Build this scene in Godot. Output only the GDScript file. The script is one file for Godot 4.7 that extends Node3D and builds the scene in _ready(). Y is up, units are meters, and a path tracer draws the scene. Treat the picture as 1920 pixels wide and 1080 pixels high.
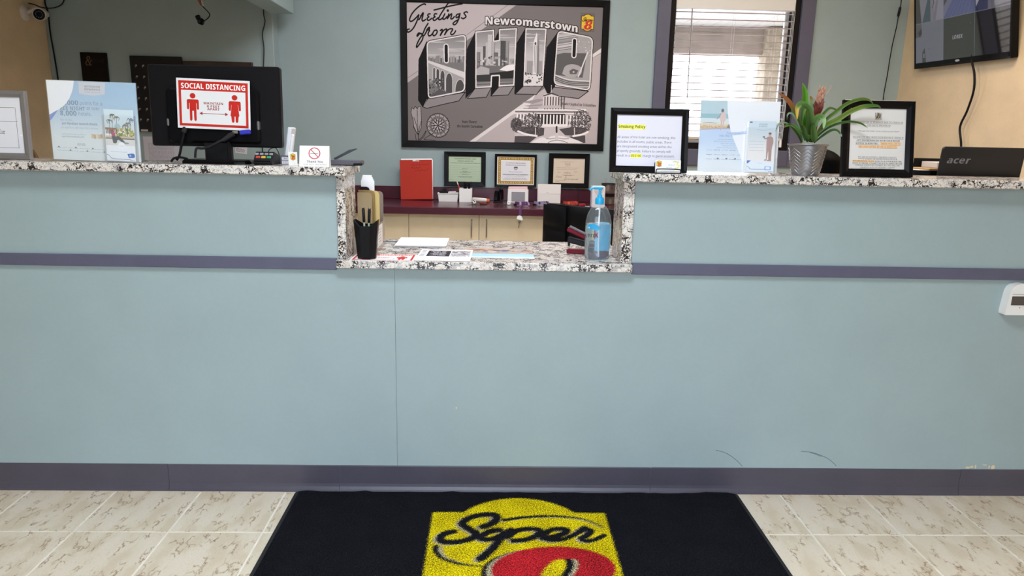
extends Node3D
# A motel front desk: a painted counter wall with granite tops, an office behind it and a logo mat on the tiled lobby floor.
# x to the right, y up, z towards the viewer; the counter's painted front is the plane z = 0. Units are metres.

const BAR := 1.176      # height of the granite bar tops
const LOW := 0.866      # height of the granite service worktop
const DESK := 0.80      # height of the maroon worktop at the back wall
const BACK := -3.0      # the office's back wall
const NTH := ["first", "second", "third", "fourth", "fifth", "sixth", "seventh", "eighth", "ninth", "tenth", "eleventh", "twelfth"]
var taken := {}
var base_line := {}
var fonts := {}
var mats := {}

func _ready():
	# ---- camera
	var cam = Camera3D.new()
	cam.name = "camera"
	cam.fov = 44.584
	cam.near = 0.02
	cam.position = Vector3(0, 1.2918, 2.3838)
	cam.rotation = Vector3(-0.21461, -0.030804, 0.021239)
	add_child(cam)
	cam.current = true
	# ---- sky and exposure
	var we = WorldEnvironment.new()
	we.name = "environment"
	var env = Environment.new()
	var sm = ProceduralSkyMaterial.new()
	sm.sky_top_color = Color(0.80, 0.88, 0.98)
	sm.sky_horizon_color = Color(0.95, 0.96, 1.0)
	sm.ground_bottom_color = Color(0.55, 0.53, 0.5)
	sm.ground_horizon_color = Color(0.9, 0.9, 0.92)
	sm.sky_energy_multiplier = 2.7
	sm.ground_energy_multiplier = 1.4
	var sky = Sky.new()
	sky.sky_material = sm
	env.background_mode = Environment.BG_SKY
	env.sky = sky
	env.tonemap_mode = Environment.TONE_MAPPER_LINEAR
	env.tonemap_exposure = 1.0
	env.sdfgi_enabled = true
	env.ssao_enabled = true
	env.ssil_enabled = true
	we.environment = env
	add_child(we)
	# ---- ceiling lamps: a lit panel in a tray, and an area light of its size just below it
	ceiling_lamp(Vector3(0.0, 2.985, -1.4), Vector2(1.2, 0.6), Color(0.97, 0.97, 1.0), 4.6, "white ceiling light panel over the middle of the office")
	ceiling_lamp(Vector3(2.05, 2.985, -0.9), Vector2(0.6, 1.2), Color(1.0, 0.93, 0.85), 4.0, "white ceiling light panel over the office near its yellow right wall")
	ceiling_lamp(Vector3(-0.1, 2.985, 1.4), Vector2(1.2, 0.6), Color(0.92, 0.97, 1.0), 6.4, "white ceiling light panel over the lobby before the counter")
	make_materials()
	build_shell()
	build_window()
	build_outside()
	build_floor()
	build_counter()
	build_mat()
	build_back_wall()
	build_back_desk()
	build_left_wall()
	build_right_wall()
	build_bar_left()
	build_bar_right()
	build_service_top()
	build_people()

func ceiling_lamp(at: Vector3, size: Vector2, col: Color, energy: float, label: String):
	var t = thing("ceiling_light", label, "ceiling light", at, "ceiling light panels")
	var s = nst()
	for k in [-1, 1]:
		box(s, Vector3(k * (size.x / 2 + 0.015), 0, 0), Vector3(0.03, 0.03, size.y + 0.06), 0.003)
		box(s, Vector3(0, 0, k * (size.y / 2 + 0.015)), Vector3(size.x, 0.03, 0.03), 0.003)
	fin(s, "frame", plain(Color(0.9, 0.9, 0.9), 0.5), t)
	s = nst()
	box(s, Vector3(0, 0.002, 0), Vector3(size.x, 0.008, size.y))
	var m = plain(Color(0.95, 0.95, 0.93), 0.5)
	m.emission_enabled = true
	m.emission = col
	m.emission_energy_multiplier = 1.5
	fin(s, "diffuser", m, t)
	var l = AreaLight3D.new()
	l.name = "panel_light"
	l.area_size = size
	l.light_color = col
	l.light_energy = energy
	l.shadow_enabled = true
	l.area_range = 14.0
	l.area_attenuation = 2.0
	l.rotation.x = -PI / 2
	l.position.y = -0.022
	t.add_child(l)

# ------------------------------------------------------------------ naming
func numbered(called: String) -> String:
	if not taken.has(called):
		taken[called] = 0
		return called
	taken[called] += 1
	return "%s_%03d" % [called, taken[called]]

func thing(called: String, label: String, category: String, at := Vector3.ZERO, group := "") -> Node3D:
	var o = Node3D.new()
	o.name = numbered(called)
	add_child(o, true)
	o.position = at
	return tag(o, label, category, group)

func tag(o, label: String, category := "", group := ""):
	o.set_meta("label", label)
	if category: o.set_meta("category", category)
	if group: o.set_meta("group", group)
	return o

func struct(called: String) -> Node3D:
	var o = Node3D.new()
	o.name = numbered(called)
	o.set_meta("kind", "structure")
	add_child(o, true)
	return o

func own(called: String, mesh: Mesh, parent: Node) -> MeshInstance3D:
	var o = MeshInstance3D.new()
	o.name = numbered(called) if parent == self else called
	o.mesh = mesh
	parent.add_child(o, true)
	return o

func fin(st: SurfaceTool, called: String, m: Material, parent: Node) -> MeshInstance3D:
	st.generate_normals()
	var mesh = st.commit()
	mesh.surface_set_material(0, m)
	return own(called, mesh, parent)

func wall_part(st: SurfaceTool, called: String, m: Material) -> MeshInstance3D:
	var o = fin(st, called, m, self)
	o.set_meta("kind", "structure")
	return o

func copy(o: Node3D, label: String, group := "") -> Node3D:
	var c = o.duplicate()
	c.name = numbered(str(o.name).rstrip("_0123456789"))
	add_child(c, true)
	c.set_meta("label", label)
	if group: c.set_meta("group", group)
	return c

# ------------------------------------------------------------------ materials
func plain(c: Color, rough := 0.6, metal := 0.0) -> StandardMaterial3D:
	var m = StandardMaterial3D.new()
	m.albedo_color = c
	m.roughness = rough
	m.metallic = metal
	if metal == 0.0 and c.get_luminance() < 0.2: m.metallic_specular = 0.26   # dark plastics and paints here are dull
	return m

func hexed(h: String, rough := 0.6, metal := 0.0) -> StandardMaterial3D:
	return plain(Color(h), rough, metal)

func printed(im: Image, rough := 0.55) -> StandardMaterial3D:
	var m = plain(Color.WHITE, rough)
	m.albedo_texture = ImageTexture.create_from_image(im)
	m.texture_repeat = false
	m.metallic_specular = 0.25
	return m

func clear(alpha := 0.05, rough := 0.03) -> StandardMaterial3D:
	var m = plain(Color(0.97, 0.98, 0.99, alpha), rough)
	m.transparency = BaseMaterial3D.TRANSPARENCY_ALPHA
	return m

func noise(seed_: int, freq: float, type := FastNoiseLite.TYPE_SIMPLEX_SMOOTH, oct := 3) -> FastNoiseLite:
	var n = FastNoiseLite.new()
	n.seed = seed_
	n.noise_type = type
	n.frequency = freq
	n.fractal_octaves = oct
	return n

func bytes(n: FastNoiseLite, w: int) -> PackedByteArray:
	return n.get_seamless_image(w, w, false, false, 0.12).get_data()

func tint(rgb: PackedByteArray, i: int, c: Color, t: float):
	rgb[i] = int(lerpf(rgb[i], c.r8, t))
	rgb[i + 1] = int(lerpf(rgb[i + 1], c.g8, t))
	rgb[i + 2] = int(lerpf(rgb[i + 2], c.b8, t))

func world_mapped(m: StandardMaterial3D, metres: float) -> StandardMaterial3D:
	m.uv1_triplanar = true
	m.uv1_world_triplanar = true
	m.uv1_triplanar_sharpness = 8.0
	m.uv1_scale = Vector3.ONE / metres
	return m

func flecked(c: Color, amount: float, seed_: int, rough: float, metres: float, bump := 0.0) -> StandardMaterial3D:
	# a painted or plastic surface: faint blotches of its own tone and an orange-peel relief
	var a = bytes(noise(seed_, 0.012), 256)
	var b = bytes(noise(seed_ + 1, 0.12), 256)
	var px = PackedByteArray()
	px.resize(256 * 256 * 3)
	for i in 256 * 256:
		var v = 1.0 + amount * (a[i] / 127.5 - 1.0) + amount * 0.4 * (b[i] / 127.5 - 1.0)
		px[i * 3] = clampi(int(c.r8 * v), 0, 255)
		px[i * 3 + 1] = clampi(int(c.g8 * v), 0, 255)
		px[i * 3 + 2] = clampi(int(c.b8 * v), 0, 255)
	var m = plain(Color.WHITE, rough)
	m.albedo_texture = ImageTexture.create_from_image(Image.create_from_data(256, 256, false, Image.FORMAT_RGB8, px))
	if bump > 0.0:
		m.heightmap_enabled = true
		m.heightmap_scale = bump
		m.heightmap_texture = ImageTexture.create_from_image(Image.create_from_data(256, 256, false, Image.FORMAT_L8, b))
	return world_mapped(m, metres)

func granite() -> StandardMaterial3D:
	# white feldspar patches, grey quartz, clusters of black mica with a brown rim
	var n = 1024
	var vein = bytes(noise(11, 0.021, FastNoiseLite.TYPE_SIMPLEX_SMOOTH, 4), n)
	var vein2 = bytes(noise(12, 0.034, FastNoiseLite.TYPE_SIMPLEX_SMOOTH, 3), n)
	var cluster = bytes(noise(13, 0.0085, FastNoiseLite.TYPE_SIMPLEX_SMOOTH, 2), n)
	var speck = bytes(noise(14, 0.06, FastNoiseLite.TYPE_SIMPLEX_SMOOTH, 2), n)
	var grey = bytes(noise(15, 0.013, FastNoiseLite.TYPE_SIMPLEX_SMOOTH, 3), n)
	var px = PackedByteArray()
	px.resize(n * n * 3)
	for i in n * n:
		var j = i * 3
		px[j] = 222
		px[j + 1] = 214
		px[j + 2] = 206
		tint(px, j, Color8(172, 166, 164), smoothstep(120.0, 215.0, grey[i]) * 0.9)
		tint(px, j, Color8(205, 186, 172), smoothstep(150.0, 230.0, 255 - grey[i]) * 0.6)
		var c = cluster[i] / 255.0
		var d = absf(vein[i] - 127.5) / 127.5
		var e = absf(vein2[i] - 127.5) / 127.5
		var s = speck[i] / 255.0
		var dark = maxf(1.0 - d / (0.03 + 0.20 * smoothstep(0.30, 0.75, c)), 1.0 - e / (0.015 + 0.16 * smoothstep(0.38, 0.8, c)))
		dark += (s - 0.5) * 1.1
		tint(px, j, Color8(128, 100, 88), smoothstep(0.1, 0.34, dark) * 0.75)
		tint(px, j, Color8(38, 33, 34), smoothstep(0.26, 0.46, dark))
	var m = plain(Color.WHITE, 0.16)
	m.albedo_texture = ImageTexture.create_from_image(Image.create_from_data(n, n, false, Image.FORMAT_RGB8, px))
	return world_mapped(m, 0.55)

func marble_tile() -> StandardMaterial3D:
	var n = 1024
	var cloud = bytes(noise(31, 0.006, FastNoiseLite.TYPE_SIMPLEX_SMOOTH, 5), n)
	var vn = noise(32, 0.014, FastNoiseLite.TYPE_SIMPLEX_SMOOTH, 4)
	vn.domain_warp_enabled = true
	vn.domain_warp_amplitude = 26.0
	vn.domain_warp_frequency = 0.02
	var vein = bytes(vn, n)
	var mask = bytes(noise(33, 0.009, FastNoiseLite.TYPE_SIMPLEX_SMOOTH, 3), n)
	var fine = bytes(noise(34, 0.11, FastNoiseLite.TYPE_SIMPLEX_SMOOTH, 2), n)
	var px = PackedByteArray()
	px.resize(n * n * 3)
	for i in n * n:
		var j = i * 3
		px[j] = 222
		px[j + 1] = 208
		px[j + 2] = 188
		tint(px, j, Color8(205, 184, 158), smoothstep(95.0, 200.0, cloud[i]) * 0.5)
		tint(px, j, Color8(228, 214, 200), smoothstep(130.0, 220.0, 255 - cloud[i]) * 0.45)
		var d = absf(vein[i] - 127.5) / 127.5
		var k = smoothstep(118.0, 190.0, mask[i])
		tint(px, j, Color8(150, 116, 84), (1.0 - smoothstep(0.0, 0.2, d)) * k * 0.5)
		tint(px, j, Color8(92, 66, 46), (1.0 - smoothstep(0.0, 0.045, d)) * smoothstep(115.0, 165.0, mask[i]) * (0.45 + 0.4 * fine[i] / 255.0))
		tint(px, j, Color8(185, 160, 132), smoothstep(165.0, 230.0, fine[i]) * 0.35)
	var m = plain(Color.WHITE, 0.32)
	m.albedo_texture = ImageTexture.create_from_image(Image.create_from_data(n, n, false, Image.FORMAT_RGB8, px))
	return m

func make_materials():
	mats.teal = flecked(Color("98a8a9"), 0.014, 51, 0.62, 0.8, 0.02)
	mats.yellow = flecked(Color("d8bf9b"), 0.03, 53, 0.65, 0.8, 0.03)
	mats.ceiling = flecked(Color("dedcd6"), 0.02, 55, 0.8, 0.8)
	mats.trim = flecked(Color("57566a"), 0.03, 57, 0.45, 0.5)
	mats.vinyl = flecked(Color("4b4752"), 0.04, 59, 0.34, 0.7)
	mats.granite = granite()
	mats.tile = marble_tile()
	mats.grout = flecked(Color("ece4d8"), 0.05, 61, 0.85, 0.3)
	mats.maroon = flecked(Color("4a1d2a"), 0.05, 63, 0.24, 0.4)
	mats.almond = flecked(Color("d6c4a4"), 0.02, 65, 0.45, 0.6)
	mats.black = hexed("131214", 0.38)
	mats.frame = hexed("15130f", 0.3)
	mats.gloss = hexed("0c0b0d", 0.14)
	mats.steel = hexed("9a9896", 0.28, 0.9)
	mats.white = hexed("e8e6e3", 0.4)
	mats.paper = hexed("eeecec", 0.7)
	mats.cord = hexed("151316", 0.5)
	mats.acrylic = clear(0.05, 0.04)
	mats.leaf = plain(Color.WHITE, 0.5)
	mats.leaf.metallic_specular = 0.3
	mats.leaf.vertex_color_use_as_albedo = true

# ------------------------------------------------------------------ shapes
func nst() -> SurfaceTool:
	var s = SurfaceTool.new()
	s.begin(Mesh.PRIMITIVE_TRIANGLES)
	s.set_smooth_group(-1)
	return s

func face(st: SurfaceTool, pts: Array, c: Vector3):
	# a convex polygon whose front looks away from c
	var mid = Vector3.ZERO
	for q in pts: mid += q
	mid /= pts.size()
	var n = (pts[2] - pts[0]).cross(pts[1] - pts[0])
	var p = pts
	if n.dot(mid - c) < 0:
		p = pts.duplicate()
		p.reverse()
	for i in range(1, p.size() - 1):
		st.add_vertex(p[0])
		st.add_vertex(p[i])
		st.add_vertex(p[i + 1])

func quad_uv(st: SurfaceTool, tl: Vector3, tr: Vector3, br: Vector3, bl: Vector3, a := Vector2.ZERO, b := Vector2.ONE):
	var p = [tl, tr, br, bl]
	var t = [a, Vector2(b.x, a.y), b, Vector2(a.x, b.y)]
	for i in [0, 1, 2, 0, 2, 3]:
		st.set_uv(t[i])
		st.add_vertex(p[i])

func box(st: SurfaceTool, c: Vector3, size: Vector3, bev := 0.0, b := Basis.IDENTITY):
	var h = size / 2
	bev = minf(bev, minf(h.x, minf(h.y, h.z)) * 0.9)
	var v = {}
	for sx in [-1, 1]:
		for sy in [-1, 1]:
			for sz in [-1, 1]:
				var k = Vector3(sx, sy, sz)
				for ax in 3:
					var q = Vector3(sx * (h.x - bev), sy * (h.y - bev), sz * (h.z - bev))
					q[ax] = k[ax] * h[ax]
					v[[sx, sy, sz, ax]] = c + b * q
	for ax in 3:
		var u = (ax + 1) % 3
		var w = (ax + 2) % 3
		for s in [-1, 1]:
			var ring = []
			for q in [[-1, -1], [1, -1], [1, 1], [-1, 1]]:
				var k = [0, 0, 0]
				k[ax] = s
				k[u] = q[0]
				k[w] = q[1]
				ring.append(v[[k[0], k[1], k[2], ax]])
			face(st, ring, c)
		if bev > 0:
			for s in [-1, 1]:
				for t in [-1, 1]:
					var e = []
					for q in [[-1, u], [1, u], [1, w], [-1, w]]:
						var k = [0, 0, 0]
						k[ax] = q[0]
						k[u] = s
						k[w] = t
						e.append(v[[k[0], k[1], k[2], q[1]]])
					face(st, e, c)
	if bev > 0:
		for sx in [-1, 1]:
			for sy in [-1, 1]:
				for sz in [-1, 1]:
					face(st, [v[[sx, sy, sz, 0]], v[[sx, sy, sz, 1]], v[[sx, sy, sz, 2]]], c)

func spline(pts: Array, per := 6) -> Array:
	if pts.size() < 3: return pts
	var out = []
	for i in pts.size() - 1:
		var a = pts[maxi(i - 1, 0)]
		var b = pts[i]
		var c = pts[i + 1]
		var d = pts[mini(i + 2, pts.size() - 1)]
		for k in per:
			var t = float(k) / per
			out.append(0.5 * (2.0 * b + (c - a) * t + (2.0 * a - 5.0 * b + 4.0 * c - d) * t * t + (3.0 * b - a - 3.0 * c + d) * t * t * t))
	out.append(pts[-1])
	return out

func tube(st: SurfaceTool, pts: Array, r, sides := 8):
	# r: one radius, or one for each point
	st.set_smooth_group(1)
	var rings = []
	var up = Vector3.UP
	for i in pts.size():
		var dir = (pts[mini(i + 1, pts.size() - 1)] - pts[maxi(i - 1, 0)]).normalized()
		if absf(dir.dot(up)) > 0.95: up = Vector3.FORWARD if absf(dir.z) < 0.9 else Vector3.RIGHT
		var a = dir.cross(up).normalized()
		up = a.cross(dir).normalized()
		var rr = r[i] if r is Array else r
		var ring = []
		for k in sides:
			var t = TAU * k / sides
			ring.append(pts[i] + (a * cos(t) + up * sin(t)) * rr)
		rings.append(ring)
	for i in pts.size() - 1:
		var c = (pts[i] + pts[i + 1]) / 2
		for k in sides:
			var n = (k + 1) % sides
			face(st, [rings[i][k], rings[i][n], rings[i + 1][n], rings[i + 1][k]], c)
	st.set_smooth_group(-1)
	if pts.size() > 1:
		face(st, rings[0], pts[1])
		face(st, rings[-1], pts[-2])

func lathe(st: SurfaceTool, prof: Array, sides := 28, x := Transform3D.IDENTITY):
	# prof: Vector2(radius, height) going up the outside
	var group = 1
	for i in prof.size() - 1:
		if i > 0:
			var a = (prof[i] - prof[i - 1]).normalized()
			var b = (prof[i + 1] - prof[i]).normalized()
			if a.dot(b) < 0.8: group += 1
		st.set_smooth_group(group)
		var d = prof[i + 1] - prof[i]
		var out = Vector2(d.y, -d.x)
		for k in sides:
			var t0 = TAU * k / sides
			var t1 = TAU * (k + 1) / sides
			var q = []
			for e in [[prof[i], t0], [prof[i], t1], [prof[i + 1], t1], [prof[i + 1], t0]]:
				q.append(x * Vector3(e[0].x * cos(e[1]), e[0].y, e[0].x * sin(e[1])))
			var tm = (t0 + t1) / 2
			var n = x.basis * Vector3(out.x * cos(tm), out.y, out.x * sin(tm))
			if prof[i].x < 1e-5: q = [q[0], q[2], q[3]]
			elif prof[i + 1].x < 1e-5: q = [q[0], q[1], q[2]]
			var mid = Vector3.ZERO
			for w in q: mid += w
			face(st, q, mid / q.size() - n)
	st.set_smooth_group(-1)

func prism(st: SurfaceTool, poly: PackedVector2Array, z0: float, z1: float, x := Transform3D.IDENTITY, bev := 0.0):
	# an outline in the xy plane drawn out from z0 to z1 (its face), with a chamfer round the face
	if Geometry2D.is_polygon_clockwise(poly): poly.reverse()
	var top = poly
	if bev > 0:
		var inner = Geometry2D.offset_polygon(poly, -bev, Geometry2D.JOIN_MITER)
		if inner.size() == 1 and inner[0].size() == poly.size():
			top = inner[0]
			if Geometry2D.is_polygon_clockwise(top): top.reverse()
			var best = 0
			for i in top.size():
				if top[i].distance_to(poly[0]) < top[best].distance_to(poly[0]): best = i
			top = top.slice(best) + top.slice(0, best)
		else: bev = 0.0
	for e in [[top, z1, 1.0], [poly, z0, -1.0]]:
		var t = Geometry2D.triangulate_polygon(e[0])
		for i in range(0, t.size(), 3):
			var q = []
			for k in 3:
				var w = e[0][t[i + k]]
				q.append(x * Vector3(w.x, w.y, e[1]))
			face(st, q, (q[0] + q[1] + q[2]) / 3 - x.basis.z * e[2])
	for i in poly.size():
		var j = (i + 1) % poly.size()
		var a = poly[i]
		var b = poly[j]
		var n2 = Vector2(b.y - a.y, a.x - b.x)
		var away = x.basis * Vector3(n2.x, n2.y, 0).normalized()
		var q = [x * Vector3(a.x, a.y, z0), x * Vector3(b.x, b.y, z0), x * Vector3(b.x, b.y, z1 - bev), x * Vector3(a.x, a.y, z1 - bev)]
		face(st, q, (q[0] + q[2]) / 2 - away)
		if bev > 0:
			q = [q[3], q[2], x * Vector3(top[j].x, top[j].y, z1), x * Vector3(top[i].x, top[i].y, z1)]
			face(st, q, (q[0] + q[2]) / 2 - away - x.basis.z)

func round_rect(w: float, h: float, r: float, c := Vector2.ZERO, per := 4) -> PackedVector2Array:
	var out = PackedVector2Array()
	for k in 4:
		var o = Vector2([1, -1, -1, 1][k] * (w / 2 - r), [1, 1, -1, -1][k] * (h / 2 - r))
		for i in per + 1:
			var t = PI / 2 * (k + float(i) / per)
			out.append(c + o + Vector2(cos(t), sin(t)) * r)
	return out

func moulding(st: SurfaceTool, w: float, h: float, prof: Array):
	# a mitred picture frame round the middle; prof: Vector2(distance in from the outer edge, height of the face)
	for i in prof.size() - 1:
		var a = prof[i]
		var b = prof[i + 1]
		for k in 4:
			var q = []
			for e in [[a, 0], [a, 1], [b, 1], [b, 0]]:
				var s = (k + e[1]) % 4
				q.append(Vector3([-1, 1, 1, -1][s] * (w / 2 - e[0].x), [1, 1, -1, -1][s] * (h / 2 - e[0].x), e[0].y))
			var side = [Vector3(0, 1, 0), Vector3(1, 0, 0), Vector3(0, -1, 0), Vector3(-1, 0, 0)][k]
			var n = side * (b.y - a.y) + Vector3(0, 0, b.x - a.x)
			face(st, q, (q[0] + q[2]) / 2 - n)

func sheet(called: String, w: float, h: float, thick: float, m: Material, edge: Material, parent: Node) -> MeshInstance3D:
	# a printed card standing in the xy plane, its foot at y = 0, its print on the +z side
	var s = nst()
	quad_uv(s, Vector3(-w / 2, h, thick / 2), Vector3(w / 2, h, thick / 2), Vector3(w / 2, 0, thick / 2), Vector3(-w / 2, 0, thick / 2))
	s.generate_normals()
	var mesh = s.commit()
	s = nst()
	for q in [[Vector3(-w / 2, 0, -thick / 2), Vector3(w / 2, 0, -thick / 2), Vector3(w / 2, h, -thick / 2), Vector3(-w / 2, h, -thick / 2)],
			[Vector3(-w / 2, 0, -thick / 2), Vector3(-w / 2, 0, thick / 2), Vector3(-w / 2, h, thick / 2), Vector3(-w / 2, h, -thick / 2)],
			[Vector3(w / 2, 0, -thick / 2), Vector3(w / 2, 0, thick / 2), Vector3(w / 2, h, thick / 2), Vector3(w / 2, h, -thick / 2)],
			[Vector3(-w / 2, h, -thick / 2), Vector3(-w / 2, h, thick / 2), Vector3(w / 2, h, thick / 2), Vector3(w / 2, h, -thick / 2)],
			[Vector3(-w / 2, 0, -thick / 2), Vector3(-w / 2, 0, thick / 2), Vector3(w / 2, 0, thick / 2), Vector3(w / 2, 0, -thick / 2)]]:
		face(s, q, Vector3(0, h / 2, 0))
	s.generate_normals()
	s.commit(mesh)
	mesh.surface_set_material(0, m)
	mesh.surface_set_material(1, edge)
	return own(called, mesh, parent)

func laid(o: Node3D, x: float, y: float, z: float, turn := 0.0):
	# lays a standing card flat on its back, its foot towards the viewer
	o.transform = Transform3D(Basis(Vector3.UP, turn) * Basis(Vector3.RIGHT, -PI / 2), Vector3(x, y, z))

func leaned(o: Node3D, yaw: float, lean: float, roll := 0.0):
	o.rotation_degrees = Vector3(-lean, yaw, roll)

func V(text: String) -> Array:
	# "x y z x y z" to points
	var out = []
	var n = text.split_floats(" ", false)
	for i in range(0, n.size(), 3): out.append(Vector3(n[i], n[i + 1], n[i + 2]))
	return out

func P(text: String) -> PackedVector2Array:
	var out = PackedVector2Array()
	var n = text.split_floats(" ", false)
	for i in range(0, n.size(), 2): out.append(Vector2(n[i], n[i + 1]))
	return out

func smooth2(p: PackedVector2Array, per := 6) -> PackedVector2Array:
	return PackedVector2Array(spline(Array(p), per))

# ------------------------------------------------------------------ flat print: what is drawn on papers, screens and the mat
func canvas(w: int, h: int, c: Color) -> Image:
	var im = Image.create_empty(w, h, false, Image.FORMAT_RGB8)
	im.fill(c)
	return im

func fill(im: Image, p: PackedVector2Array, c: Color):
	var lo = 1e9
	var hi = -1e9
	for q in p:
		lo = minf(lo, q.y)
		hi = maxf(hi, q.y)
	var n = p.size()
	for y in range(maxi(0, int(floor(lo))), mini(im.get_height() - 1, int(ceil(hi))) + 1):
		var yy = y + 0.5
		var xs = PackedFloat32Array()
		for i in n:
			var a = p[i]
			var b = p[(i + 1) % n]
			if (a.y <= yy) != (b.y <= yy): xs.append(a.x + (yy - a.y) / (b.y - a.y) * (b.x - a.x))
		xs.sort()
		for i in range(0, xs.size() - 1, 2):
			var x0 = int(round(xs[i]))
			var x1 = int(round(xs[i + 1]))
			if x1 > x0: im.fill_rect(Rect2i(x0, y, x1 - x0, 1), c)

func disc(im: Image, at: Vector2, r: float, c: Color, sy := 1.0):
	for y in range(int(floor(at.y - r * sy)), int(ceil(at.y + r * sy)) + 1):
		var d = (y + 0.5 - at.y) / sy
		if absf(d) < r:
			var w = sqrt(r * r - d * d)
			im.fill_rect(Rect2i(int(round(at.x - w)), y, maxi(1, int(round(2 * w))), 1), c)

func line(im: Image, p: PackedVector2Array, w0: float, c: Color, w1 := -1.0):
	if w1 < 0: w1 = w0
	for i in p.size() - 1:
		var a = p[i]
		var b = p[i + 1]
		var wa = lerpf(w0, w1, float(i) / (p.size() - 1)) / 2
		var wb = lerpf(w0, w1, float(i + 1) / (p.size() - 1)) / 2
		var n = (b - a).orthogonal().normalized()
		fill(im, PackedVector2Array([a + n * wa, b + n * wb, b - n * wb, a - n * wa]), c)
		disc(im, a, wa, c)
		disc(im, b, wb, c)

func rect(im: Image, x: float, y: float, w: float, h: float, c: Color):
	im.fill_rect(Rect2i(int(x), int(y), int(w), int(h)), c)

func font(serif: bool, bold: bool) -> SystemFont:
	var k = [serif, bold]
	if not fonts.has(k):
		var f = SystemFont.new()
		f.font_names = PackedStringArray(["Droid Serif" if serif else "Droid Sans"])
		f.font_weight = 700 if bold else 400
		fonts[k] = f
	return fonts[k]

func glyphs(s: String, serif: bool, bold: bool) -> PackedVector2Array:
	var t = TextMesh.new()
	t.font = font(serif, bold)
	t.font_size = 64
	t.pixel_size = 1.0 / 64.0
	t.depth = 0.2
	t.curve_step = 3.0
	t.text = s
	var a = t.get_mesh_arrays()
	var v = a[Mesh.ARRAY_VERTEX]
	var ix = a[Mesh.ARRAY_INDEX]
	var out = PackedVector2Array()
	for i in range(0, ix.size(), 3):
		if v[ix[i]].z > 0.05 and v[ix[i + 1]].z > 0.05 and v[ix[i + 2]].z > 0.05:
			for k in 3: out.append(Vector2(v[ix[i + k]].x, v[ix[i + k]].y))
	return out

func write(im: Image, s: String, x: float, y: float, size: float, c: Color, o := {}):
	# baseline at y; o: a (0 left, 0.5 middle, 1 right), w (stretch to this width), serif, bold, skew, slope, bend
	var serif = o.get("serif", false)
	var bold = o.get("bold", false)
	var k = [serif, bold]
	if not base_line.has(k):
		var low = 1e9
		for q in glyphs("H", serif, bold): low = minf(low, q.y)
		base_line[k] = low
	var g = glyphs(s, serif, bold)
	if g.is_empty(): return
	var lo = 1e9
	var hi = -1e9
	for q in g:
		lo = minf(lo, q.x)
		hi = maxf(hi, q.x)
	var sx = size
	if o.has("w"): sx = o.w / (hi - lo)
	var left = x - o.get("a", 0.0) * (hi - lo) * sx
	var out = PackedVector2Array()
	for q in g:
		var up = (q.y - base_line[k]) * size
		var xx = left + (q.x - lo) * sx + up * o.get("skew", 0.0)
		var dx = xx - x
		out.append(Vector2(xx, y - up + dx * o.get("slope", 0.0) + dx * dx * o.get("bend", 0.0)))
	for i in range(0, out.size(), 3): fill(im, out.slice(i, i + 3), c)

func small_print(im: Image, x: float, y: float, w: float, h: float, c: Color, seed_: int):
	# a line of print too small to read
	var r = RandomNumberGenerator.new()
	r.seed = seed_
	var at = x
	while at < x + w:
		var n = minf(r.randf_range(h * 0.8, h * 4.0), x + w - at)
		for k in int(n / (h * 0.55)) + 1:
			rect(im, at + k * h * 0.55, y - h * r.randf_range(0.6, 1.0), maxf(1.0, h * 0.34), h * r.randf_range(0.7, 1.0), c)
		at += n + h * 0.7

# ------------------------------------------------------------------ the room
func slab(called: String, lo: Vector3, hi: Vector3, m: Material):
	var s = nst()
	box(s, (lo + hi) / 2, hi - lo)
	return wall_part(s, called, m)

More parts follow.
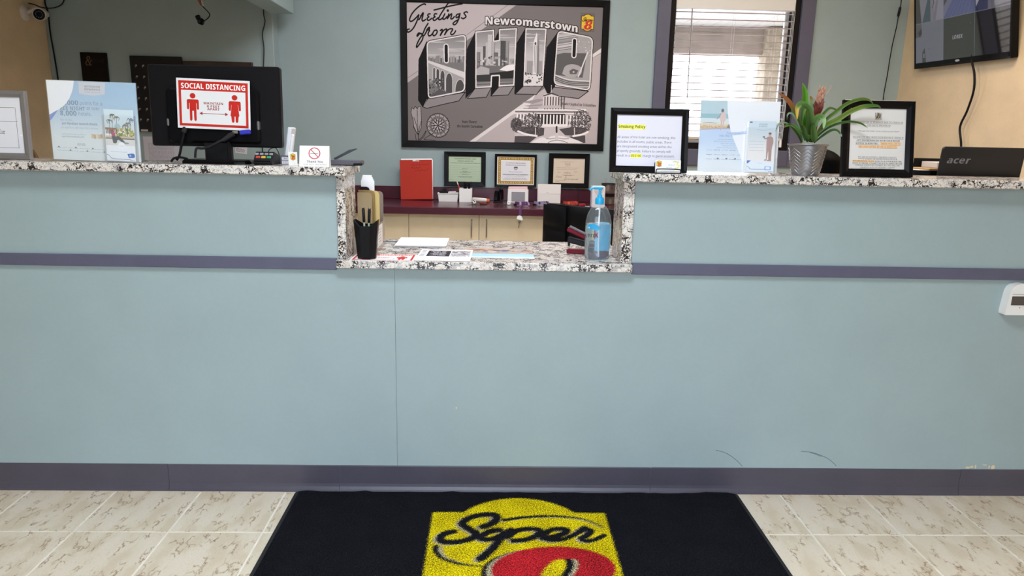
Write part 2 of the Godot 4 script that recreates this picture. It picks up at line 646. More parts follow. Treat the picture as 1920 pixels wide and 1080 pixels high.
func build_shell():
	var s = nst()
	box(s, Vector3(-3.205, 1.5, 0.1), Vector3(0.15, 3.0, 6.5))
	wall_part(s, "wall_left", mats.yellow)
	s = nst()
	box(s, Vector3(3.105, 1.5, 0.1), Vector3(0.15, 3.0, 6.5))
	wall_part(s, "wall_right", mats.yellow)
	s = nst()
	for e in [[-3.13, 1.275, 0.0, 3.0], [2.235, 3.03, 0.0, 3.0], [1.275, 2.235, 0.0, 1.216], [1.275, 2.235, 2.66, 3.0]]:
		box(s, Vector3((e[0] + e[1]) / 2, (e[2] + e[3]) / 2, -3.075), Vector3(e[1] - e[0], e[3] - e[2], 0.15))
	wall_part(s, "wall_back", mats.teal)
	s = nst()
	box(s, Vector3(-2.3455, 1.5, -2.94), Vector3(1.569, 3.0, 0.12), 0.004)
	wall_part(s, "wall_back_left", mats.teal)
	s = nst()
	box(s, Vector3(-1.488, 2.543, -1.47), Vector3(0.16, 0.914, 2.82), 0.003)
	wall_part(s, "beam", mats.teal)
	s = nst()
	box(s, Vector3(-0.05, 3.05, 0.1), Vector3(6.46, 0.1, 6.5))
	wall_part(s, "ceiling", mats.ceiling)
	# the lobby's front wall with its glazed entrance, behind the viewer
	s = nst()
	for e in [[-3.13, -1.0, 0.0, 3.0], [1.0, 3.03, 0.0, 3.0], [-1.0, 1.0, 2.2, 3.0]]:
		box(s, Vector3((e[0] + e[1]) / 2, (e[2] + e[3]) / 2, 3.275), Vector3(e[1] - e[0], e[3] - e[2], 0.15))
	wall_part(s, "wall_front", mats.teal)
	var door = struct("door_1")
	var dark = hexed("3a3633", 0.4, 0.5)
	var tinted = plain(Color(0.10, 0.12, 0.13, 0.12), 0.03)
	tinted.transparency = BaseMaterial3D.TRANSPARENCY_ALPHA
	s = nst()
	for x in [-0.975, 0.0, 0.975]: box(s, Vector3(x, 1.1, 3.26), Vector3(0.05, 2.2, 0.06), 0.004)
	for y in [0.05, 2.17]: box(s, Vector3(0.0, y, 3.26), Vector3(1.94, 0.06, 0.055), 0.004)
	fin(s, "door_frame", dark, door)
	for x in [-0.4875, 0.4875]:
		s = nst()
		box(s, Vector3(x, 1.11, 3.26), Vector3(0.924, 2.06, 0.006))
		fin(s, "pane", tinted, door)

func build_floor():
	var f = struct("floor")
	var s = nst()
	box(s, Vector3(-0.05, -0.0268, 0.1), Vector3(6.46, 0.05, 6.5))
	fin(s, "grout_bed", mats.grout, f)
	# each tile takes its own window of the marbling
	var r = RandomNumberGenerator.new()
	r.seed = 5
	var kinds = []
	for k in 9:
		s = nst()
		var a = 0.1484
		var o = Vector2(r.randf() * 0.5, r.randf() * 0.5)
		var turned = k % 2 == 1
		quad_uv(s, Vector3(-a, 0, -a), Vector3(a, 0, -a), Vector3(a, 0, a), Vector3(-a, 0, a), o + (Vector2(0.5, 0.22) if turned else Vector2.ZERO), o + (Vector2.ZERO if turned else Vector2(0.5, 0.22)))
		var q = [Vector3(-a, 0, -a), Vector3(a, 0, -a), Vector3(a, 0, a), Vector3(-a, 0, a)]
		for i in 4:
			var p0 = q[i]
			var p1 = q[(i + 1) % 4]
			var d0 = Vector3(p0.x * 1.008, -0.002, p0.z * 1.008)
			var d1 = Vector3(p1.x * 1.008, -0.002, p1.z * 1.008)
			for v in [[p0, d0, p1], [p1, d0, d1]]:
				for w in v:
					s.set_uv(o + Vector2((w.x + a) * 1.6, (w.z + a) * 0.7))
					s.add_vertex(w)
		s.generate_normals()
		var mesh = s.commit()
		mesh.surface_set_material(0, mats.tile)
		kinds.append(mesh)
	var rest = SurfaceTool.new()
	for row in range(-9, 11):
		for col in 21:
			var at = Vector3(-1.6531 + (col - 5) * 0.305 + 0.1525, 0, -0.0234 + row * 0.305 + 0.1525)
			if at.x > 3.1 or at.z > 3.2 or at.z < -3.0: continue
			var m = kinds[r.randi() % 9]
			if row >= 0 and row < 8:
				var t = own("tile", m, f)
				t.position = at + Vector3(0, r.randf_range(-0.0004, 0.0004), 0)
			else:
				rest.append_from(m, 0, Transform3D(Basis(), at))
	var mesh2 = rest.commit()
	mesh2.surface_set_material(0, mats.tile)
	var o2 = own("distant_tiles", mesh2, f)
	o2.set_meta("kind", "stuff")

func build_window():
	var w = struct("window_1")
	var s = nst()
	for e in [[1.18, 1.275, 1.095, 2.76], [2.235, 2.335, 1.095, 2.76]]:
		box(s, Vector3((e[0] + e[1]) / 2, (e[2] + e[3]) / 2, -2.99), Vector3(e[1] - e[0], e[3] - e[2], 0.022), 0.003)
	for y in [1.155, 2.71]:
		box(s, Vector3(1.755, y, -2.991), Vector3(0.96, 0.12 if y < 2 else 0.1, 0.02), 0.003)
	fin(s, "casing", mats.trim, w)
	s = nst()
	for x in [1.2955, 2.2145]: box(s, Vector3(x, 1.938, -3.075), Vector3(0.041, 1.444, 0.146))
	box(s, Vector3(1.755, 1.2385, -3.075), Vector3(0.878, 0.045, 0.146))
	box(s, Vector3(1.755, 2.64, -3.075), Vector3(0.878, 0.04, 0.146))
	fin(s, "window_frame", hexed("171214", 0.5), w)
	s = nst()
	for x in [1.331, 2.179]: box(s, Vector3(x, 1.94, -3.12), Vector3(0.03, 1.358, 0.03), 0.003)
	for y in [1.276, 2.604]: box(s, Vector3(1.755, y, -3.12), Vector3(0.818, 0.03, 0.03), 0.003)
	fin(s, "sash", mats.white, w)
	s = nst()
	box(s, Vector3(1.755, 1.94, -3.12), Vector3(0.818, 1.30, 0.004))
	fin(s, "pane", clear(0.02, 0.02), w)
	# the blind hangs in front of the pane
	var b = thing("window_blind", "white horizontal slat blind hanging open in the dark framed window", "window blind", Vector3(1.755, 2.26, -3.03))
	s = nst()
	prism(s, P("0.034 -0.041 0.042 -0.03 0.036 -0.012 0.042 0.006 0.036 0.022 0.042 0.05 -0.02 0.05 -0.02 -0.041"), -0.44, 0.447, Transform3D(Basis(Vector3.UP, PI / 2) * Basis(Vector3.UP, PI), Vector3(0, 0, 0)).rotated(Vector3.UP, PI))
	fin(s, "valance", mats.white, b)
	s = nst()
	box(s, Vector3.ZERO, Vector3(0.868, 0.006, 0.05), 0.0025, Basis(Vector3.RIGHT, 0.10))
	s.generate_normals()
	var mesh = s.commit()
	var vinyl = hexed("b7a6a4", 0.5)
	mesh.surface_set_material(0, vinyl)
	for k in 18:
		var slat = own("slat", mesh, b)
		slat.position = Vector3(0, -0.063 - k * 0.0498, 0)
	s = nst()
	box(s, Vector3(0, -0.963, 0), Vector3(0.868, 0.022, 0.05), 0.004)
	fin(s, "bottom_rail", hexed("c9bfb2", 0.5), b)
	for x in [-0.31, 0.0, 0.31]:
		s = nst()
		for z in [-0.027, 0.027]: tube(s, [Vector3(x, -0.04, z), Vector3(x, -0.96, z)], 0.0008, 5)
		fin(s, "ladder_cord", mats.white, b)
	s = nst()
	tube(s, [Vector3(-0.322, -0.045, 0.035), Vector3(-0.319, -0.4, 0.037), Vector3(-0.315, -0.675, 0.037)], 0.0042, 6)
	fin(s, "tilt_wand", hexed("9c9492", 0.4), b)
	s = nst()
	for x in [0.415, 0.425, 0.434]: tube(s, [Vector3(x, -0.04, 0.035), Vector3(x - 0.004, -0.965, 0.036)], 0.0013, 5)
	fin(s, "pull_cord", mats.white, b)
	s = nst()
	lathe(s, [Vector2(0, -1.02), Vector2(0.011, -1.018), Vector2(0.009, -0.97), Vector2(0.003, -0.962), Vector2(0, -0.962)], 10, Transform3D(Basis(), Vector3(0.42, 0, 0.036)))
	fin(s, "tassel", mats.white, b)

func build_outside():
	# the porch that the window looks onto
	var g = nst()
	box(g, Vector3(1.0, -0.2, -9.2), Vector3(16.0, 0.1, 12.0))
	wall_part(g, "ground_porch", flecked(Color("cdc3b4"), 0.05, 71, 0.85, 1.5))
	g = nst()
	box(g, Vector3(0.4, -0.2, 7.5), Vector3(14.0, 0.1, 8.2))
	wall_part(g, "ground_drive", flecked(Color("b9b4ab"), 0.05, 73, 0.85, 1.5))
	var c = struct("ceiling_porch")
	var s = nst()
	box(s, Vector3(2.2, 2.50, -4.38), Vector3(4.4, 0.03, 2.4))
	fin(s, "deck", hexed("a89c96", 0.7), c)
	s = nst()
	box(s, Vector3.ZERO, Vector3(0.102, 0.02, 2.36), 0.006)
	s.generate_normals()
	var mesh = s.commit()
	mesh.surface_set_material(0, hexed("c9bfba", 0.6))
	for k in 40:
		var pl = own("plank", mesh, c)
		pl.position = Vector3(0.1 + k * 0.107, 2.475, -4.38)
	s = nst()
	box(s, Vector3(2.2, 2.295, -5.5), Vector3(4.4, 0.22, 0.12), 0.004)
	box(s, Vector3(2.2, 2.43, -5.47), Vector3(4.4, 0.06, 0.05), 0.004)
	wall_part(s, "beam_porch", flecked(Color("96847a"), 0.08, 75, 0.8, 0.6))
	s = nst()
	box(s, Vector3(3.0, 1.15, -5.44), Vector3(0.25, 2.6, 0.24), 0.01)
	wall_part(s, "column_porch", flecked(Color("9c8c78"), 0.14, 77, 0.9, 0.5, 0.5))
	s = nst()
	box(s, Vector3(4.0, 1.15, -6.1), Vector3(1.9, 2.7, 0.12), 0.01)
	wall_part(s, "wall_porch", flecked(Color("d6d2da"), 0.06, 79, 0.9, 0.7, 0.3))

# ------------------------------------------------------------------ the counter
func build_counter():
	var w = struct("wall_counter")
	var s = nst()
	box(s, Vector3(-1.7312, 0.41865, -0.085), Vector3(2.7976, 0.8373, 0.17), 0.0003)
	fin(s, "panel", mats.teal, w)
	s = nst()
	box(s, Vector3(1.3492, 0.41865, -0.085), Vector3(3.3616, 0.8373, 0.17), 0.0003)
	fin(s, "panel", mats.teal, w)
	s = nst()
	box(s, Vector3(-1.8265, 0.9922, -0.085), Vector3(2.607, 0.3098, 0.17))
	fin(s, "upper_panel", mats.teal, w)
	s = nst()
	box(s, Vector3(1.757, 0.9922, -0.085), Vector3(2.546, 0.3098, 0.17))
	fin(s, "upper_panel", mats.teal, w)
	# knocks in the paint: bare patches above the baseboard at the right, scuffs and a nick
	s = nst()
	var r = RandomNumberGenerator.new()
	r.seed = 9
	for e in [[1.798, 0.109, 0.02, 0.008], [1.812, 0.112, 0.012, 0.01], [1.826, 0.113, 0.006, 0.02], [1.86, 0.12, 0.018, 0.004], [1.878, 0.112, 0.006, 0.014], [1.893, 0.111, 0.02, 0.016], [-0.118, 0.327, 0.004, 0.009]]:
		var q = PackedVector2Array()
		for k in 9:
			var t = TAU * k / 9
			q.append(Vector2(e[0] + cos(t) * e[2] * r.randf_range(0.35, 0.62), e[1] + sin(t) * e[3] * r.randf_range(0.35, 0.65)))
		prism(s, q, -0.001, 0.0005)
	fin(s, "bare_patch", hexed("d8c8a4", 0.8), w)
	s = nst()
	for e in ["1.157 0.169 0.000 1.194 0.166 0.000 1.235 0.153 0.000 1.269 0.136 0.000 1.297 0.111 0.000", "0.838 0.171 0.000 0.879 0.159 0.000 0.917 0.133 0.000 0.943 0.108 0.000", "1.190 0.165 0.000 1.210 0.159 0.000 1.236 0.149 0.000"]:
		tube(s, spline(V(e), 5), 0.0011, 4)
	fin(s, "scuff", hexed("5f7a7c", 0.7), w)
	# dark trim strips under the bar tops
	for e in [["trim_1", -3.13, -0.5265], ["trim_2", 0.4855, 3.03]]:
		s = nst()
		box(s, Vector3((e[1] + e[2]) / 2, 0.8484, 0.006), Vector3(e[2] - e[1], 0.04, 0.0118), 0.002)
		wall_part(s, e[0], mats.trim)
	# vinyl baseboard in lengths, its foot flared out onto the tiles
	var b = struct("baseboard_counter")
	var cuts = [-3.12, -1.16, -0.544, 0.602, 1.771, 3.02]
	for k in cuts.size() - 1:
		s = nst()
		var prof = P("0 0 0 0.101 0.0028 0.1005 0.0034 0.098 0.0038 0.03 0.0055 0.019 0.0095 0.008 0.013 0.003 0.013 0")
		prism(s, prof, -(cuts[k + 1] - 0.0006), -(cuts[k] + 0.0006), Transform3D(Basis(Vector3(0, 0, 1), Vector3(0, 1, 0), Vector3(-1, 0, 0)), Vector3.ZERO))
		var o = fin(s, "baseboard_length", mats.vinyl, b)
		o.position.y = [0.0, -0.0004, 0.0, 0.0004, 0.0012][k]
	# granite
	var t = thing("bar_top", "long speckled granite bar top on the left, holding the monitor and signs", "counter top")
	s = nst()
	box(s, Vector3(-1.801, BAR - 0.01425, -0.085), Vector3(2.638, 0.0285, 0.27), 0.003)
	fin(s, "slab", mats.granite, t)
	t = thing("bar_top", "long speckled granite bar top on the right, holding the plant and laptop", "counter top")
	s = nst()
	box(s, Vector3(1.726, BAR - 0.01425, -0.085), Vector3(2.588, 0.0285, 0.27), 0.003)
	fin(s, "slab", mats.granite, t)
	t = thing("granite_upright", "speckled granite end panel beside the black pen cup, left of the gap", "granite panel")
	s = nst()
	box(s, Vector3(-0.5065, (LOW + BAR - 0.0285) / 2, -0.08), Vector3(0.029, BAR - 0.0285 - LOW, 0.18), 0.002)
	fin(s, "slab", mats.granite, t)
	t = thing("granite_upright", "speckled granite end panel beside the sanitizer bottle, right of the gap", "granite panel")
	s = nst()
	box(s, Vector3(0.4635, (LOW + BAR - 0.0285) / 2, -0.08), Vector3(0.038, BAR - 0.0285 - LOW, 0.18), 0.002)
	fin(s, "slab", mats.granite, t)
	t = thing("service_worktop", "low speckled granite worktop in the gap between the two bar tops", "counter top")
	s = nst()
	box(s, Vector3(-0.021, LOW - 0.01425, -0.2225), Vector3(1.01, 0.0285, 0.505), 0.003)
	fin(s, "slab", mats.granite, t)
	# white plastic motion sensor on the right
	t = thing("motion_sensor", "white domed plastic sensor with dark window on the counter front at right", "sensor", Vector3(1.858, 0.708, 0.0))
	s = nst()
	prism(s, smooth2(P("-0.046 0 -0.0475 0.012 -0.044 0.05 -0.04 0.085 -0.03 0.102 -0.012 0.111 0.012 0.111 0.03 0.102 0.04 0.085 0.044 0.05 0.0475 0.012 0.046 0"), 3), 0.0, 0.034, Transform3D.IDENTITY, 0.006)
	fin(s, "body", mats.white, t)
	s = nst()
	box(s, Vector3(0, 0.052, 0.035), Vector3(0.066, 0.032, 0.003), 0.001)
	fin(s, "window", hexed("4a4442", 0.25), t)
	s = nst()
	box(s, Vector3(0, 0.076, 0.0344), Vector3(0.066, 0.0014, 0.0014))
	fin(s, "seam", hexed("8d8884", 0.5), t)
	s = nst()
	lathe(s, [Vector2(0.0016, 0), Vector2(0.0016, 0.0018), Vector2(0, 0.0018)], 8, Transform3D(Basis(Vector3.RIGHT, PI / 2), Vector3(0, 0.027, 0.034)))
	fin(s, "indicator", mats.black, t)

# ------------------------------------------------------------------ the logo mat
func logo_board(im: Image, x: float, y: float, w: float, h: float, yellow: Color, edge: Color, rim: float):
	# the yellow board with a round crown and foot
	for pass_ in 2:
		var c = edge if pass_ == 0 else yellow
		var g = rim if pass_ == 0 else 0.0
		if pass_ == 0 and rim <= 0: continue
		rect(im, x - g, y + h * 0.115 - g, w + 2 * g, h * 0.77 + 2 * g, c)
		for s in [-1, 1]:
			var arc = PackedVector2Array()
			for k in 25:
				var t = lerpf(-0.93, 0.93, k / 24.0)
				var a = h * 0.115 / (1.0 - cos(0.93))
				var up = (cos(t) - cos(0.93)) * a + g
				arc.append(Vector2(x + w / 2 + sin(t) / sin(0.93) * (w * 0.325 + g), (y + h * 0.115 - up) if s < 0 else (y + h * 0.885 + up)))
			fill(im, arc, c)

func ring_shape(c: Vector2, rx: float, ry: float, skew: float) -> PackedVector2Array:
	var p = PackedVector2Array()
	for k in 48:
		var t = TAU * k / 48
		p.append(c + Vector2(cos(t) * rx - sin(t) * ry * skew, sin(t) * ry))
	return p

func logo_eight(im: Image, c: Vector2, s: float, red: Color, pale: Color, ink: Color):
	# a fat slanted figure 8: upper loop round c, lower loop below and to the left; s = the upper loop's half width
	var low = c + Vector2(-0.30, 1.10) * s
	var off = Vector2(-0.17, 0.05) * s
	for e in [[off, ink, 1.0], [off * 0.55, pale, 1.0], [Vector2.ZERO, red, 1.0]]:
		fill(im, ring_shape(c + e[0], s * e[2], s * 0.63, 0.14), e[1])
		fill(im, ring_shape(low + e[0], s * 1.12 * e[2], s * 0.74, 0.14), e[1])
	for e in [[c + Vector2(0.02, 0.06) * s, 0.17, 0.33], [low + Vector2(0.0, -0.02) * s, 0.2, 0.36]]:
		fill(im, ring_shape(e[0] + Vector2(0.17, 0.0) * s, e[1] * s, e[2] * s, 0.45), pale)
		fill(im, ring_shape(e[0] + Vector2(0.09, 0.0) * s, e[1] * s, e[2] * s, 0.45), ink)
		fill(im, ring_shape(e[0] - Vector2(0.03, 0.0) * s, e[1] * s, e[2] * s, 0.45), Color("e0c414"))

func script_word(im: Image, off: Vector2, scale_: float, w: float, c: Color):
	# the brush-written word, as its strokes lie on the mat; off and scale_ carry it to other prints
	for e in [["689 242 710 229 728 207 735 184 725 166 693 165 655 178 627 202 619 229 641 255 662 277 662 301 635 322 596 334 563 331 550 317 556 294 573 279 591 272", 1.0, 0.9],
			["742 261 714 269 692 288 681 307 694 318 724 312 754 287 782 258", 0.95, 0.8], ["782 258 760 289 738 331 714 379 683 424", 0.8, 1.0],
			["770 303 795 270 828 255 865 255 878 270 862 297 827 318 789 324", 0.85, 0.85],
			["885 308 922 299 960 277 966 257 928 254 896 278 889 307 912 319 953 313 992 286", 0.9, 0.7],
			["992 286 1029 249", 0.7, 1.0], ["1027 252 1047 265 1032 290 1009 311 1024 323 1052 317 1089 290", 0.9, 0.6]]:
		var p = PackedVector2Array()
		for q in P(e[0]): p.append(q * scale_ + off)
		line(im, smooth2(p, 7), w * e[1], c, w * e[2])

func build_mat():
	var t = thing("floor_mat", "black carpet entrance mat with a yellow and red sign logo before the counter", "floor mat", Vector3(0.1135, 0, 0.525))
	var s = nst()
	prism(s, round_rect(1.631, 1.02, 0.012), 0.0, 0.004, Transform3D(Basis(Vector3.RIGHT, -PI / 2), Vector3.ZERO), 0.002)
	fin(s, "rubber_border", hexed("2c2b2c", 0.55), t)
	var ink = Color("17171d")
	var pale = Color("b5a888")
	var yellow = Color("dfc410")
	var im = canvas(1632, 1020, ink)
	logo_board(im, 513, 53, 598, 860, yellow, ink, 0)
	for e in [[Vector2(-9, 5), pale], [Vector2.ZERO, ink]]:
		script_word(im, e[0], 1.0, 30.0, e[1])
		var p = P("760 199 840 180 924 173 1008 184 1055 207 1094 244")
		for i in p.size(): p[i] += e[0] * 0.8
		line(im, smooth2(p), 18, e[1], 3)
	line(im, smooth2(P("554 367 558 393 582 426 629 449 662 457")), 20, pale, 2)
	line(im, smooth2(P("540 359 543 390 568 424 614 448 662 459 700 461")), 18, ink, 3)
	logo_eight(im, Vector2(906, 474), 188, Color("b8232b"), pale, ink)
	# the pile blurs every colour edge a little
	var a = bytes(noise(81, 0.22, FastNoiseLite.TYPE_SIMPLEX_SMOOTH, 2), 512)
	var b = bytes(noise(82, 0.22, FastNoiseLite.TYPE_SIMPLEX_SMOOTH, 2), 512)
	var g = bytes(noise(83, 0.16, FastNoiseLite.TYPE_SIMPLEX_SMOOTH, 2), 512)
	var soil = bytes(noise(84, 0.012, FastNoiseLite.TYPE_SIMPLEX_SMOOTH, 3), 512)
	var src = im.get_data()
	var px = PackedByteArray()
	px.resize(src.size())
	var tuft = PackedByteArray()
	tuft.resize(1632 * 1020)
	for y in 1020:
		for x in 1632:
			var n = (y & 511) * 512 + (x & 511)
			var sx = clampi(x + (a[n] - 128) / 11, 0, 1631)
			var sy = clampi(y + (b[n] - 128) / 11, 0, 1019)
			var i = (sy * 1632 + sx) * 3
			var j = (y * 1632 + x) * 3
			tuft[y * 1632 + x] = g[n]
			var v = 0.28 + 1.1 * g[n] / 255.0 + 0.22 * soil[((y >> 1) & 511) * 512 + ((x >> 1) & 511)] / 255.0
			px[j] = clampi(int(src[i] * v), 0, 255)
			px[j + 1] = clampi(int(src[i + 1] * v), 0, 255)
			px[j + 2] = clampi(int(src[i + 2] * v), 0, 255)
	var r = RandomNumberGenerator.new()
	r.seed = 3
	for k in 260:   # lint
		var j = (r.randi_range(0, 1019) * 1632 + r.randi_range(0, 1630)) * 3
		for c in 3: px[j + c] = mini(255, px[j + c] + 90)
	var m = printed(Image.create_from_data(1632, 1020, false, Image.FORMAT_RGB8, px), 0.95)
	m.metallic_specular = 0.2
	m.heightmap_enabled = true
	m.heightmap_scale = 0.5
	m.heightmap_texture = ImageTexture.create_from_image(Image.create_from_data(1632, 1020, false, Image.FORMAT_L8, tuft))
	# the pile stands in a grid of slight waves, with a ripple along the counter edge
	s = nst()
	s.set_smooth_group(1)
	var nx = 60
	var nz = 30
	var wave = noise(85, 2.2)
	var pt = func(i, k): return Vector3(lerpf(-0.802, 0.802, i / float(nx)), 0.0095 + 0.0035 * maxf(0.0, wave.get_noise_2d(i * 0.06, 0.0)) * exp(-k * 0.35) * 3.0 - (0.004 if i == 0 or k == 0 or i == nx or k == nz else 0.0), lerpf(-0.506, 0.496, k / float(nz)))
	for k in nz:
		for i in nx:
			for e in [[0, 0], [1, 0], [1, 1], [0, 0], [1, 1], [0, 1]]:
				var v = pt.call(i + e[0], k + e[1])
				s.set_uv(Vector2((v.x + 0.8155) / 1.631, (v.z + 0.51) / 1.02))
				s.add_vertex(v)
	fin(s, "carpet_pile", m, t)

# ------------------------------------------------------------------ the back wall
const PAPER := Color("b9adad")
const MID := Color("77706f")
const DARK := Color("161415")
const PALE := Color("dcd4d2")

func letter_photo(im: Image, p: PackedVector2Array, kind: int):
	# the grey views that fill the big letters, drawn inside the letter's own outline
	var lo = p[0]
	var hi = p[0]
	for q in p:
		lo = lo.min(q)
		hi = hi.max(q)
	var w = int(hi.x - lo.x) + 1
	var h = int(hi.y - lo.y) + 1
	var v = canvas(w, h, Color("a39b9b"))
	var r = RandomNumberGenerator.new()
	r.seed = 20 + kind
	var g = func(k): return Color(k * 1.03, k, k)
	# sky with soft streaks of cloud
	for y in h:
		rect(v, 0, y, w, 1, g.call(lerpf(0.50, 0.72, clampf(y / (h * 0.45), 0, 1))))
	if kind != 3:
		for k in 9:
			var y = r.randf_range(0.08, 0.36) * h
			var x = r.randf() * w
			fill(v, smooth2(PackedVector2Array([Vector2(x - w * 0.3, y), Vector2(x, y - 5), Vector2(x + w * 0.3, y - 2), Vector2(x, y + 4)])), g.call(r.randf_range(0.66, 0.76)))
	if kind == 0:      # a city beyond a long arched viaduct
		for k in 26:
			var x = k * w / 26.0
			var t = r.randf_range(0.02, 0.09) * h
			rect(v, x, h * 0.40 - t, w / 26.0 + 1, t + h * 0.2, g.call(r.randf_range(0.36, 0.62)))
		fill(v, PackedVector2Array([Vector2(0, h * 0.44), Vector2(w, h * 0.42), Vector2(w, h), Vector2(0, h)]), g.call(0.46))
		fill(v, PackedVector2Array([Vector2(0, h * 0.40), Vector2(w, h * 0.58), Vector2(w, h * 0.68), Vector2(0, h * 0.44)]), g.call(0.80))
		fill(v, PackedVector2Array([Vector2(0, h * 0.44), Vector2(w, h * 0.68), Vector2(w, h), Vector2(0, h * 0.74)]), g.call(0.62))
		for k in 5:
			var x = w * [0.17, 0.27, 0.40, 0.58, 0.88][k]
			var ww = w * [0.06, 0.085, 0.125, 0.19, 0.27][k]
			var top = h * [0.51, 0.53, 0.56, 0.60, 0.70][k]
			var bot = h * [0.76, 0.82, 0.88, 0.95, 1.02][k]
			var arch = PackedVector2Array([Vector2(x - ww / 2, bot)])
			for a in 11: arch.append(Vector2(x - cos(PI * a / 10) * ww / 2, top + ww * 1.1 - sin(PI * a / 10) * ww * 1.1))
			arch.append(Vector2(x + ww / 2, bot))
			fill(v, arch, g.call(0.30))
			line(v, arch, 3.5, g.call(0.84))
		for k in 120: disc(v, Vector2(r.randf() * w * 0.42, h * r.randf_range(0.70, 1.0)), r.randf_range(2, 7), g.call(r.randf_range(0.16, 0.5)))
		fill(v, PackedVector2Array([Vector2(w * 0.3, h * 0.88), Vector2(w * 0.62, h * 0.92), Vector2(w, h * 0.98), Vector2(w, h), Vector2(0, h)]), g.call(0.34))
	elif kind == 1:    # towers over a rail yard
		for e in [[0.0, 0.10, 0.40, 0.5], [0.17, 0.27, 0.30, 0.34], [0.24, 0.33, 0.24, 0.7], [0.29, 0.41, 0.10, 0.74], [0.38, 0.48, 0.22, 0.66], [0.45, 0.56, 0.40, 0.4], [0.62, 0.75, 0.20, 0.3], [0.75, 0.84, 0.20, 0.56], [0.86, 1.0, 0.5, 0.62]]:
			rect(v, w * e[0], h * e[2], w * (e[1] - e[0]), h, g.call(e[3]))
			for k in 12: rect(v, w * e[0], h * (e[2] + 0.02 + k * 0.025), w * (e[1] - e[0]), 1, g.call(e[3] * 0.82))
			rect(v, w * e[1] - 3, h * e[2], 3, h, g.call(e[3] * 0.6))
		for k in 30: rect(v, r.randf() * w, h * r.randf_range(0.46, 0.62), r.randf_range(8, 34), r.randf_range(8, 26), g.call(r.randf_range(0.26, 0.8)))
		rect(v, 0, h * 0.63, w, h, g.call(0.42))
		fill(v, PackedVector2Array([Vector2(0, h * 0.70), Vector2(w * 0.12, h * 0.64), Vector2(w * 0.34, h * 0.68), Vector2(w * 0.34, h * 0.78), Vector2(0, h * 0.8)]), g.call(0.66))
		fill(v, smooth2(PackedVector2Array([Vector2(w * 0.6, h * 0.70), Vector2(w * 0.78, h * 0.62), Vector2(w, h * 0.60), Vector2(w, h * 0.68), Vector2(w * 0.8, h * 0.72)])), g.call(0.88))
		fill(v, PackedVector2Array([Vector2(w * 0.35, h * 0.76), Vector2(w, h * 0.70), Vector2(w, h * 0.84), Vector2(w * 0.35, h * 0.86)]), g.call(0.16))
		fill(v, PackedVector2Array([Vector2(0, h * 0.80), Vector2(w * 0.4, h * 0.78), Vector2(w * 0.4, h * 0.90), Vector2(0, h * 0.91)]), g.call(0.22))
		for k in 4: line(v, PackedVector2Array([Vector2(0, h * (0.94 + k * 0.02)), Vector2(w, h * (0.90 + k * 0.025))]), 2, g.call([0.75, 0.3, 0.7, 0.35][k]))
	elif kind == 2:    # a tall tower with a pointed crown
		rect(v, w * 0.10, h * 0.56, w * 0.8, h, g.call(0.62))
		for k in 14: rect(v, w * (0.12 + k * 0.055), h * 0.57, 2, h * 0.22, g.call(0.42))
		fill(v, PackedVector2Array([Vector2(w * 0.40, h * 0.80), Vector2(w * 0.42, h * 0.22), Vector2(w * 0.56, h * 0.05), Vector2(w * 0.70, h * 0.22), Vector2(w * 0.74, h * 0.80)]), g.call(0.86))
		fill(v, PackedVector2Array([Vector2(w * 0.60, h * 0.80), Vector2(w * 0.60, h * 0.10), Vector2(w * 0.70, h * 0.22), Vector2(w * 0.74, h * 0.80)]), g.call(0.5))
		for x in [0.47, 0.54, 0.66]: rect(v, w * x, h * 0.28, w * 0.03, h * 0.5, g.call(0.44))
		disc(v, Vector2(w * 0.51, h * 0.25), w * 0.05, g.call(0.3), 1.5)
		rect(v, 0, h * 0.82, w, h, g.call(0.82))
		for k in 34: disc(v, Vector2(r.randf() * w * 0.4 + (w * 0.62 if k % 3 == 0 else 0.0), h * r.randf_range(0.78, 0.97)), r.randf_range(3, 7), g.call(r.randf_range(0.12, 0.35)))
	else:              # a ball park from the air
		rect(v, 0, 0, w, h, g.call(0.62))
		for k in 26: line(v, PackedVector2Array([Vector2(-10, h * (0.02 + k * 0.013)), Vector2(w * 0.6, h * (-0.06 + k * 0.0135))]), 3, g.call(r.randf_range(0.25, 0.85)))
		for k in 90: disc(v, Vector2(r.randf_range(0.4, 1.0) * w, r.randf_range(0.1, 0.4) * h), r.randf_range(1.5, 4), g.call(r.randf_range(0.5, 0.85)))
		fill(v, PackedVector2Array([Vector2(0, h * 0.40), Vector2(w * 0.22, h * 0.36), Vector2(w * 0.88, h * 0.36), Vector2(w * 0.78, h * 0.80), Vector2(0, h * 0.76)]), g.call(0.36))
		fill(v, smooth2(PackedVector2Array([Vector2(w * 0.2, h * 0.74), Vector2(w * 0.28, h * 0.60), Vector2(w * 0.5, h * 0.56), Vector2(w * 0.74, h * 0.62), Vector2(w * 0.7, h * 0.76), Vector2(w * 0.4, h * 0.80)])), g.call(0.64))
		fill(v, PackedVector2Array([Vector2(w * 0.40, h * 0.68), Vector2(w * 0.50, h * 0.64), Vector2(w * 0.66, h * 0.67), Vector2(w * 0.60, h * 0.74), Vector2(w * 0.42, h * 0.74)]), g.call(0.38))
		disc(v, Vector2(w * 0.52, h * 0.70), 7, g.call(0.85), 0.6)
		line(v, PackedVector2Array([Vector2(w * 0.66, h * 0.78), Vector2(w * 0.9, h * 0.34)]), 9, g.call(0.82))
		for k in 7: line(v, smooth2(PackedVector2Array([Vector2(0, h * (0.76 + k * 0.03)), Vector2(w * 0.4, h * (0.84 + k * 0.03)), Vector2(w, h * (0.86 + k * 0.025))])), 5, g.call([0.85, 0.25, 0.3, 0.28, 0.7, 0.3, 0.75][k]))
	# keep what lies inside the outline
	var m = canvas(w, h, Color.BLACK)
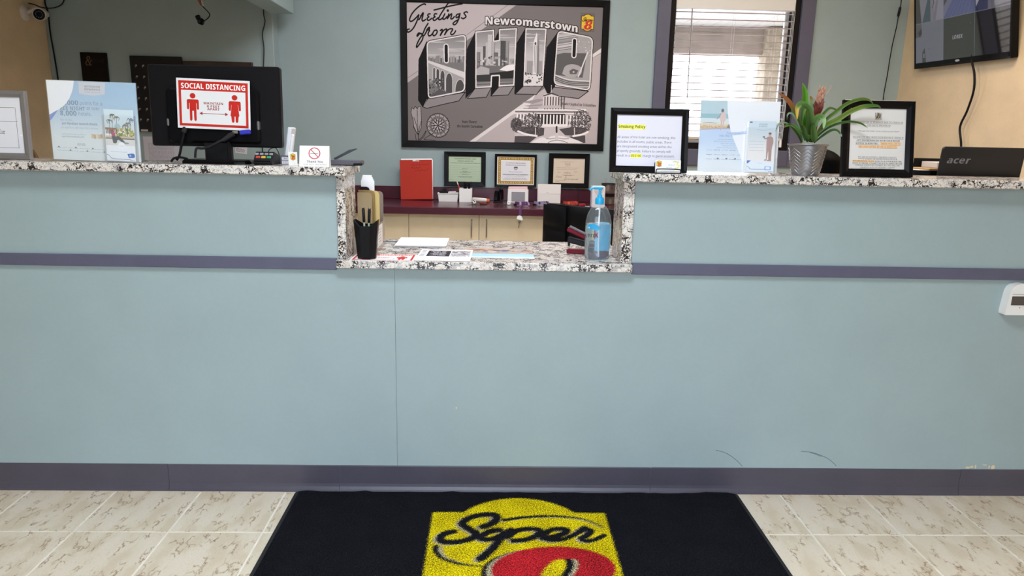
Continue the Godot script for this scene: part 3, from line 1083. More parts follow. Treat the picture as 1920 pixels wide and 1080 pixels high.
	var local = PackedVector2Array()
	for q in p: local.append(q - lo)
	fill(m, local, Color.WHITE)
	var d = v.get_data()
	var k = m.get_data()
	for y in h:
		var x = 0
		while x < w:
			if k[(y * w + x) * 3] > 0:
				var x1 = x
				while x1 < w and k[(y * w + x1) * 3] > 0: x1 += 1
				im.blit_rect(v, Rect2i(x, y, x1 - x, 1), Vector2i(int(lo.x) + x, int(lo.y) + y))
				x = x1
			x += 1

func inset(p: PackedVector2Array, d: float) -> PackedVector2Array:
	var o = Geometry2D.offset_polygon(p, -d, Geometry2D.JOIN_ROUND)
	return o[0] if o.size() else p

func rounded(p: PackedVector2Array, r: float) -> PackedVector2Array:
	var out = PackedVector2Array()
	for i in p.size():
		var a = p[(i + p.size() - 1) % p.size()]
		var b = p[i]
		var c = p[(i + 1) % p.size()]
		var s = b + (a - b).normalized() * r
		var e = b + (c - b).normalized() * r
		for k in 6:
			var t = k / 5.0
			out.append(s.lerp(b, t).lerp(b.lerp(e, t), t))
	return out

func poster_art() -> Image:
	var im = canvas(1420, 945, PAPER)
	# the broad band across, and the thin lines along it
	fill(im, P("796 -3 1420 -28 1434 263 459 943 -9 955 -15 554"), MID)
	line(im, P("750 -13 433 209"), 3, MID)
	line(im, P("90 453 -25 527"), 3, MID)
	line(im, P("1446 291 1354 343"), 3, MID)
	line(im, P("773 747 502 942"), 3, MID)
	fill(im, P("1444 256 1353 320 1354 343 1446 286"), PALE)
	fill(im, P("944 602 461 943 504 942 773 749 891 704"), PALE)
	# the four big letters: solid sides first
	for e in ["144 254 83 383 78 660 112 710 152 648 184 597", "497 182 434 305 427 642 509 561", "632 241 670 166 672 241", "621 486 613 620 674 551 676 484", "859 152 795 258 788 604 861 541", "1096 171 1016 281 1001 538 1037 606 1088 556"]:
		fill(im, P(e), DARK)
	for e in ["152 646 425 599 378 659 257 687 141 716 112 705", "500 567 619 559 581 629 441 642", "674 553 787 543 743 610 615 620", "854 545 998 542 952 602 794 603", "1079 548 1338 571 1266 624 1143 612 1037 604"]:
		fill(im, P(e), Color("8d8586"))
		var q = P(e)
		q.append(q[0])
		line(im, q, 5, DARK)
	line(im, P("144 652 118 702"), 3, Color("8d8586"))
	var faces = [rounded(P("142 258 429 204 425 593 150 650"), 34), P("496 184 632 168 633 242 668 236 667 163 797 154 787 545 671 554 672 481 622 485 619 560 499 568"),
		P("859 153 1013 152 998 542 853 545"), rounded(P("1092 162 1356 203 1349 569 1075 532"), 40)]
	for k in 4:
		var f = faces[k]
		var q = f.duplicate()
		q.append(f[0])
		line(im, q, 9, DARK)
		fill(im, f, PALE)
		letter_photo(im, inset(f, 9), k)
	for e in ["284 288 286 385", "1219 228 1219 329"]:
		line(im, P(e), 38, PALE)
		line(im, P(e), 23, Color("1d1b1c"))
	# brush script at the top left
	for e in ["137 15 131 11 118 13 91 27 59 54 36 82 22 112 24 125 33 128 51 118 75 96 88 84 74 125 54 163 35 186 15 199 4 197 4 183 19 179",
			"88 116 104 93 112 76 119 69 119 80 108 88 100 90 117 87 111 106 113 123 125 120 137 113",
			"170 75 156 77 152 88 160 94 148 105 152 117 164 116 180 104", "217 74 203 74 197 87 205 93 191 102 193 116 207 115 226 99",
			"302 -2 273 36 242 81 230 107 240 112 258 99", "197 49 242 38 312 20 399 3", "275 72 261 99 263 108 277 104 291 89",
			"304 72 293 103 312 79 324 71 322 86 318 103 330 103 343 89", "382 70 363 74 355 89 363 96 378 81 384 68 375 103 359 133 343 143 334 136 347 122 375 107",
			"439 59 429 55 413 63 421 76 427 87 410 100 394 96",
			"154 138 132 172 113 210 89 203 75 218 77 225 97 206 117 217 112 247 89 281 71 300 71 285 89 248 109 221",
			"126 219 144 190 152 172 164 164 162 177 148 181 144 183 164 182 154 205 158 220 171 219 183 208",
			"214 181 197 187 187 208 195 219 210 211 220 192 214 181", "242 184 255 175 255 188 242 216 265 184 287 172 285 187 273 211 293 183 312 171 332 173 318 197 324 210 342 200 353 183"]:
		line(im, smooth2(P(e), 6), 9.5, Color("100e0f"))
	disc(im, P("296 50")[0], 8.5, Color("151314"))
	# the town's name in raised letters
	var n = P("569 135 1238 138")
	for e in [[6, 8], [4, 6], [-5, 3], [5, -4], [-5, -5], [0, 7], [7, 3], [0, -6], [-4, 6]]:
		write(im, "Newcomerstown", n[0].x + e[0], n[0].y + e[1], 70, Color("2b292a"), {bold = true, w = n[1].x - n[0].x, slope = -0.035, bend = 0.000135})
	for e in [[-1, 0], [1, 0], [0, -1], [0, 1]]: write(im, "Newcomerstown", n[0].x + e[0], n[0].y + e[1], 70, PALE, {bold = true, w = n[1].x - n[0].x, slope = -0.035, bend = 0.000135})
	# the sign's badge
	var b = P("1266 52 1352 160 1257 42 1359 167")
	rect(im, b[2].x, b[2].y, b[3].x - b[2].x, b[3].y - b[2].y, Color("5f5859"))
	rect(im, b[2].x + 2, b[2].y + 2, b[3].x - b[2].x - 4, b[3].y - b[2].y - 4, Color("6f6868"))
	badge(im, b[0].x, b[0].y, b[1].x - b[0].x, b[1].y - b[0].y)
	# captions
	var c = P("458 812 461 844 1145 668")
	write(im, "State Flower", c[0].x, c[0].y, 25, Color("1c1a1b"), {serif = true, bold = true, a = 0.5, w = 112})
	write(im, "the Scarlet Carnation", c[1].x, c[1].y, 25, Color("1c1a1b"), {serif = true, bold = true, a = 0.5, w = 190})
	# the state house with its drum, colonnade, trees and forecourt
	fill(im, P("966 693 1271 687 1334 704 1339 811 1329 933 800 944 792 794 800 715"), Color("c9bfbf"))
	for e in ["842 659 964 634 1003 642 927 667", "1126 630 1173 624 1126 644", "861 682 984 670 994 677 899 688"]: fill(im, smooth2(P(e)), Color("9b9294"))
	fill(im, P("1002 610 1011 598 1063 588 1106 601 1120 607 1123 674 1004 676"), Color("d6cdcb"))
	fill(im, P("1002 608 1063 585 1118 605 1118 613 1063 597 1004 615"), Color("4a4546"))
	for k in 8:
		var d = P("1012 615 696 503 708 503")
		rect(im, d[0].x + k * 20.5, d[0].y, 8, 92, Color("4f494a"))
	line(im, P("1061 536 1061 586"), 4, Color("e4dcda"))
	fill(im, P("1061 542 1073 554 1063 558"), DARK)
	line(im, P("1127 596 1133 690"), 2, Color("8c8485"))
	fill(im, P("994 677 1132 674 1142 694 985 698"), Color("c0b6b5"))
	fill(im, P("800 709 1324 697 1325 708 800 715"), Color("eee7e4"))
	line(im, P("857 700 966 696"), 3, DARK)
	line(im, P("1157 696 1286 700"), 3, DARK)
	line(im, P("800 725 1325 717"), 8, Color("5d5657"))
	fill(im, P("798 732 1325 723 1325 730 798 739"), Color("e6dedc"))
	fill(im, P("798 739 1326 731 1329 806 800 817"), Color("b7adac"))
	fill(im, P("963 737 1170 733 1173 805 965 809"), Color("2f2b2c"))
	for k in 21:
		var x = P("808 738 696 503 834 738")
		var px = x[0].x + k * (x[2].x - x[0].x) * 0.955
		var d = P("701 741 702 820")
		rect(im, px, d[0].y, 10, d[1].y - d[0].y, Color("efe8e6"))
		if k < 6 or k > 14:
			for y in [530, 615]:
				var q = P("701 745 701 764 701 785")
				rect(im, px + 15, q[0 if y == 530 else 2].y, 12, 22, Color("6a6364"))
	fill(im, P("960 809 1180 805 1185 823 956 828"), Color("e9e2e0"))
	for e in ["822 831 941 828 1018 836 1015 887 953 903 799 869", "1128 841 1243 822 1335 829 1332 872 1241 887 1176 884", "799 897 972 893 906 945 795 947", "1202 893 1327 881 1330 936 1310 937"]: fill(im, P(e), Color("544d4f"))
	var r = RandomNumberGenerator.new()
	r.seed = 44
	for e in [[470, 690, 95], [1230, 660, 100], [225, 690, 55]]:
		var o = P("926 815 1290 793 809 817")[[470, 1230, 225].find(e[0])]
		for k in 480:
			var t = r.randf() * TAU
			var d = sqrt(r.randf()) * e[2] * 0.78
			disc(im, o + Vector2(cos(t) * d, sin(t) * d * 1.15), r.randf_range(2.0, 5.0), Color("3a3536").lerp(Color("8c8384"), r.randf() * (0.35 + 0.5 * d / e[2])))
	for e in ["822 863 885 883 962 893", "1236 889 1298 877 1345 857"]: line(im, smooth2(P(e)), 14, Color("eee7e5"))
	fill(im, smooth2(P("920 944 972 912 1010 902 1040 910 1077 891 1145 889 1203 902 1261 915 1315 936")), Color("eae3e1"))
	line(im, smooth2(P("1050 941 1069 929 1117 921 1165 927 1195 938")), 4, Color("6a6364"))
	line(im, smooth2(P("1035 911 1068 912 1116 904 1165 910 1203 907")), 4, Color("6a6364"))
	fill(im, P("1100 867 1121 867 1125 920 1100 921"), Color("d2c9c7"))
	line(im, P("1109 827 1110 862"), 14, Color("3a3536"))
	for e in ["951 837 953 893", "1243 831 1246 887"]: line(im, P(e), 5, Color("e9e2e0"))
	write(im, "State Capital in Columbus", P("1144 670")[0].x, P("1144 670")[0].y, 24, Color("242122"), {serif = true, bold = true, w = 252, slope = 0.035})
	# the carnation
	var h = P("225 834")[0]
	var ink = Color("201d1e")
	var petal = Color("a29999")
	for k in 14:
		var t = TAU * k / 14 + 0.15
		var q = PackedVector2Array()
		for i in 7:
			var u = t + (i - 3) * 0.078
			q.append(h + Vector2(cos(u), sin(u)) * (82 + (5 if i % 2 else -3)))
		q.append(h + Vector2(cos(t + 0.1), sin(t + 0.1)) * 16)
		q.append(h + Vector2(cos(t - 0.1), sin(t - 0.1)) * 16)
		fill(im, q, petal)
		q.append(q[0])
		line(im, q, 4, ink)
		for s in 3: line(im, PackedVector2Array([h + Vector2(cos(t + s * 0.1 - 0.1), sin(t + s * 0.1 - 0.1)) * 50, h + Vector2(cos(t + s * 0.1 - 0.08), sin(t + s * 0.1 - 0.08)) * 64]), 3, ink)
	for k in 7:
		var t = TAU * k / 7
		var q = PackedVector2Array([h, h + Vector2(cos(t - 0.35), sin(t - 0.35)) * 26, h + Vector2(cos(t), sin(t)) * 38, h + Vector2(cos(t + 0.35), sin(t + 0.35)) * 26])
		fill(im, q, Color("b5acac"))
		q.append(q[0])
		line(im, q, 3, ink)
	for e in ["31 713 45 723 58 703 71 723 80 705 97 704 100 754 103 815 100 852 77 899 62 881 44 845 41 802 25 749"]:
		fill(im, P(e), petal)
		var q = P(e)
		q.append(q[0])
		line(im, q, 3.5, ink)
	for e in ["45 781 63 831 77 899", "71 730 72 809 77 881", "100 808 85 859 81 899", "41 846 59 878 77 903", "79 899 79 943", "55 896 62 943", "80 939 106 917 136 872 118 916 88 942", "181 893 144 916 121 934 173 937 203 940"]: line(im, smooth2(P(e)), 3.5, ink)
	return im

func badge(im: Image, x: float, y: float, w: float, h: float):
	# the chain's sign as it is printed small
	logo_board(im, x, y, w, h, Color("dcb63c"), Color("3a2d1c"), w * 0.045)
	var k = w / 598.0
	script_word(im, Vector2(x - 513 * k, y + h * 0.03 - 53 * k + 12 * k), k, maxf(2.0, w * 0.05), Color("1e1a12"))
	logo_eight(im, Vector2(x + w * 0.62, y + h * 0.51), w * 0.29, Color("c13a32"), Color("e6c48c"), Color("c13a32"))

func hung_frame(called: String, label: String, category: String, group: String, at: Vector3, w: float, h: float, border: float, art: Image, colour: Material, lip := 0.012) -> Node3D:
	# a framed print against the wall, at its lower middle
	var t = thing(called, label, category, at, group)
	var s = nst()
	moulding(s, w, h, [Vector2(0, 0), Vector2(0, 0.018), Vector2(0.003, 0.022), Vector2(border - 0.004, 0.020), Vector2(border, 0.016), Vector2(border, lip - 0.004)])
	var o = fin(s, "frame", colour, t)
	o.position.y = h / 2
	var c = sheet("print", w - 2 * border + 0.004, h - 2 * border + 0.004, 0.002, printed(art), mats.paper, t)
	c.position = Vector3(0, border - 0.002, lip - 0.002)
	s = nst()
	box(s, Vector3(0, h / 2, 0.002), Vector3(w - 0.01, h - 0.01, 0.004))
	fin(s, "backing", hexed("4a3a2c", 0.8), t)
	return t

func green_certificate() -> Image:
	var im = canvas(760, 620, Color("b6c6ac"))
	var ink = Color("2d3a30")
	rect(im, 10, 14, 740, 3, Color("8fa38c"))
	write(im, "TUSCARAWAS COUNTY, OHIO", 385, 78, 36, ink, {serif = true, bold = true, a = 0.5, w = 500})
	write(im, "LODGING EXCISE TAX", 390, 132, 36, ink, {serif = true, bold = true, a = 0.5, w = 370})
	write(im, "TRANSIENT OCCUPANCY REGISTRATION CERTIFICATE", 390, 178, 26, ink, {serif = true, bold = true, a = 0.5, w = 690})
	for k in 9:
		small_print(im, 30, 238 + k * 42, 700, 9, Color("8a9c86"), 100 + k)
		rect(im, 30, 246 + k * 42, 700, 2, Color("a2b39b"))
	for e in [[320, 312, 130], [335, 370, 90], [265, 392, 250], [315, 440, 150], [230, 506, 320]]: small_print(im, e[0], e[1], e[2], 16, ink, int(e[0]))
	small_print(im, 25, 580, 80, 9, ink, 3)
	small_print(im, 640, 575, 70, 11, ink, 4)
	return im

func gold_certificate() -> Image:
	var im = canvas(840, 640, Color("ece6dc"))
	var gold = Color("a98442")
	rect(im, 28, 22, 784, 596, gold)
	for k in 46:
		for y in [28, 566]:
			rect(im, 34 + k * 17, y, 8, 46, Color("6b4d22") if k % 2 else Color("e3c887"))
			disc(im, Vector2(34 + k * 17 + 8, y + 23), 6, Color("f1dfa9") if k % 3 else Color("54391a"))
	for k in 30:
		for x in [34, 752]:
			rect(im, x, 84 + k * 16, 54, 7, Color("6b4d22") if k % 2 else Color("e3c887"))
			disc(im, Vector2(x + 27, 90 + k * 16), 6, Color("f1dfa9") if k % 3 else Color("54391a"))
	rect(im, 90, 84, 660, 470, Color("f4ead0"))
	rect(im, 100, 94, 640, 450, Color("e2e0e4"))
	var ink = Color("3d3b40")
	write(im, "Let's All Work To Fight Drug Abuse!", 420, 158, 30, ink, {serif = true, a = 0.5, w = 440, bold = true})
	write(im, "CERTIFICATE OF APPRECIATION", 420, 206, 30, ink, {serif = true, a = 0.5, w = 450})
	fill(im, smooth2(PackedVector2Array([Vector2(378, 236), Vector2(420, 228), Vector2(462, 236), Vector2(456, 280), Vector2(420, 304), Vector2(384, 280), Vector2(378, 236)])), Color("5d5b60"))
	fill(im, smooth2(PackedVector2Array([Vector2(390, 256), Vector2(420, 262), Vector2(450, 256), Vector2(444, 280), Vector2(420, 292), Vector2(396, 280), Vector2(390, 256)])), Color("cfcdd2"))
	write(im, "Thank you for supporting the", 420, 352, 24, ink, {a = 0.5, w = 300})
	write(im, "NEWCOMERSTOWN POLICE DEPARTMENT", 420, 418, 30, Color("1f1d22"), {bold = true, a = 0.5, w = 570})
	small_print(im, 210, 446, 410, 14, Color("7d7b82"), 5)
	small_print(im, 180, 494, 470, 14, ink, 6)
	small_print(im, 150, 520, 540, 14, ink, 7)
	return im

func cream_certificate() -> Image:
	var im = canvas(760, 610, Color("d8c8b4"))
	var ink = Color("8b7a68")
	for e in [[180, 96, 310, 9], [265, 124, 160, 10], [280, 152, 130, 18], [290, 180, 110, 14], [285, 204, 140, 9], [80, 244, 520, 13], [85, 280, 470, 11], [110, 352, 60, 20], [500, 336, 80, 16], [300, 342, 70, 14], [270, 370, 150, 22], [225, 418, 290, 12], [280, 428, 160, 20], [75, 424, 50, 9], [75, 470, 130, 20], [300, 476, 30, 28], [270, 520, 340, 22], [60, 545, 250, 14], [60, 575, 100, 16]]:
		small_print(im, e[0], e[1], e[2], e[3], ink.darkened(0.25 if e[3] > 15 else 0.0), int(e[0] + e[1]))
	return im

func build_back_wall():
	hung_frame("framed_poster", "large black framed grey postcard style poster with big picture letters on back wall", "poster", "", Vector3(0.0745, 1.187, BACK), 1.512, 1.067, 0.049, poster_art(), hexed("100e0d", 0.28))
	var g = "framed certificates under the poster"
	hung_frame("framed_certificate", "thick black frame holding a pale green tax certificate", "certificate", g, Vector3(-0.208, 0.905, -2.985), 0.311, 0.256, 0.034, green_certificate(), hexed("121011", 0.32))
	hung_frame("framed_certificate", "thin black frame holding a white certificate with ornate gold border", "certificate", g, Vector3(0.174, 0.906, -2.985), 0.316, 0.244, 0.018, gold_certificate(), hexed("15110f", 0.32))
	hung_frame("framed_certificate", "thick black frame holding a cream permit with small faded print", "certificate", g, Vector3(0.576, 0.908, -2.985), 0.308, 0.256, 0.036, cream_certificate(), hexed("100d0c", 0.32))
	# a cord down the wall at the right
	var s = nst()
	tube(s, spline(V("2.938 2.526 -2.985 2.957 2.310 -2.985 2.952 2.229 -2.985 2.947 2.126 -2.985 2.932 1.976 -2.985 2.925 1.787 -2.985 2.918 1.607 -2.985 2.940 1.322 -2.985"), 6), 0.0036, 6)
	lathe(s, [Vector2(0, -0.03), Vector2(0.009, -0.03), Vector2(0.009, 0.03), Vector2(0, 0.03)], 8, Transform3D(Basis(Vector3.FORWARD, 0.1), V("2.952 2.229 -2.985")[0]))
	tag(fin(s, "black_wire", mats.cord, self), "thin black cord hanging down the teal wall right of the window", "cord")

# ------------------------------------------------------------------ the maroon desk along the back wall
func cabinet(x0: float, x1: float, hinge_left: bool, label: String):
	var t = thing("base_cabinet", label, "cabinet", Vector3((x0 + x1) / 2, 0, -2.7), "almond base cabinets under the maroon worktop")
	var w = x1 - x0
	var s = nst()
	box(s, Vector3(0, 0.42, -0.03), Vector3(w, 0.66, 0.5))
	box(s, Vector3(0, 0.046, -0.05), Vector3(w, 0.09, 0.44))
	fin(s, "body", mats.almond, t)
	s = nst()
	box(s, Vector3(0, 0.42, 0.23), Vector3(w - 0.0035, 0.655, 0.018), 0.0015)
	var d = fin(s, "door", mats.almond, t)
	s = nst()
	var x = (w / 2 - 0.052) * (1 if hinge_left else -1)
	tube(s, spline([Vector3(x, 0.714, 0.239), Vector3(x, 0.711, 0.262), Vector3(x, 0.690, 0.268), Vector3(x, 0.655, 0.269), Vector3(x, 0.62, 0.268), Vector3(x, 0.60, 0.262), Vector3(x, 0.597, 0.239)], 5), 0.0046, 8)
	fin(s, "handle", mats.steel, d)

func build_back_desk():
	cabinet(-1.03, -0.573, false, "almond cabinet at the left end under the maroon worktop, behind the files")
	cabinet(-0.573, -0.088, true, "almond cabinet under the red folder, its handle at the right edge")
	cabinet(-0.088, 0.397, false, "almond cabinet under the key rings, its handle at the left edge")
	cabinet(0.397, 0.882, true, "almond cabinet mostly hidden behind the quilted black chair")
	cabinet(0.882, 1.34, false, "almond cabinet at the right end under the maroon worktop")
	var t = thing("maroon_worktop", "dark maroon laminate worktop with backsplash along the back wall", "counter top")
	var s = nst()
	box(s, Vector3(0.155, 0.7755, -2.70), Vector3(2.41, 0.049, 0.58), 0.004)
	fin(s, "top", mats.maroon, t)
	s = nst()
	box(s, Vector3(0.155, 0.848, -2.9925), Vector3(2.41, 0.096, 0.015), 0.003)
	fin(s, "backsplash", mats.maroon, t)
	# red folder leaning on the wall
	t = thing("red_folder", "red paper folder full of papers leaning on the wall above maroon worktop", "folder", Vector3(-0.562, DESK + 0.006, -2.905))
	leaned(t, 0, 4.0, 1.6)
	var im = canvas(480, 620, Color("b53a2e"))
	var ink = Color("7a2018")
	for e in [[[170, 82], [190, 70], [215, 84], [250, 72], [290, 80], [330, 70], [380, 76], [430, 66]], [[165, 130], [185, 118], [215, 132], [245, 120], [280, 128], [300, 118]], [[230, 172], [260, 160], [300, 170], [330, 156], [360, 166], [410, 152]]]:
		var p = PackedVector2Array()
		for q in e: p.append(Vector2(q[0], q[1]))
		line(im, smooth2(p), 4, ink)
		for q in e: line(im, PackedVector2Array([Vector2(q[0] + 6, q[1] - 14), Vector2(q[0], q[1] + 8)]), 3.5, ink)
	s = nst()
	for k in 3: box(s, Vector3(0.004 + k * 0.003, 0.152 - k * 0.002, -0.004 - k * 0.002), Vector3(0.226, 0.298 - k * 0.004, 0.001), 0.0, Basis(Vector3.FORWARD, 0.01 * k))
	fin(s, "papers", mats.paper, t)
	var o = sheet("cover", 0.238, 0.29, 0.0012, printed(im, 0.7), hexed("b5352a", 0.7), t)
	o = sheet("back_cover", 0.238, 0.29, 0.0012, hexed("b5352a", 0.7), hexed("b5352a", 0.7), t)
	o.position.z = -0.012
	s = nst()
	box(s, Vector3(0.0, 0.283, 0.001), Vector3(0.05, 0.006, 0.002), 0.0005)
	box(s, Vector3(-0.012, 0.287, 0.001), Vector3(0.02, 0.01, 0.002), 0.0005)
	fin(s, "prong_clip", mats.white, t)
	# white basket
	t = thing("white_basket", "small white plastic basket of black and white packets beside the red folder", "basket", Vector3(-0.328, DESK, -2.885))
	leaned(t, 3, 0)
	s = nst()
	tray_shell(s, 0.135, 0.09, 0.15, 0.1, 0.058, 0.003)
	fin(s, "basket", mats.white, t)
	s = nst()
	tube(s, [Vector3(-0.076, 0.058, 0.051), Vector3(0.076, 0.058, 0.051), Vector3(0.076, 0.058, -0.051), Vector3(-0.076, 0.058, -0.051), Vector3(-0.076, 0.058, 0.051)], 0.0028, 6)
	fin(s, "rim", mats.white, t)
	for e in [[-0.045, 0.0, 0.05, 0.3, true, "leftmost black packet in the white basket"], [-0.02, 0.012, 0.045, -0.2, true, "black packet at the middle front of the white basket"], [-0.03, -0.025, 0.06, 0.1, true, "black packet at the back of the white basket"], [0.03, 0.015, 0.066, 0.05, false, "white packet at the front right of the white basket"], [0.036, -0.012, 0.06, -0.12, false, "white packet at the back right of the white basket"]]:
		s = nst()
		box(s, Vector3.ZERO, Vector3(0.034 if e[4] else 0.058, 0.05 if e[4] else 0.012, 0.02), 0.003)
		o = tag(fin(s, "packet", hexed("1b1a1c", 0.4) if e[4] else hexed("dedad6", 0.5), self), "", "packet", "packets in the white basket")
		o.set_meta("label", e[5])
		o.transform = t.transform * Transform3D(Basis(Vector3.BACK, e[3]), Vector3(e[0], e[2] + (0.004 if e[4] else 0.0), e[1]))
	# white pen cup
	t = thing("pen_cup", "square white plastic pen cup on the maroon worktop", "pen cup", Vector3(-0.196, DESK, -2.87))
	s = nst()
	tray_shell(s, 0.092, 0.092, 0.094, 0.094, 0.098, 0.003)
	fin(s, "cup", mats.white, t)
	var r = RandomNumberGenerator.new()
	r.seed = 12
	var pens = []
	for k in 13:
		s = nst()
		var a = Vector3(r.randf_range(-0.02, 0.03), 0.006, r.randf_range(-0.02, 0.02))
		var b = Vector3(r.randf_range(-0.022, 0.05), r.randf_range(0.118, 0.15), r.randf_range(-0.036, 0.036))
		var orange = k == 12
		if orange:
			a = Vector3(-0.012, 0.006, 0.02)
			b = Vector3(-0.062, 0.140, 0.03)
		tube(s, [a, a.lerp(b, 0.9), b], [0.0042, 0.0042, 0.002], 7)
		o = fin(s, "pen", hexed("d9532c", 0.4) if orange else hexed("17161a", 0.3), self)
		o.position = t.position
		if orange: tag(o, "orange pen leaning out of the white pen cup", "pen")
		else:
			tag(o, "", "pen", "black pens in the white cup")
			pens.append([b.x, o])
		if orange:
			s = nst()
			tube(s, [a.lerp(b, 0.9), b + (b - a) * 0.06], [0.0043, 0.003], 7)
			fin(s, "tip", mats.white, o)
	pens.sort_custom(func(p, q): return p[0] < q[0])
	for k in pens.size(): pens[k][1].set_meta("label", "black pen in the white pen cup, its tip %s from the left" % NTH[k])
	# pale tube lying on its side
	t = thing("pale_tube", "pale squeeze tube with orange cap lying on the maroon worktop", "tube", Vector3(-0.085, DESK + 0.019, -2.80))
	leaned(t, -14, 0)
	s = nst()
	tube(s, [Vector3(-0.062, 0, 0), Vector3(-0.058, 0, 0), Vector3(0.03, 0.0, 0), Vector3(0.05, -0.002, 0)], [0.012, 0.0185, 0.0165, 0.014], 14)
	fin(s, "barrel", hexed("d9cfc8", 0.5), t)
	s = nst()
	tube(s, [Vector3(0.05, -0.003, 0), Vector3(0.066, -0.003, 0), Vector3(0.07, -0.003, 0)], [0.0155, 0.0145, 0.008], 12)
	fin(s, "cap", hexed("b4512f", 0.5), t)
	# black stapler standing on end
	t = thing("black_punch", "small glossy black punch standing upright between the pale tube and pink papers", "hole punch", Vector3(0.045, DESK, -2.86))
	s = nst()
	box(s, Vector3(0, 0.006, 0), Vector3(0.07, 0.012, 0.06), 0.003)
	box(s, Vector3(-0.015, 0.048, 0.008), Vector3(0.03, 0.074, 0.03), 0.006, Basis(Vector3.FORWARD, 0.1))
	fin(s, "body", mats.gloss, t)
	s = nst()
	tube(s, spline([Vector3(0.006, 0.012, 0.0), Vector3(0.008, 0.06, 0.0), Vector3(0.016, 0.092, 0.002), Vector3(0.028, 0.086, 0.004), Vector3(0.03, 0.02, 0.0)]), 0.009, 8)
	fin(s, "lever", mats.gloss, t)
	# white letter caddy with pink slips
	t = thing("letter_caddy", "white plastic caddy with grey label holding pink slips", "letter holder", Vector3(0.191, DESK, -2.88))
	s = nst()
	box(s, Vector3(0, 0.003, 0), Vector3(0.152, 0.006, 0.07), 0.002)
	prism(s, P("-0.077 0 0.077 0 0.0765 0.098 -0.0735 0.098"), 0.03, 0.034, Transform3D.IDENTITY, 0.001)
	prism(s, P("-0.077 0 0.077 0 0.0765 0.098 -0.0735 0.098"), -0.034, -0.03)
	for x in [-0.0745, 0.0745]: box(s, Vector3(x, 0.02, 0), Vector3(0.003, 0.034, 0.066))
	fin(s, "holder", mats.white, t)
	s = nst()
	box(s, Vector3(0.002, 0.045, 0.0345), Vector3(0.1, 0.07, 0.003), 0.001)
	fin(s, "label_plate", hexed("8e8b90", 0.35), t)
	for k in 5:
		s = nst()
		box(s, Vector3.ZERO, Vector3(0.138, 0.104, 0.0006))
		o = fin(s, "pink_slip", hexed("e3b6bd", 0.7) if k % 2 else hexed("ecc4ca", 0.7), self)
		tag(o, "pink paper slip in the white letter caddy, %s from the front" % NTH[k], "paper slip", "pink slips in the caddy")
		o.transform = Transform3D(Basis(Vector3.BACK, (k - 2) * 0.008), t.position + Vector3((k - 2) * 0.002, 0.062 + k * 0.0006, 0.018 - k * 0.009))
	# white flip box
	t = thing("white_box", "blank white cardboard box standing under the cream certificate", "box", Vector3(0.423, DESK, -2.885))
	leaned(t, -1, 0)
	s = nst()
	box(s, Vector3(0, 0.066, 0), Vector3(0.172, 0.132, 0.05), 0.002)
	fin(s, "carton", hexed("e6dfda", 0.6), t)
	s = nst()
	box(s, Vector3(0, 0.104, 0.0254), Vector3(0.172, 0.072, 0.0012), 0.0005)
	fin(s, "flap", hexed("eae3de", 0.6), t)
	im = canvas(120, 40, Color("eae3de"))
	small_print(im, 30, 26, 60, 16, Color("77706c"), 19)
	o = sheet("lettering", 0.03, 0.01, 0.0004, printed(im), mats.white, t)
	o.position = Vector3(-0.012, 0.072, 0.0263)
	# key rings
	keys(Vector3(-0.14, DESK, -2.66), "bunch of keys with a small football ball fob before the white pen cup", 0)
	keys(Vector3(-0.045, DESK, -2.70), "bunch of keys with orange head covers before the pale tube", 1)
	keys(Vector3(0.108, DESK, -2.69), "bunch of keys with white round fob before the letter caddy", 2)
	lanyard(Vector3(0.206, DESK, -2.62), "purple patterned lanyard hanging a white tag and key over the worktop edge", Color("5c2f63"), Color("c9a7c9"), true)
	lanyard(Vector3(0.345, DESK, -2.68), "grey and lilac lanyard coiled before the blank white box", Color("8f86a5"), Color("3a3340"), false)
	lanyard(Vector3(0.56, DESK, -2.72), "red lanyard coiled on the worktop above the quilted chair", Color("b3372a"), Color("d9663a"), false)
	t = thing("red_pouch", "small red pouch beside the white air freshener on the worktop", "pouch", Vector3(0.645, DESK, -2.64))
	s = nst()
	box(s, Vector3(0, 0.011, 0), Vector3(0.05, 0.022, 0.03), 0.006, Basis(Vector3.UP, 0.3))
	fin(s, "pouch", hexed("a3202c", 0.5), t)
	s = nst()
	box(s, Vector3(0.036, 0.003, 0.012), Vector3(0.035, 0.005, 0.014), 0.002, Basis(Vector3.UP, -0.3))
	fin(s, "strap_end", hexed("d8d0cc", 0.5), t)
	# air freshener
	t = thing("air_freshener", "white plastic air freshener dispenser standing behind the sanitizer bottle", "air freshener", Vector3(0.742, DESK, -2.56))
	s = nst()
	prism(s, round_rect(0.094, 0.155, 0.012, Vector2(0, 0.078)), -0.035, 0.032, Transform3D.IDENTITY, 0.006)
	fin(s, "body", hexed("e4e0e4", 0.35), t)
	s = nst()
	prism(s, smooth2(P("-0.032 0.14 0.032 0.14 0.03 0.115 0 0.088 -0.03 0.115"), 3), 0.032, 0.0335)
	fin(s, "front_plate", hexed("cfc6c6", 0.4), t)
	s = nst()
	lathe(s, [Vector2(0.003, 0), Vector2(0.003, 0.002), Vector2(0, 0.002)], 8, Transform3D(Basis(Vector3.RIGHT, PI / 2), Vector3(0.006, 0.112, 0.0335)))
	fin(s, "indicator", mats.black, t)
	# mug of clips
	im = canvas(512, 256, Color("5a4a44"))
	var r2 = RandomNumberGenerator.new()
	r2.seed = 8
	for k in 60: disc(im, Vector2(r2.randf() * 512, r2.randf() * 256), r2.randf_range(8, 34), [Color("8c5a50"), Color("3d3a3c"), Color("6f6a58"), Color("7d726c"), Color("9c4a42")][k % 5])
	t = thing("patterned_mug", "dark patterned mug standing at the right end of the maroon worktop", "mug", Vector3(0.868, DESK, -2.86))
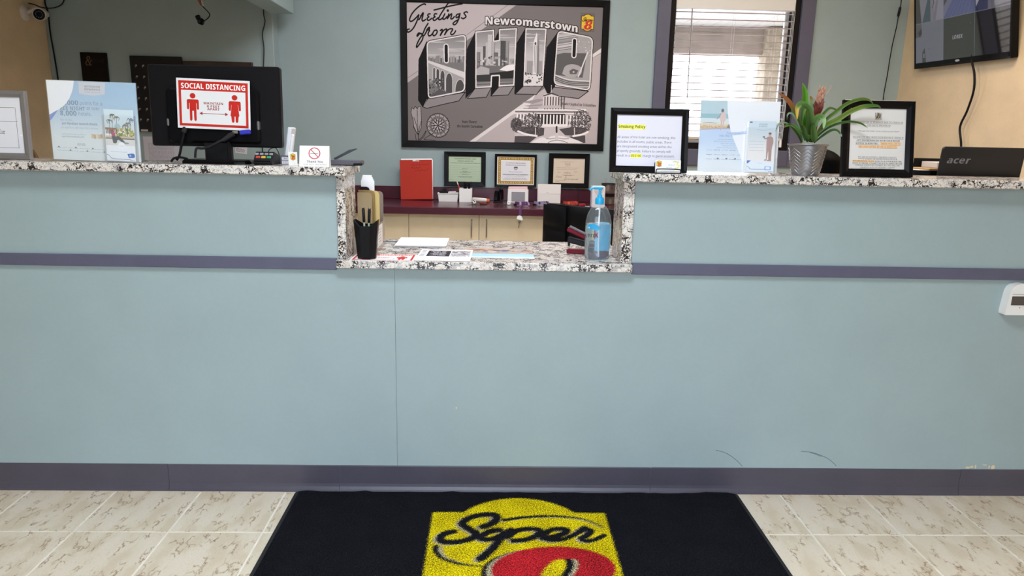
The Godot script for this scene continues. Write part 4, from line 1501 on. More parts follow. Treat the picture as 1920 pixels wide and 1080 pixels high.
	s = nst()
	lathe(s, [Vector2(0, 0.0), Vector2(0.05, 0.0), Vector2(0.054, 0.004), Vector2(0.058, 0.152), Vector2(0.055, 0.152), Vector2(0.051, 0.008), Vector2(0, 0.008)], 24)
	var mm = plain(Color.WHITE, 0.35)
	mm.albedo_texture = ImageTexture.create_from_image(im)
	world_mapped(mm, 0.3)
	fin(s, "cup", mm, t)
	s = nst()
	lathe(s, [Vector2(0.0562, 0.06), Vector2(0.0585, 0.06), Vector2(0.0592, 0.084), Vector2(0.0575, 0.084)], 24)
	fin(s, "band", hexed("151214", 0.4), t)
	s = nst()
	lathe(s, [Vector2(0.055, 0.149), Vector2(0.0596, 0.149), Vector2(0.0596, 0.155), Vector2(0.055, 0.155)], 24)
	fin(s, "rim", hexed("3b3634", 0.3), t)
	for e in [[-0.035, 0.0, 0.0], [0.006, 0.012, 0.25]]:
		var c = thing("binder_clip", "%s binder clip with wire handles gripping the patterned mug's rim" % ("left black" if e[0] < 0 else "right black"), "binder clip", Vector3(0.868 + e[0], DESK + 0.152, -2.86 + 0.05 + e[1] * 0.2), "binder clips on the mug")
		c.rotation.y = -e[0] * 8
		s = nst()
		prism(s, P("-0.008 0 0.008 0 0.0012 0.012 -0.0012 0.012"), -0.022, 0.022, Transform3D(Basis(Vector3.UP, PI / 2) * Basis(Vector3.BACK, 0), Vector3(0, -0.004, 0)))
		fin(s, "jaw", mats.black, c)
		s = nst()
		tube(s, spline([Vector3(-0.008, 0.006, 0), Vector3(-0.004, 0.022, 0), Vector3(-0.013, 0.032, 0), Vector3(-0.004, 0.044, 0), Vector3(0.008, 0.036, 0), Vector3(0.003, 0.022, 0), Vector3(0.008, 0.006, 0)]), 0.0012, 5)
		fin(s, "wire_handle", mats.steel, c)
	s = nst()
	tube(s, spline(V("0.601 0.912 -2.930 0.629 0.921 -2.930 0.651 0.889 -2.930 0.645 0.841 -2.930 0.666 0.809 -2.930 0.715 0.798 -2.930 0.796 0.804 -2.930"), 6), 0.0022, 6)
	tag(fin(s, "loop_cord", mats.cord, self), "thin black cord looping down the backsplash below the cream certificate", "cord")
	office_chair()

func tray_shell(s: SurfaceTool, w0: float, d0: float, w1: float, d1: float, h: float, th: float):
	# an open box, wider at the top: outside, inside, rim and floor
	var q = func(w, d, y): return [Vector3(-w / 2, y, -d / 2), Vector3(w / 2, y, -d / 2), Vector3(w / 2, y, d / 2), Vector3(-w / 2, y, d / 2)]
	var rings = [q.call(w0, d0, 0.0), q.call(w1, d1, h), q.call(w1 - 2 * th, d1 - 2 * th, h), q.call(w0 - 2 * th, d0 - 2 * th, th)]
	for k in 3:
		for i in 4:
			var j = (i + 1) % 4
			var f = [rings[k][i], rings[k][j], rings[k + 1][j], rings[k + 1][i]]
			var mid = (f[0] + f[2]) / 2
			face(s, f, Vector3(0, mid.y, 0) if k == 0 else (mid - Vector3(0, 1, 0) if k == 1 else mid * Vector3(2, 1, 2)))
	face(s, rings[0], Vector3(0, 1, 0))
	face(s, rings[3], Vector3(0, -1, 0))

func keys(at: Vector3, label: String, kind: int):
	var t = thing("key_bunch", label, "keys", at, "key bunches on the maroon worktop")
	var s = nst()
	var ring = []
	for k in 17: ring.append(Vector3(cos(TAU * k / 16) * 0.014, 0.004, sin(TAU * k / 16) * 0.014))
	tube(s, ring, 0.0012, 5)
	fin(s, "ring", mats.steel, t)
	for k in 4:
		s = nst()
		var a = -0.7 + k * 1.4 + kind
		var d = Vector3(cos(a), 0, sin(a))
		var b = Basis(Vector3.UP, -a)
		lathe(s, [Vector2(0, 0), Vector2(0.011, 0), Vector2(0.011, 0.0024), Vector2(0, 0.0024)], 12, Transform3D(b, d * 0.024 + Vector3(0, 0.001 + 0.0026 * k, 0)))
		box(s, d * 0.05 + Vector3(0, 0.0022 + 0.0026 * k, 0), Vector3(0.036, 0.0022, 0.0075), 0.0004, b)
		fin(s, "key", hexed("b4512f", 0.5) if kind == 1 and k % 2 == 0 else mats.steel, t)
	s = nst()
	if kind == 0:
		lathe(s, ball_profile(0.0155), 16, Transform3D(Basis(), Vector3(0.012, 0.0165, 0.012)))
		var o = fin(s, "ball_fob", mats.white, t)
		s = nst()
		for e in [[0.2, 0.1], [1.3, 0.5], [2.4, -0.1], [0.8, -0.7], [1.9, 0.9]]:
			var n = Vector3(cos(e[0]) * cos(e[1]), sin(e[1]), sin(e[0]) * cos(e[1]))
			var b = Basis(Quaternion(Vector3.UP, n))
			lathe(s, [Vector2(0.0052, -0.0006), Vector2(0.0052, 0.0006), Vector2(0, 0.0006)], 5, Transform3D(b, Vector3(0.012, 0.0165, 0.012) + n * 0.0153))
		fin(s, "patch", mats.black, o)
	elif kind == 1:
		box(s, Vector3(-0.02, 0.008, 0.012), Vector3(0.05, 0.014, 0.018), 0.004, Basis(Vector3.UP, 0.3))
		fin(s, "fob", hexed("6a2f24", 0.5), t)
	else:
		lathe(s, [Vector2(0.005, -0.003), Vector2(0.0125, -0.003), Vector2(0.0125, 0.003), Vector2(0.005, 0.003)], 16, Transform3D(Basis(Vector3.RIGHT, PI / 2 - 0.3), Vector3(0.012, 0.014, 0.008)))
		fin(s, "round_fob", mats.white, t)

func ball_profile(r: float) -> Array:
	var p = []
	for k in 11: p.append(Vector2(maxf(0.0, sin(PI * k / 10) * r), -cos(PI * k / 10) * r))
	return p

func strap(s: SurfaceTool, pts: Array, w: float, th: float):
	# a flat band along a path, lying on edge
	for i in pts.size() - 1:
		var d = pts[i + 1] - pts[i]
		var z = d.normalized()
		var x = z.cross(Vector3.UP).normalized() if absf(z.y) < 0.9 else Vector3.RIGHT
		box(s, (pts[i] + pts[i + 1]) / 2, Vector3(th, w, d.length() * 1.12), 0.0, Basis(x, z.cross(x) if absf(z.y) < 0.9 else Vector3.BACK, z if absf(z.y) < 0.9 else Vector3(0, -signf(z.y), 0)).orthonormalized())

func lanyard(at: Vector3, label: String, a: Color, b: Color, hangs: bool):
	var t = thing("lanyard", label, "lanyard", at, "lanyards on the maroon worktop")
	var s = nst()
	var pts = []
	for k in 26:
		var u = k / 25.0
		pts.append(Vector3(cos(u * TAU * 1.7) * (0.03 + 0.035 * u) + 0.02 * u, 0.011 + 0.010 * absf(sin(u * 9.0)), sin(u * TAU * 1.7) * (0.022 + 0.012 * u)))
	strap(s, pts, 0.016, 0.0018)
	fin(s, "band", plain(a, 0.6), t)
	s = nst()
	for k in range(1, 25, 3): strap(s, [pts[k] + Vector3(0, 0.0002, 0), pts[k].lerp(pts[k + 1], 0.55) + Vector3(0, 0.0002, 0)], 0.0165, 0.0024)
	fin(s, "printed_patch", plain(b, 0.6), t)
	s = nst()
	box(s, Vector3(-0.042, 0.007, 0.01), Vector3(0.024, 0.012, 0.008), 0.002, Basis(Vector3.UP, 0.5))
	fin(s, "clasp", mats.black, t)
	if hangs:
		var edge = -2.408 - at.z
		s = nst()
		strap(s, spline([Vector3(0.01, 0.012, 0.05), Vector3(-0.004, 0.010, edge - 0.03), Vector3(-0.012, 0.010, edge + 0.004)], 5), 0.012, 0.002)
		box(s, Vector3(-0.014, -0.018, edge + 0.006), Vector3(0.02, 0.044, 0.0025), 0.001)
		fin(s, "tail", plain(a, 0.6), t)
		s = nst()
		prism(s, smooth2(P("-0.036 -0.07 -0.034 -0.052 -0.018 -0.044 -0.004 -0.05 0.004 -0.066 0 -0.078 -0.018 -0.074"), 3), edge + 0.005, edge + 0.008)
		fin(s, "white_tag", mats.white, t)
		s = nst()
		lathe(s, [Vector2(0, 0), Vector2(0.009, 0), Vector2(0.009, 0.002), Vector2(0, 0.002)], 10, Transform3D(Basis(Vector3.RIGHT, PI / 2), Vector3(-0.016, -0.088, edge + 0.006)))
		box(s, Vector3(-0.02, -0.112, edge + 0.007), Vector3(0.006, 0.04, 0.002), 0.0, Basis(Vector3.BACK, -0.15))
		fin(s, "key", mats.steel, t)

func office_chair():
	var t = thing("office_chair", "black quilted office chair facing the maroon worktop behind the counter", "chair", Vector3(0.53, 0, -1.30))
	leaned(t, 0, 0)
	t.rotation_degrees.y = -40
	var vinyl = hexed("141315", 0.42)
	# backrest of quilted panels
	var s = nst()
	var cols = [-0.24, -0.085, 0.085, 0.24]
	var rows = [0.53, 0.69, 0.815, 0.935]
	for i in 3:
		for k in 3:
			quilt(s, cols[i], cols[i + 1], rows[k], rows[k + 1], 0.09 + 0.02 * absf(i - 1.0))
	fin(s, "backrest", vinyl, t)
	s = nst()
	box(s, Vector3(0, 0.732, 0.075), Vector3(0.478, 0.41, 0.03), 0.012)
	fin(s, "back_shell", mats.black, t)
	s = nst()
	for k in 3:
		quilt_flat(s, -0.25 + k * 0.167, -0.25 + (k + 1) * 0.167)
	fin(s, "seat", vinyl, t)
	s = nst()
	tube(s, spline([Vector3(0, 0.40, -0.05), Vector3(0, 0.40, 0.10), Vector3(0, 0.46, 0.135), Vector3(0, 0.62, 0.10)]), 0.02, 8)
	fin(s, "back_bar", mats.black, t)
	s = nst()
	lathe(s, [Vector2(0, 0.10), Vector2(0.03, 0.10), Vector2(0.03, 0.24), Vector2(0.018, 0.245), Vector2(0.018, 0.40), Vector2(0, 0.40)], 14)
	fin(s, "gas_lift", mats.gloss, t)
	for k in 5:
		var a = TAU * k / 5 + 0.3
		var d = Vector3(cos(a), 0, sin(a))
		s = nst()
		tube(s, [d * 0.02 + Vector3(0, 0.115, 0), d * 0.3 + Vector3(0, 0.075, 0)], [0.022, 0.014], 8)
		var f = fin(s, "base_foot", mats.black, t)
		s = nst()
		lathe(s, [Vector2(0, -0.02), Vector2(0.024, -0.018), Vector2(0.026, 0), Vector2(0.024, 0.018), Vector2(0, 0.02)], 14, Transform3D(Basis(Quaternion(Vector3.UP, d.cross(Vector3.UP).normalized())), d * 0.3 + Vector3(0, 0.0265, 0)))
		tube(s, [d * 0.3 + Vector3(0, 0.03, 0), d * 0.3 + Vector3(0, 0.08, 0)], 0.007, 6)
		fin(s, "caster", mats.black, f)

func quilt(s: SurfaceTool, x0: float, x1: float, y0: float, y1: float, z: float):
	# one puffed panel with sunken seams round it, on both sides of the back
	s.set_smooth_group(3)
	var n = 6
	for side in [1.0, -1.0]:
		var at = func(i, k):
			var u = i / float(n)
			var v = k / float(n)
			var puff = pow(maxf(0.0, 16.0 * u * (1 - u) * v * (1 - v)), 0.42)
			var x = lerpf(x0, x1, u)
			return Vector3(x, lerpf(y0, y1, v), z - 0.25 * x * x + side * (0.004 + 0.017 * puff) + (0.012 if side > 0 else -0.012))
		for i in n:
			for k in n:
				face(s, [at.call(i, k), at.call(i + 1, k), at.call(i + 1, k + 1), at.call(i, k + 1)], at.call(i, k) - Vector3(0, 0, side))
	s.set_smooth_group(-1)

func quilt_flat(s: SurfaceTool, x0: float, x1: float):
	s.set_smooth_group(4)
	var n = 6
	for side in [1.0, -1.0]:
		var at = func(i, k):
			var u = i / float(n)
			var v = k / float(n)
			var puff = pow(maxf(0.0, 16.0 * u * (1 - u) * v * (1 - v)), 0.4)
			return Vector3(lerpf(x0, x1, u), 0.44 + side * (0.015 + (0.03 if side > 0 else 0.02) * puff), lerpf(-0.27, 0.2, v))
		for i in n:
			for k in n:
				face(s, [at.call(i, k), at.call(i + 1, k), at.call(i + 1, k + 1), at.call(i, k + 1)], at.call(i, k) - Vector3(0, side, 0))
	s.set_smooth_group(-1)

# ------------------------------------------------------------------ the dim bay at the left
func build_left_wall():
	var z = -2.88
	# black plaque with a line of pale script
	var im = canvas(360, 390, Color("17110e"))
	write(im, "&", 60, 130, 130, Color("6b5236"), {serif = true, skew = 0.2})
	write(im, "blessed", 130, 96, 56, Color("2c231b"), {serif = true, skew = 0.3})
	for k in 4: small_print(im, 70, 190 + k * 46, 220, 20, Color("201812"), 60 + k)
	var t = thing("wall_plaque", "small black wall plaque with a faint ampersand above the blue brochure sign", "plaque", Vector3(-2.818, 1.535, z))
	var s = nst()
	box(s, Vector3(0, 0.13, 0.008), Vector3(0.184, 0.262, 0.015), 0.003)
	fin(s, "board", hexed("120e0c", 0.45), t)
	var o = sheet("print", 0.18, 0.256, 0.0006, printed(im, 0.45), mats.black, t)
	o.position = Vector3(0, 0.002, 0.0161)
	# key rack: rows of hooks on a dark board
	t = thing("key_rack", "dark wall board of small metal hooks in rows, partly behind the monitor", "key rack", Vector3(-2.385, 1.258, z))
	s = nst()
	box(s, Vector3(0, 0.262, 0.012), Vector3(0.36, 0.522, 0.024), 0.003)
	fin(s, "board", hexed("232224", 0.45), t)
	for i in 5:
		for k in 6:
			s = nst()
			var x = -0.137 + i * 0.05
			var y = 0.457 - k * 0.074
			lathe(s, [Vector2(0, 0), Vector2(0.007, 0), Vector2(0.007, 0.002), Vector2(0.003, 0.004), Vector2(0, 0.004)], 10, Transform3D(Basis(Vector3.RIGHT, PI / 2), Vector3(x, y, 0.024)))
			tube(s, spline([Vector3(x, y, 0.026), Vector3(x, y, 0.036), Vector3(x, y - 0.010, 0.041), Vector3(x, y - 0.014, 0.035)], 4), 0.0017, 6)
			fin(s, "hook", mats.steel, t)
	s = nst()
	box(s, Vector3(-0.118, 0.01, 0.025), Vector3(0.05, 0.014, 0.002), 0.0005)
	fin(s, "label_strip", hexed("b9b5b2", 0.5), t)
	# brown frame whose top shows over the monitor
	t = thing("brown_frame", "dark brown frame showing only its top edge above the black monitor", "picture frame", Vector3(-1.957, 1.36, z))
	s = nst()
	moulding(s, 0.49, 0.395, [Vector2(0, 0), Vector2(0, 0.018), Vector2(0.006, 0.024), Vector2(0.05, 0.02), Vector2(0.054, 0.01)])
	o = fin(s, "frame", flecked(Color("33241a"), 0.2, 91, 0.45, 0.25), t)
	o.position.y = 0.1975
	s = nst()
	box(s, Vector3(0, 0.1975, 0.006), Vector3(0.39, 0.30, 0.008))
	fin(s, "board", hexed("2a2320", 0.7), t)
	# papers taped to the wall under the rack
	im = canvas(300, 360, Color("c9c6cf"))
	for k in 26: small_print(im, 40, 60 + k * 11, 220, 8, Color("8f8a96"), 300 + k)
	t = tag(sheet("wall_paper_sheet", 0.25, 0.30, 0.001, printed(im, 0.7), mats.paper, self), "pale printed sheet taped to the wall below the key rack", "paper")
	t.position = Vector3(-2.405, 0.925, z + 0.0012)
	im = canvas(160, 120, Color("cfccd2"))
	for k in 3: small_print(im, 16, 50 + k * 22, 110, 16, Color("4a474e"), 330 + k)
	t = tag(sheet("wall_note", 0.085, 0.05, 0.001, printed(im, 0.7), mats.paper, self), "small printed note on the wall just right of the monitor stand", "note")
	t.position = Vector3(-1.835, 1.118, z + 0.0012)
	t.rotation.z = -0.12
	# wall camera
	t = thing("security_camera", "white bullet security camera with black face in the left corner", "camera", Vector3(-3.13, 2.02, -2.66))
	s = nst()
	lathe(s, [Vector2(0, 0), Vector2(0.052, 0), Vector2(0.052, 0.006), Vector2(0.044, 0.012), Vector2(0.02, 0.022), Vector2(0, 0.022)], 24, Transform3D(Basis(Vector3.FORWARD, PI / 2), Vector3.ZERO))
	fin(s, "mount_plate", hexed("cfc4b8", 0.5), t)
	s = nst()
	tube(s, spline([Vector3(0.02, 0, 0), Vector3(0.045, 0.012, -0.01), Vector3(0.075, 0.012, -0.03)]), 0.013, 10)
	fin(s, "arm", hexed("cfc4b8", 0.5), t)
	var aim = Vector3(0.35, -0.12, 0.93).normalized()
	var bb = Basis(Quaternion(Vector3.UP, aim))
	var head = Transform3D(bb, Vector3(0.092, -0.008, -0.015))
	s = nst()
	lathe(s, [Vector2(0, -0.085), Vector2(0.03, -0.082), Vector2(0.036, -0.06), Vector2(0.0375, 0.035), Vector2(0.0345, 0.035), Vector2(0.0345, 0.028), Vector2(0, 0.028)], 26, head)
	var body = fin(s, "housing", hexed("d9d0c6", 0.45), t)
	s = nst()
	lathe(s, [Vector2(0, 0.030), Vector2(0.0342, 0.030), Vector2(0.0342, 0.0285)], 26, head)
	lathe(s, [Vector2(0.012, 0.0302), Vector2(0.012, 0.034), Vector2(0.009, 0.035), Vector2(0, 0.0325)], 16, head)
	fin(s, "lens_face", mats.gloss, body)
	s = nst()
	for k in 12:
		var a = TAU * k / 12
		lathe(s, [Vector2(0.0024, 0.0300), Vector2(0.0018, 0.0316), Vector2(0, 0.0318)], 6, head * Transform3D(Basis(), Vector3(cos(a) * 0.0195, 0, sin(a) * 0.0195)))
	fin(s, "infrared_leds", hexed("8f8fa0", 0.3), body)
	s = nst()
	prism(s, smooth2(P("-0.042 0.006 -0.035 0.028 0 0.043 0.035 0.028 0.042 0.006 0.039 0.006 0.032 0.026 0 0.04 -0.032 0.026 -0.039 0.006"), 2), -0.05, 0.046, head * Transform3D(Basis(Vector3.RIGHT, -PI / 2), Vector3.ZERO))
	fin(s, "hood", hexed("d9d0c6", 0.45), body)
	s = nst()
	tube(s, spline([Vector3(-3.1, 2.08, -2.665), Vector3(-3.085, 2.078, -2.70), Vector3(-3.09, 2.075, -2.80), Vector3(-3.05, 2.085, -2.862), Vector3(-2.99, 2.12, -2.868), Vector3(-2.97, 2.2, -2.868), Vector3(-2.965, 2.4, -2.868)]), 0.004, 6)
	tag(fin(s, "camera_lead", mats.cord, self), "thin dark lead curving from the white security camera up the wall", "cord")
	s = nst()
	tube(s, spline(V("-3.098 2.376 -2.870 -3.112 2.136 -2.870 -3.104 2.080 -2.870 -3.099 2.024 -2.870 -3.100 1.926 -2.870 -3.091 1.784 -2.870 -3.083 1.630 -2.870 -3.081 1.421 -2.870"), 6), 0.0055, 6)
	tag(fin(s, "corner_cord", mats.cord, self), "black cord running down the left corner behind the security camera", "cord")
	s = nst()
	tube(s, spline(V("-1.597 2.450 -2.868 -1.616 2.110 -2.868 -1.609 2.033 -2.868 -1.632 1.947 -2.868 -1.626 1.854 -2.868 -1.637 1.710 -2.868 -1.655 1.452 -2.868 -1.677 1.113 -2.868"), 6), 0.0035, 6)
	tag(fin(s, "beam_cord", mats.cord, self), "thin dark cord dropping from the ceiling beam behind the monitor", "cord")
	# small camera dangling on its lead from the ceiling
	t = thing("hanging_webcam", "small black webcam dangling on its lead near the ceiling above the monitor", "webcam", V("-1.830 1.943 -2.300")[0])
	s = nst()
	lathe(s, ball_profile(0.02), 16)
	lathe(s, [Vector2(0, -0.02), Vector2(0.016, -0.02), Vector2(0.018, 0.004), Vector2(0, 0.004)], 16, Transform3D(Basis(Vector3.RIGHT, PI / 2.2), Vector3(0.002, -0.004, 0.016)))
	var wb = fin(s, "body", mats.gloss, t)
	s = nst()
	box(s, Vector3(-0.018, 0.022, -0.004), Vector3(0.028, 0.03, 0.02), 0.004, Basis(Vector3.BACK, 0.35))
	fin(s, "clip", mats.black, t)
	s = nst()
	lathe(s, [Vector2(0.009, 0), Vector2(0.008, 0.003), Vector2(0, 0.002)], 14, Transform3D(Basis(Vector3.RIGHT, PI / 2.2), Vector3(0.002, -0.006, 0.034)))
	fin(s, "lens", hexed("2c2c38", 0.08), wb)
	s = nst()
	tube(s, spline(V("-1.814 1.943 -2.300 -1.783 1.966 -2.300 -1.775 1.988 -2.300 -1.796 2.013 -2.300 -1.817 2.037 -2.300 -1.824 2.068 -2.300 -1.818 2.253 -2.300 -1.785 2.789 -2.300").map(func(q): return q - t.position), 6), 0.0032, 6)
	fin(s, "lead", mats.cord, t)
	s = nst()
	tube(s, V("-1.839 2.073 -2.296 -1.830 2.058 -2.296 -1.819 2.036 -2.296").map(func(q): return q - t.position), 0.0065, 8)
	fin(s, "red_plug", hexed("8e4a38", 0.5), t)
	s = nst()
	tube(s, V("-1.819 2.077 -2.296 -1.814 2.055 -2.296 -1.809 2.034 -2.296").map(func(q): return q - t.position), 0.0058, 8)
	fin(s, "white_plug", hexed("b9b2aa", 0.5), t)
	# extinguisher low in the corner
	t = thing("fire_extinguisher", "red fire extinguisher with pale hose on the yellow wall behind grey frame", "fire extinguisher", Vector3(-3.06, 0.72, -2.376))
	s = nst()
	lathe(s, [Vector2(0, 0), Vector2(0.055, 0), Vector2(0.058, 0.01), Vector2(0.058, 0.33), Vector2(0.05, 0.37), Vector2(0.022, 0.395), Vector2(0.02, 0.41), Vector2(0, 0.41)], 24)
	var cyl = fin(s, "cylinder", hexed("8e1f1c", 0.3), t)
	s = nst()
	lathe(s, [Vector2(0.0582, 0.335), Vector2(0.0588, 0.335), Vector2(0.0588, 0.352), Vector2(0.0562, 0.352)], 24)
	fin(s, "label_band", hexed("d9d2c8", 0.5), cyl)
	s = nst()
	lathe(s, [Vector2(0, 0.41), Vector2(0.018, 0.41), Vector2(0.018, 0.44), Vector2(0, 0.44)], 12)
	tube(s, [Vector3(0, 0.435, 0.0), Vector3(0.02, 0.452, 0.03), Vector3(0.03, 0.455, 0.07)], 0.006, 6)
	tube(s, [Vector3(0, 0.44, 0.0), Vector3(0.02, 0.476, 0.03), Vector3(0.03, 0.49, 0.07)], 0.006, 6)
	fin(s, "valve", hexed("2c2826", 0.4), t)
	s = nst()
	tube(s, spline([Vector3(0.016, 0.425, 0), Vector3(0.06, 0.41, 0.02), Vector3(0.10, 0.33, 0.02), Vector3(0.11, 0.2, 0.02), Vector3(0.085, 0.08, 0.01)]), 0.010, 8)
	fin(s, "hose", hexed("8c744a", 0.5), t)
	s = nst()
	box(s, Vector3(-0.062, 0.30, 0), Vector3(0.012, 0.12, 0.03), 0.002)
	fin(s, "bracket", mats.black, t)

# ------------------------------------------------------------------ the right wall
func build_right_wall():
	var im = canvas(960, 540, Color("121113"))
	# six camera views in two rows
	var g = func(a, b, c): return Color(a, b, c)
	rect(im, 0, 0, 318, 268, Color("8c8a98"))
	fill(im, P("0 90 40 60 70 268 0 268"), Color("34302f"))
	fill(im, P("80 268 140 120 170 90 176 268"), Color("3c5260"))
	fill(im, P("176 60 318 0 318 268 240 268 200 150"), Color("9c98ac"))
	line(im, P("190 90 214 150 196 180"), 8, Color("4a3038"))
	fill(im, P("200 268 240 140 262 140 232 268"), Color("8c7a84"))
	rect(im, 60, 0, 80, 44, Color("6a3030"))
	rect(im, 322, 0, 316, 268, Color("7d7a9a"))
	fill(im, P("322 120 470 20 470 60 322 190"), Color("3f3c48"))
	fill(im, P("322 268 440 130 520 70 600 60 638 110 638 268"), Color("5a5f98"))
	fill(im, smooth2(P("470 90 520 30 580 20 600 80 638 110 638 150 460 150")), Color("2a2d5c"))
	for k in 14: line(im, PackedVector2Array([Vector2(330 + k * 22, 268), Vector2(450 + k * 14, 160)]), 3, Color("6e74b0") if k % 2 else Color("4d5288"))
	rect(im, 642, 0, 318, 268, Color("84808c"))
	fill(im, smooth2(P("650 150 690 60 760 50 790 110 770 200 690 220")), Color("2a2626"))
	fill(im, P("642 200 700 180 760 200 760 268 642 268"), Color("3c4468"))
	fill(im, P("642 150 670 140 680 200 650 240"), Color("c8c4cc"))
	rect(im, 0, 272, 318, 268, Color("7d7f8f"))
	rect(im, 0, 272, 70, 90, Color("5c5a5e"))
	fill(im, P("30 330 70 300 76 340 44 360"), Color("232024"))
	fill(im, P("80 470 108 440 124 540 80 540"), Color("2c2a30"))
	rect(im, 92, 478, 14, 30, Color("9c98a4"))
	disc(im, Vector2(160, 450), 4, Color("3c3a44"))
	rect(im, 322, 272, 316, 268, Color("171619"))
	write(im, "LOREX", 470, 414, 34, Color("cfcfd6"), {bold = true, a = 0.5, skew = 0.15})
	disc(im, Vector2(600, 330), 3, Color("8c8c94"))
	rect(im, 642, 272, 318, 268, Color("1c1a1e"))
	for x in [318, 638]: rect(im, x, 0, 4, 540, Color("8a8896"))
	rect(im, 0, 268, 960, 4, Color("8a8896"))
	# the screen hangs on the side wall, tilted down a little
	var t = thing("wall_television", "wall mounted television showing a grid of camera views on the yellow wall", "television", Vector3(2.985, 1.795, -2.27))
	t.rotation = Vector3(0, -PI / 2, 0)
	var tilt = Basis(Vector3.FORWARD, 0.022) * Basis(Vector3.RIGHT, 0.16)
	var s = nst()
	prism(s, round_rect(0.96, 0.575, 0.008, Vector2(0, 0.2875)), -0.042, -0.004, Transform3D(tilt, Vector3.ZERO), 0.003)
	fin(s, "housing", mats.gloss, t)
	s = nst()
	moulding(s, 0.96, 0.575, [Vector2(0, -0.006), Vector2(0.001, 0.0), Vector2(0.012, 0.001), Vector2(0.016, -0.002)])
	for x in [0]: box(s, Vector3(0, -0.263, -0.001), Vector3(0.93, 0.028, 0.006), 0.001)
	var bez = fin(s, "bezel", mats.gloss, t)
	bez.transform = Transform3D(tilt, tilt * Vector3(0, 0.2875, 0))
	var m = plain(Color("08080a"), 0.05)
	m.emission_enabled = true
	m.emission_texture = ImageTexture.create_from_image(im)
	m.emission = Color.WHITE
	m.emission_operator = BaseMaterial3D.EMISSION_OP_MULTIPLY
	m.metallic_specular = 0.8
	m.clearcoat_enabled = true
	m.clearcoat = 1.0
	m.clearcoat_roughness = 0.03
	m.emission_energy_multiplier = 0.42
	m.texture_repeat = false
	var o = sheet("screen", 0.93, 0.522, 0.001, m, mats.black, t)
	o.transform = Transform3D(tilt, tilt * Vector3(0, 0.038, -0.0035))
	s = nst()
	lathe(s, [Vector2(0, 0), Vector2(0.007, 0), Vector2(0.007, 0.001), Vector2(0, 0.001)], 14, Transform3D(tilt * Basis(Vector3.RIGHT, PI / 2) * Basis().scaled(Vector3(3.2, 1, 1)), tilt * Vector3(0, 0.0245, 0.002)))
	fin(s, "maker_badge", hexed("a9a7ad", 0.3), t)
	s = nst()
	box(s, Vector3(0, 0.30, -0.06), Vector3(0.30, 0.24, 0.05), 0.006, tilt)
	box(s, Vector3(0, 0.34, -0.038), Vector3(0.12, 0.30, 0.012), 0.002)
	fin(s, "wall_bracket", mats.black, t)
	s = nst()
	tube(s, spline([Vector3(2.99, 1.90, -2.15), Vector3(2.985, 1.80, -2.13), Vector3(2.985, 1.72, -2.09), Vector3(2.99, 1.62, -2.08), Vector3(2.995, 1.50, -2.12), Vector3(2.998, 1.40, -2.17), Vector3(2.998, 1.28, -2.13), Vector3(3.0, 1.1, -2.12), Vector3(3.01, 0.6, -2.12)]), 0.0068, 7)
	tag(fin(s, "television_cord", mats.cord, self), "black power cord hanging below the wall television", "cord")

# ------------------------------------------------------------------ what stands on the left bar
func stand_frame(called: String, label: String, category: String, at: Vector3, w: float, h: float, border: float, art: Image, colour: Material, yaw: float, lean: float) -> Node3D:
	var t = thing(called, label, category, at)
	leaned(t, yaw, lean)
	var s = nst()
	moulding(s, w, h, [Vector2(0, -0.008), Vector2(0, 0.007), Vector2(0.002, 0.009), Vector2(border * 0.55, 0.008), Vector2(border - 0.002, 0.003), Vector2(border, 0.002), Vector2(border, -0.003)])
	var o = fin(s, "frame", colour, t)
	o.position.y = h / 2
	o = sheet("paper", w - 2 * border + 0.004, h - 2 * border + 0.004, 0.001, printed(art, 0.5), mats.paper, t)
	o.position = Vector3(0, border - 0.002, -0.002)
	s = nst()
	box(s, Vector3(0, h / 2, -0.006), Vector3(w - 0.004, h - 0.004, 0.004))
	fin(s, "backing", mats.black, t)
	s = nst()
	box(s, Vector3(0, h * 0.40, -0.008 - h * 0.1), Vector3(0.05, h * 0.78, 0.003), 0.0, Basis(Vector3.RIGHT, 0.26))
	fin(s, "easel_leg", mats.black, t)
	return t

func acrylic_holder(called: String, label: String, at: Vector3, w: float, h: float, art: Image, yaw: float, lean: float, roll: float) -> Node3D:
	# a bent clear sign holder: print between two sheets, on a clear foot
	var t = thing(called, label, "sign holder", at)
	leaned(t, yaw, lean, roll)
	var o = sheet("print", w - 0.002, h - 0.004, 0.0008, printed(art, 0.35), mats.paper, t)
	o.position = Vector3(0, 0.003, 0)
	var s = nst()
	for z in [-0.0025, 0.0025]: box(s, Vector3(0, h / 2 + 0.0015, z), Vector3(w, h - 0.003, 0.0016))
	fin(s, "clear_sheet", mats.acrylic, t)
	s = nst()
	box(s, Vector3(0, 0.003, -0.036), Vector3(w, 0.002, 0.07), 0.0, Basis(Vector3.RIGHT, deg_to_rad(lean)))
	fin(s, "foot", mats.acrylic, t)
	return t

func grey_sign_art() -> Image:
	var im = canvas(780, 580, Color("e2dfe2"))
	var ink = Color("2a282a")
	for e in [[50, 110, 660, 3], [50, 250, 680, 3], [50, 520, 676, 3], [50, 110, 3, 412], [714, 110, 3, 412]]: rect(im, e[0], e[1], e[2], e[3], ink)
	write(im, "Please ring the bell if we", 250, 210, 48, ink, {serif = true, a = 0.5, w = 360})
	write(im, "Thank you for your patience", 500, 316, 44, ink, {serif = true, a = 1.0, w = 440})
	write(im, "Please wait at the desk for", 592, 380, 56, ink, {serif = true, a = 1.0, w = 540})
	disc(im, Vector2(748, 392), 8, Color("f6f4f4"))
	return im

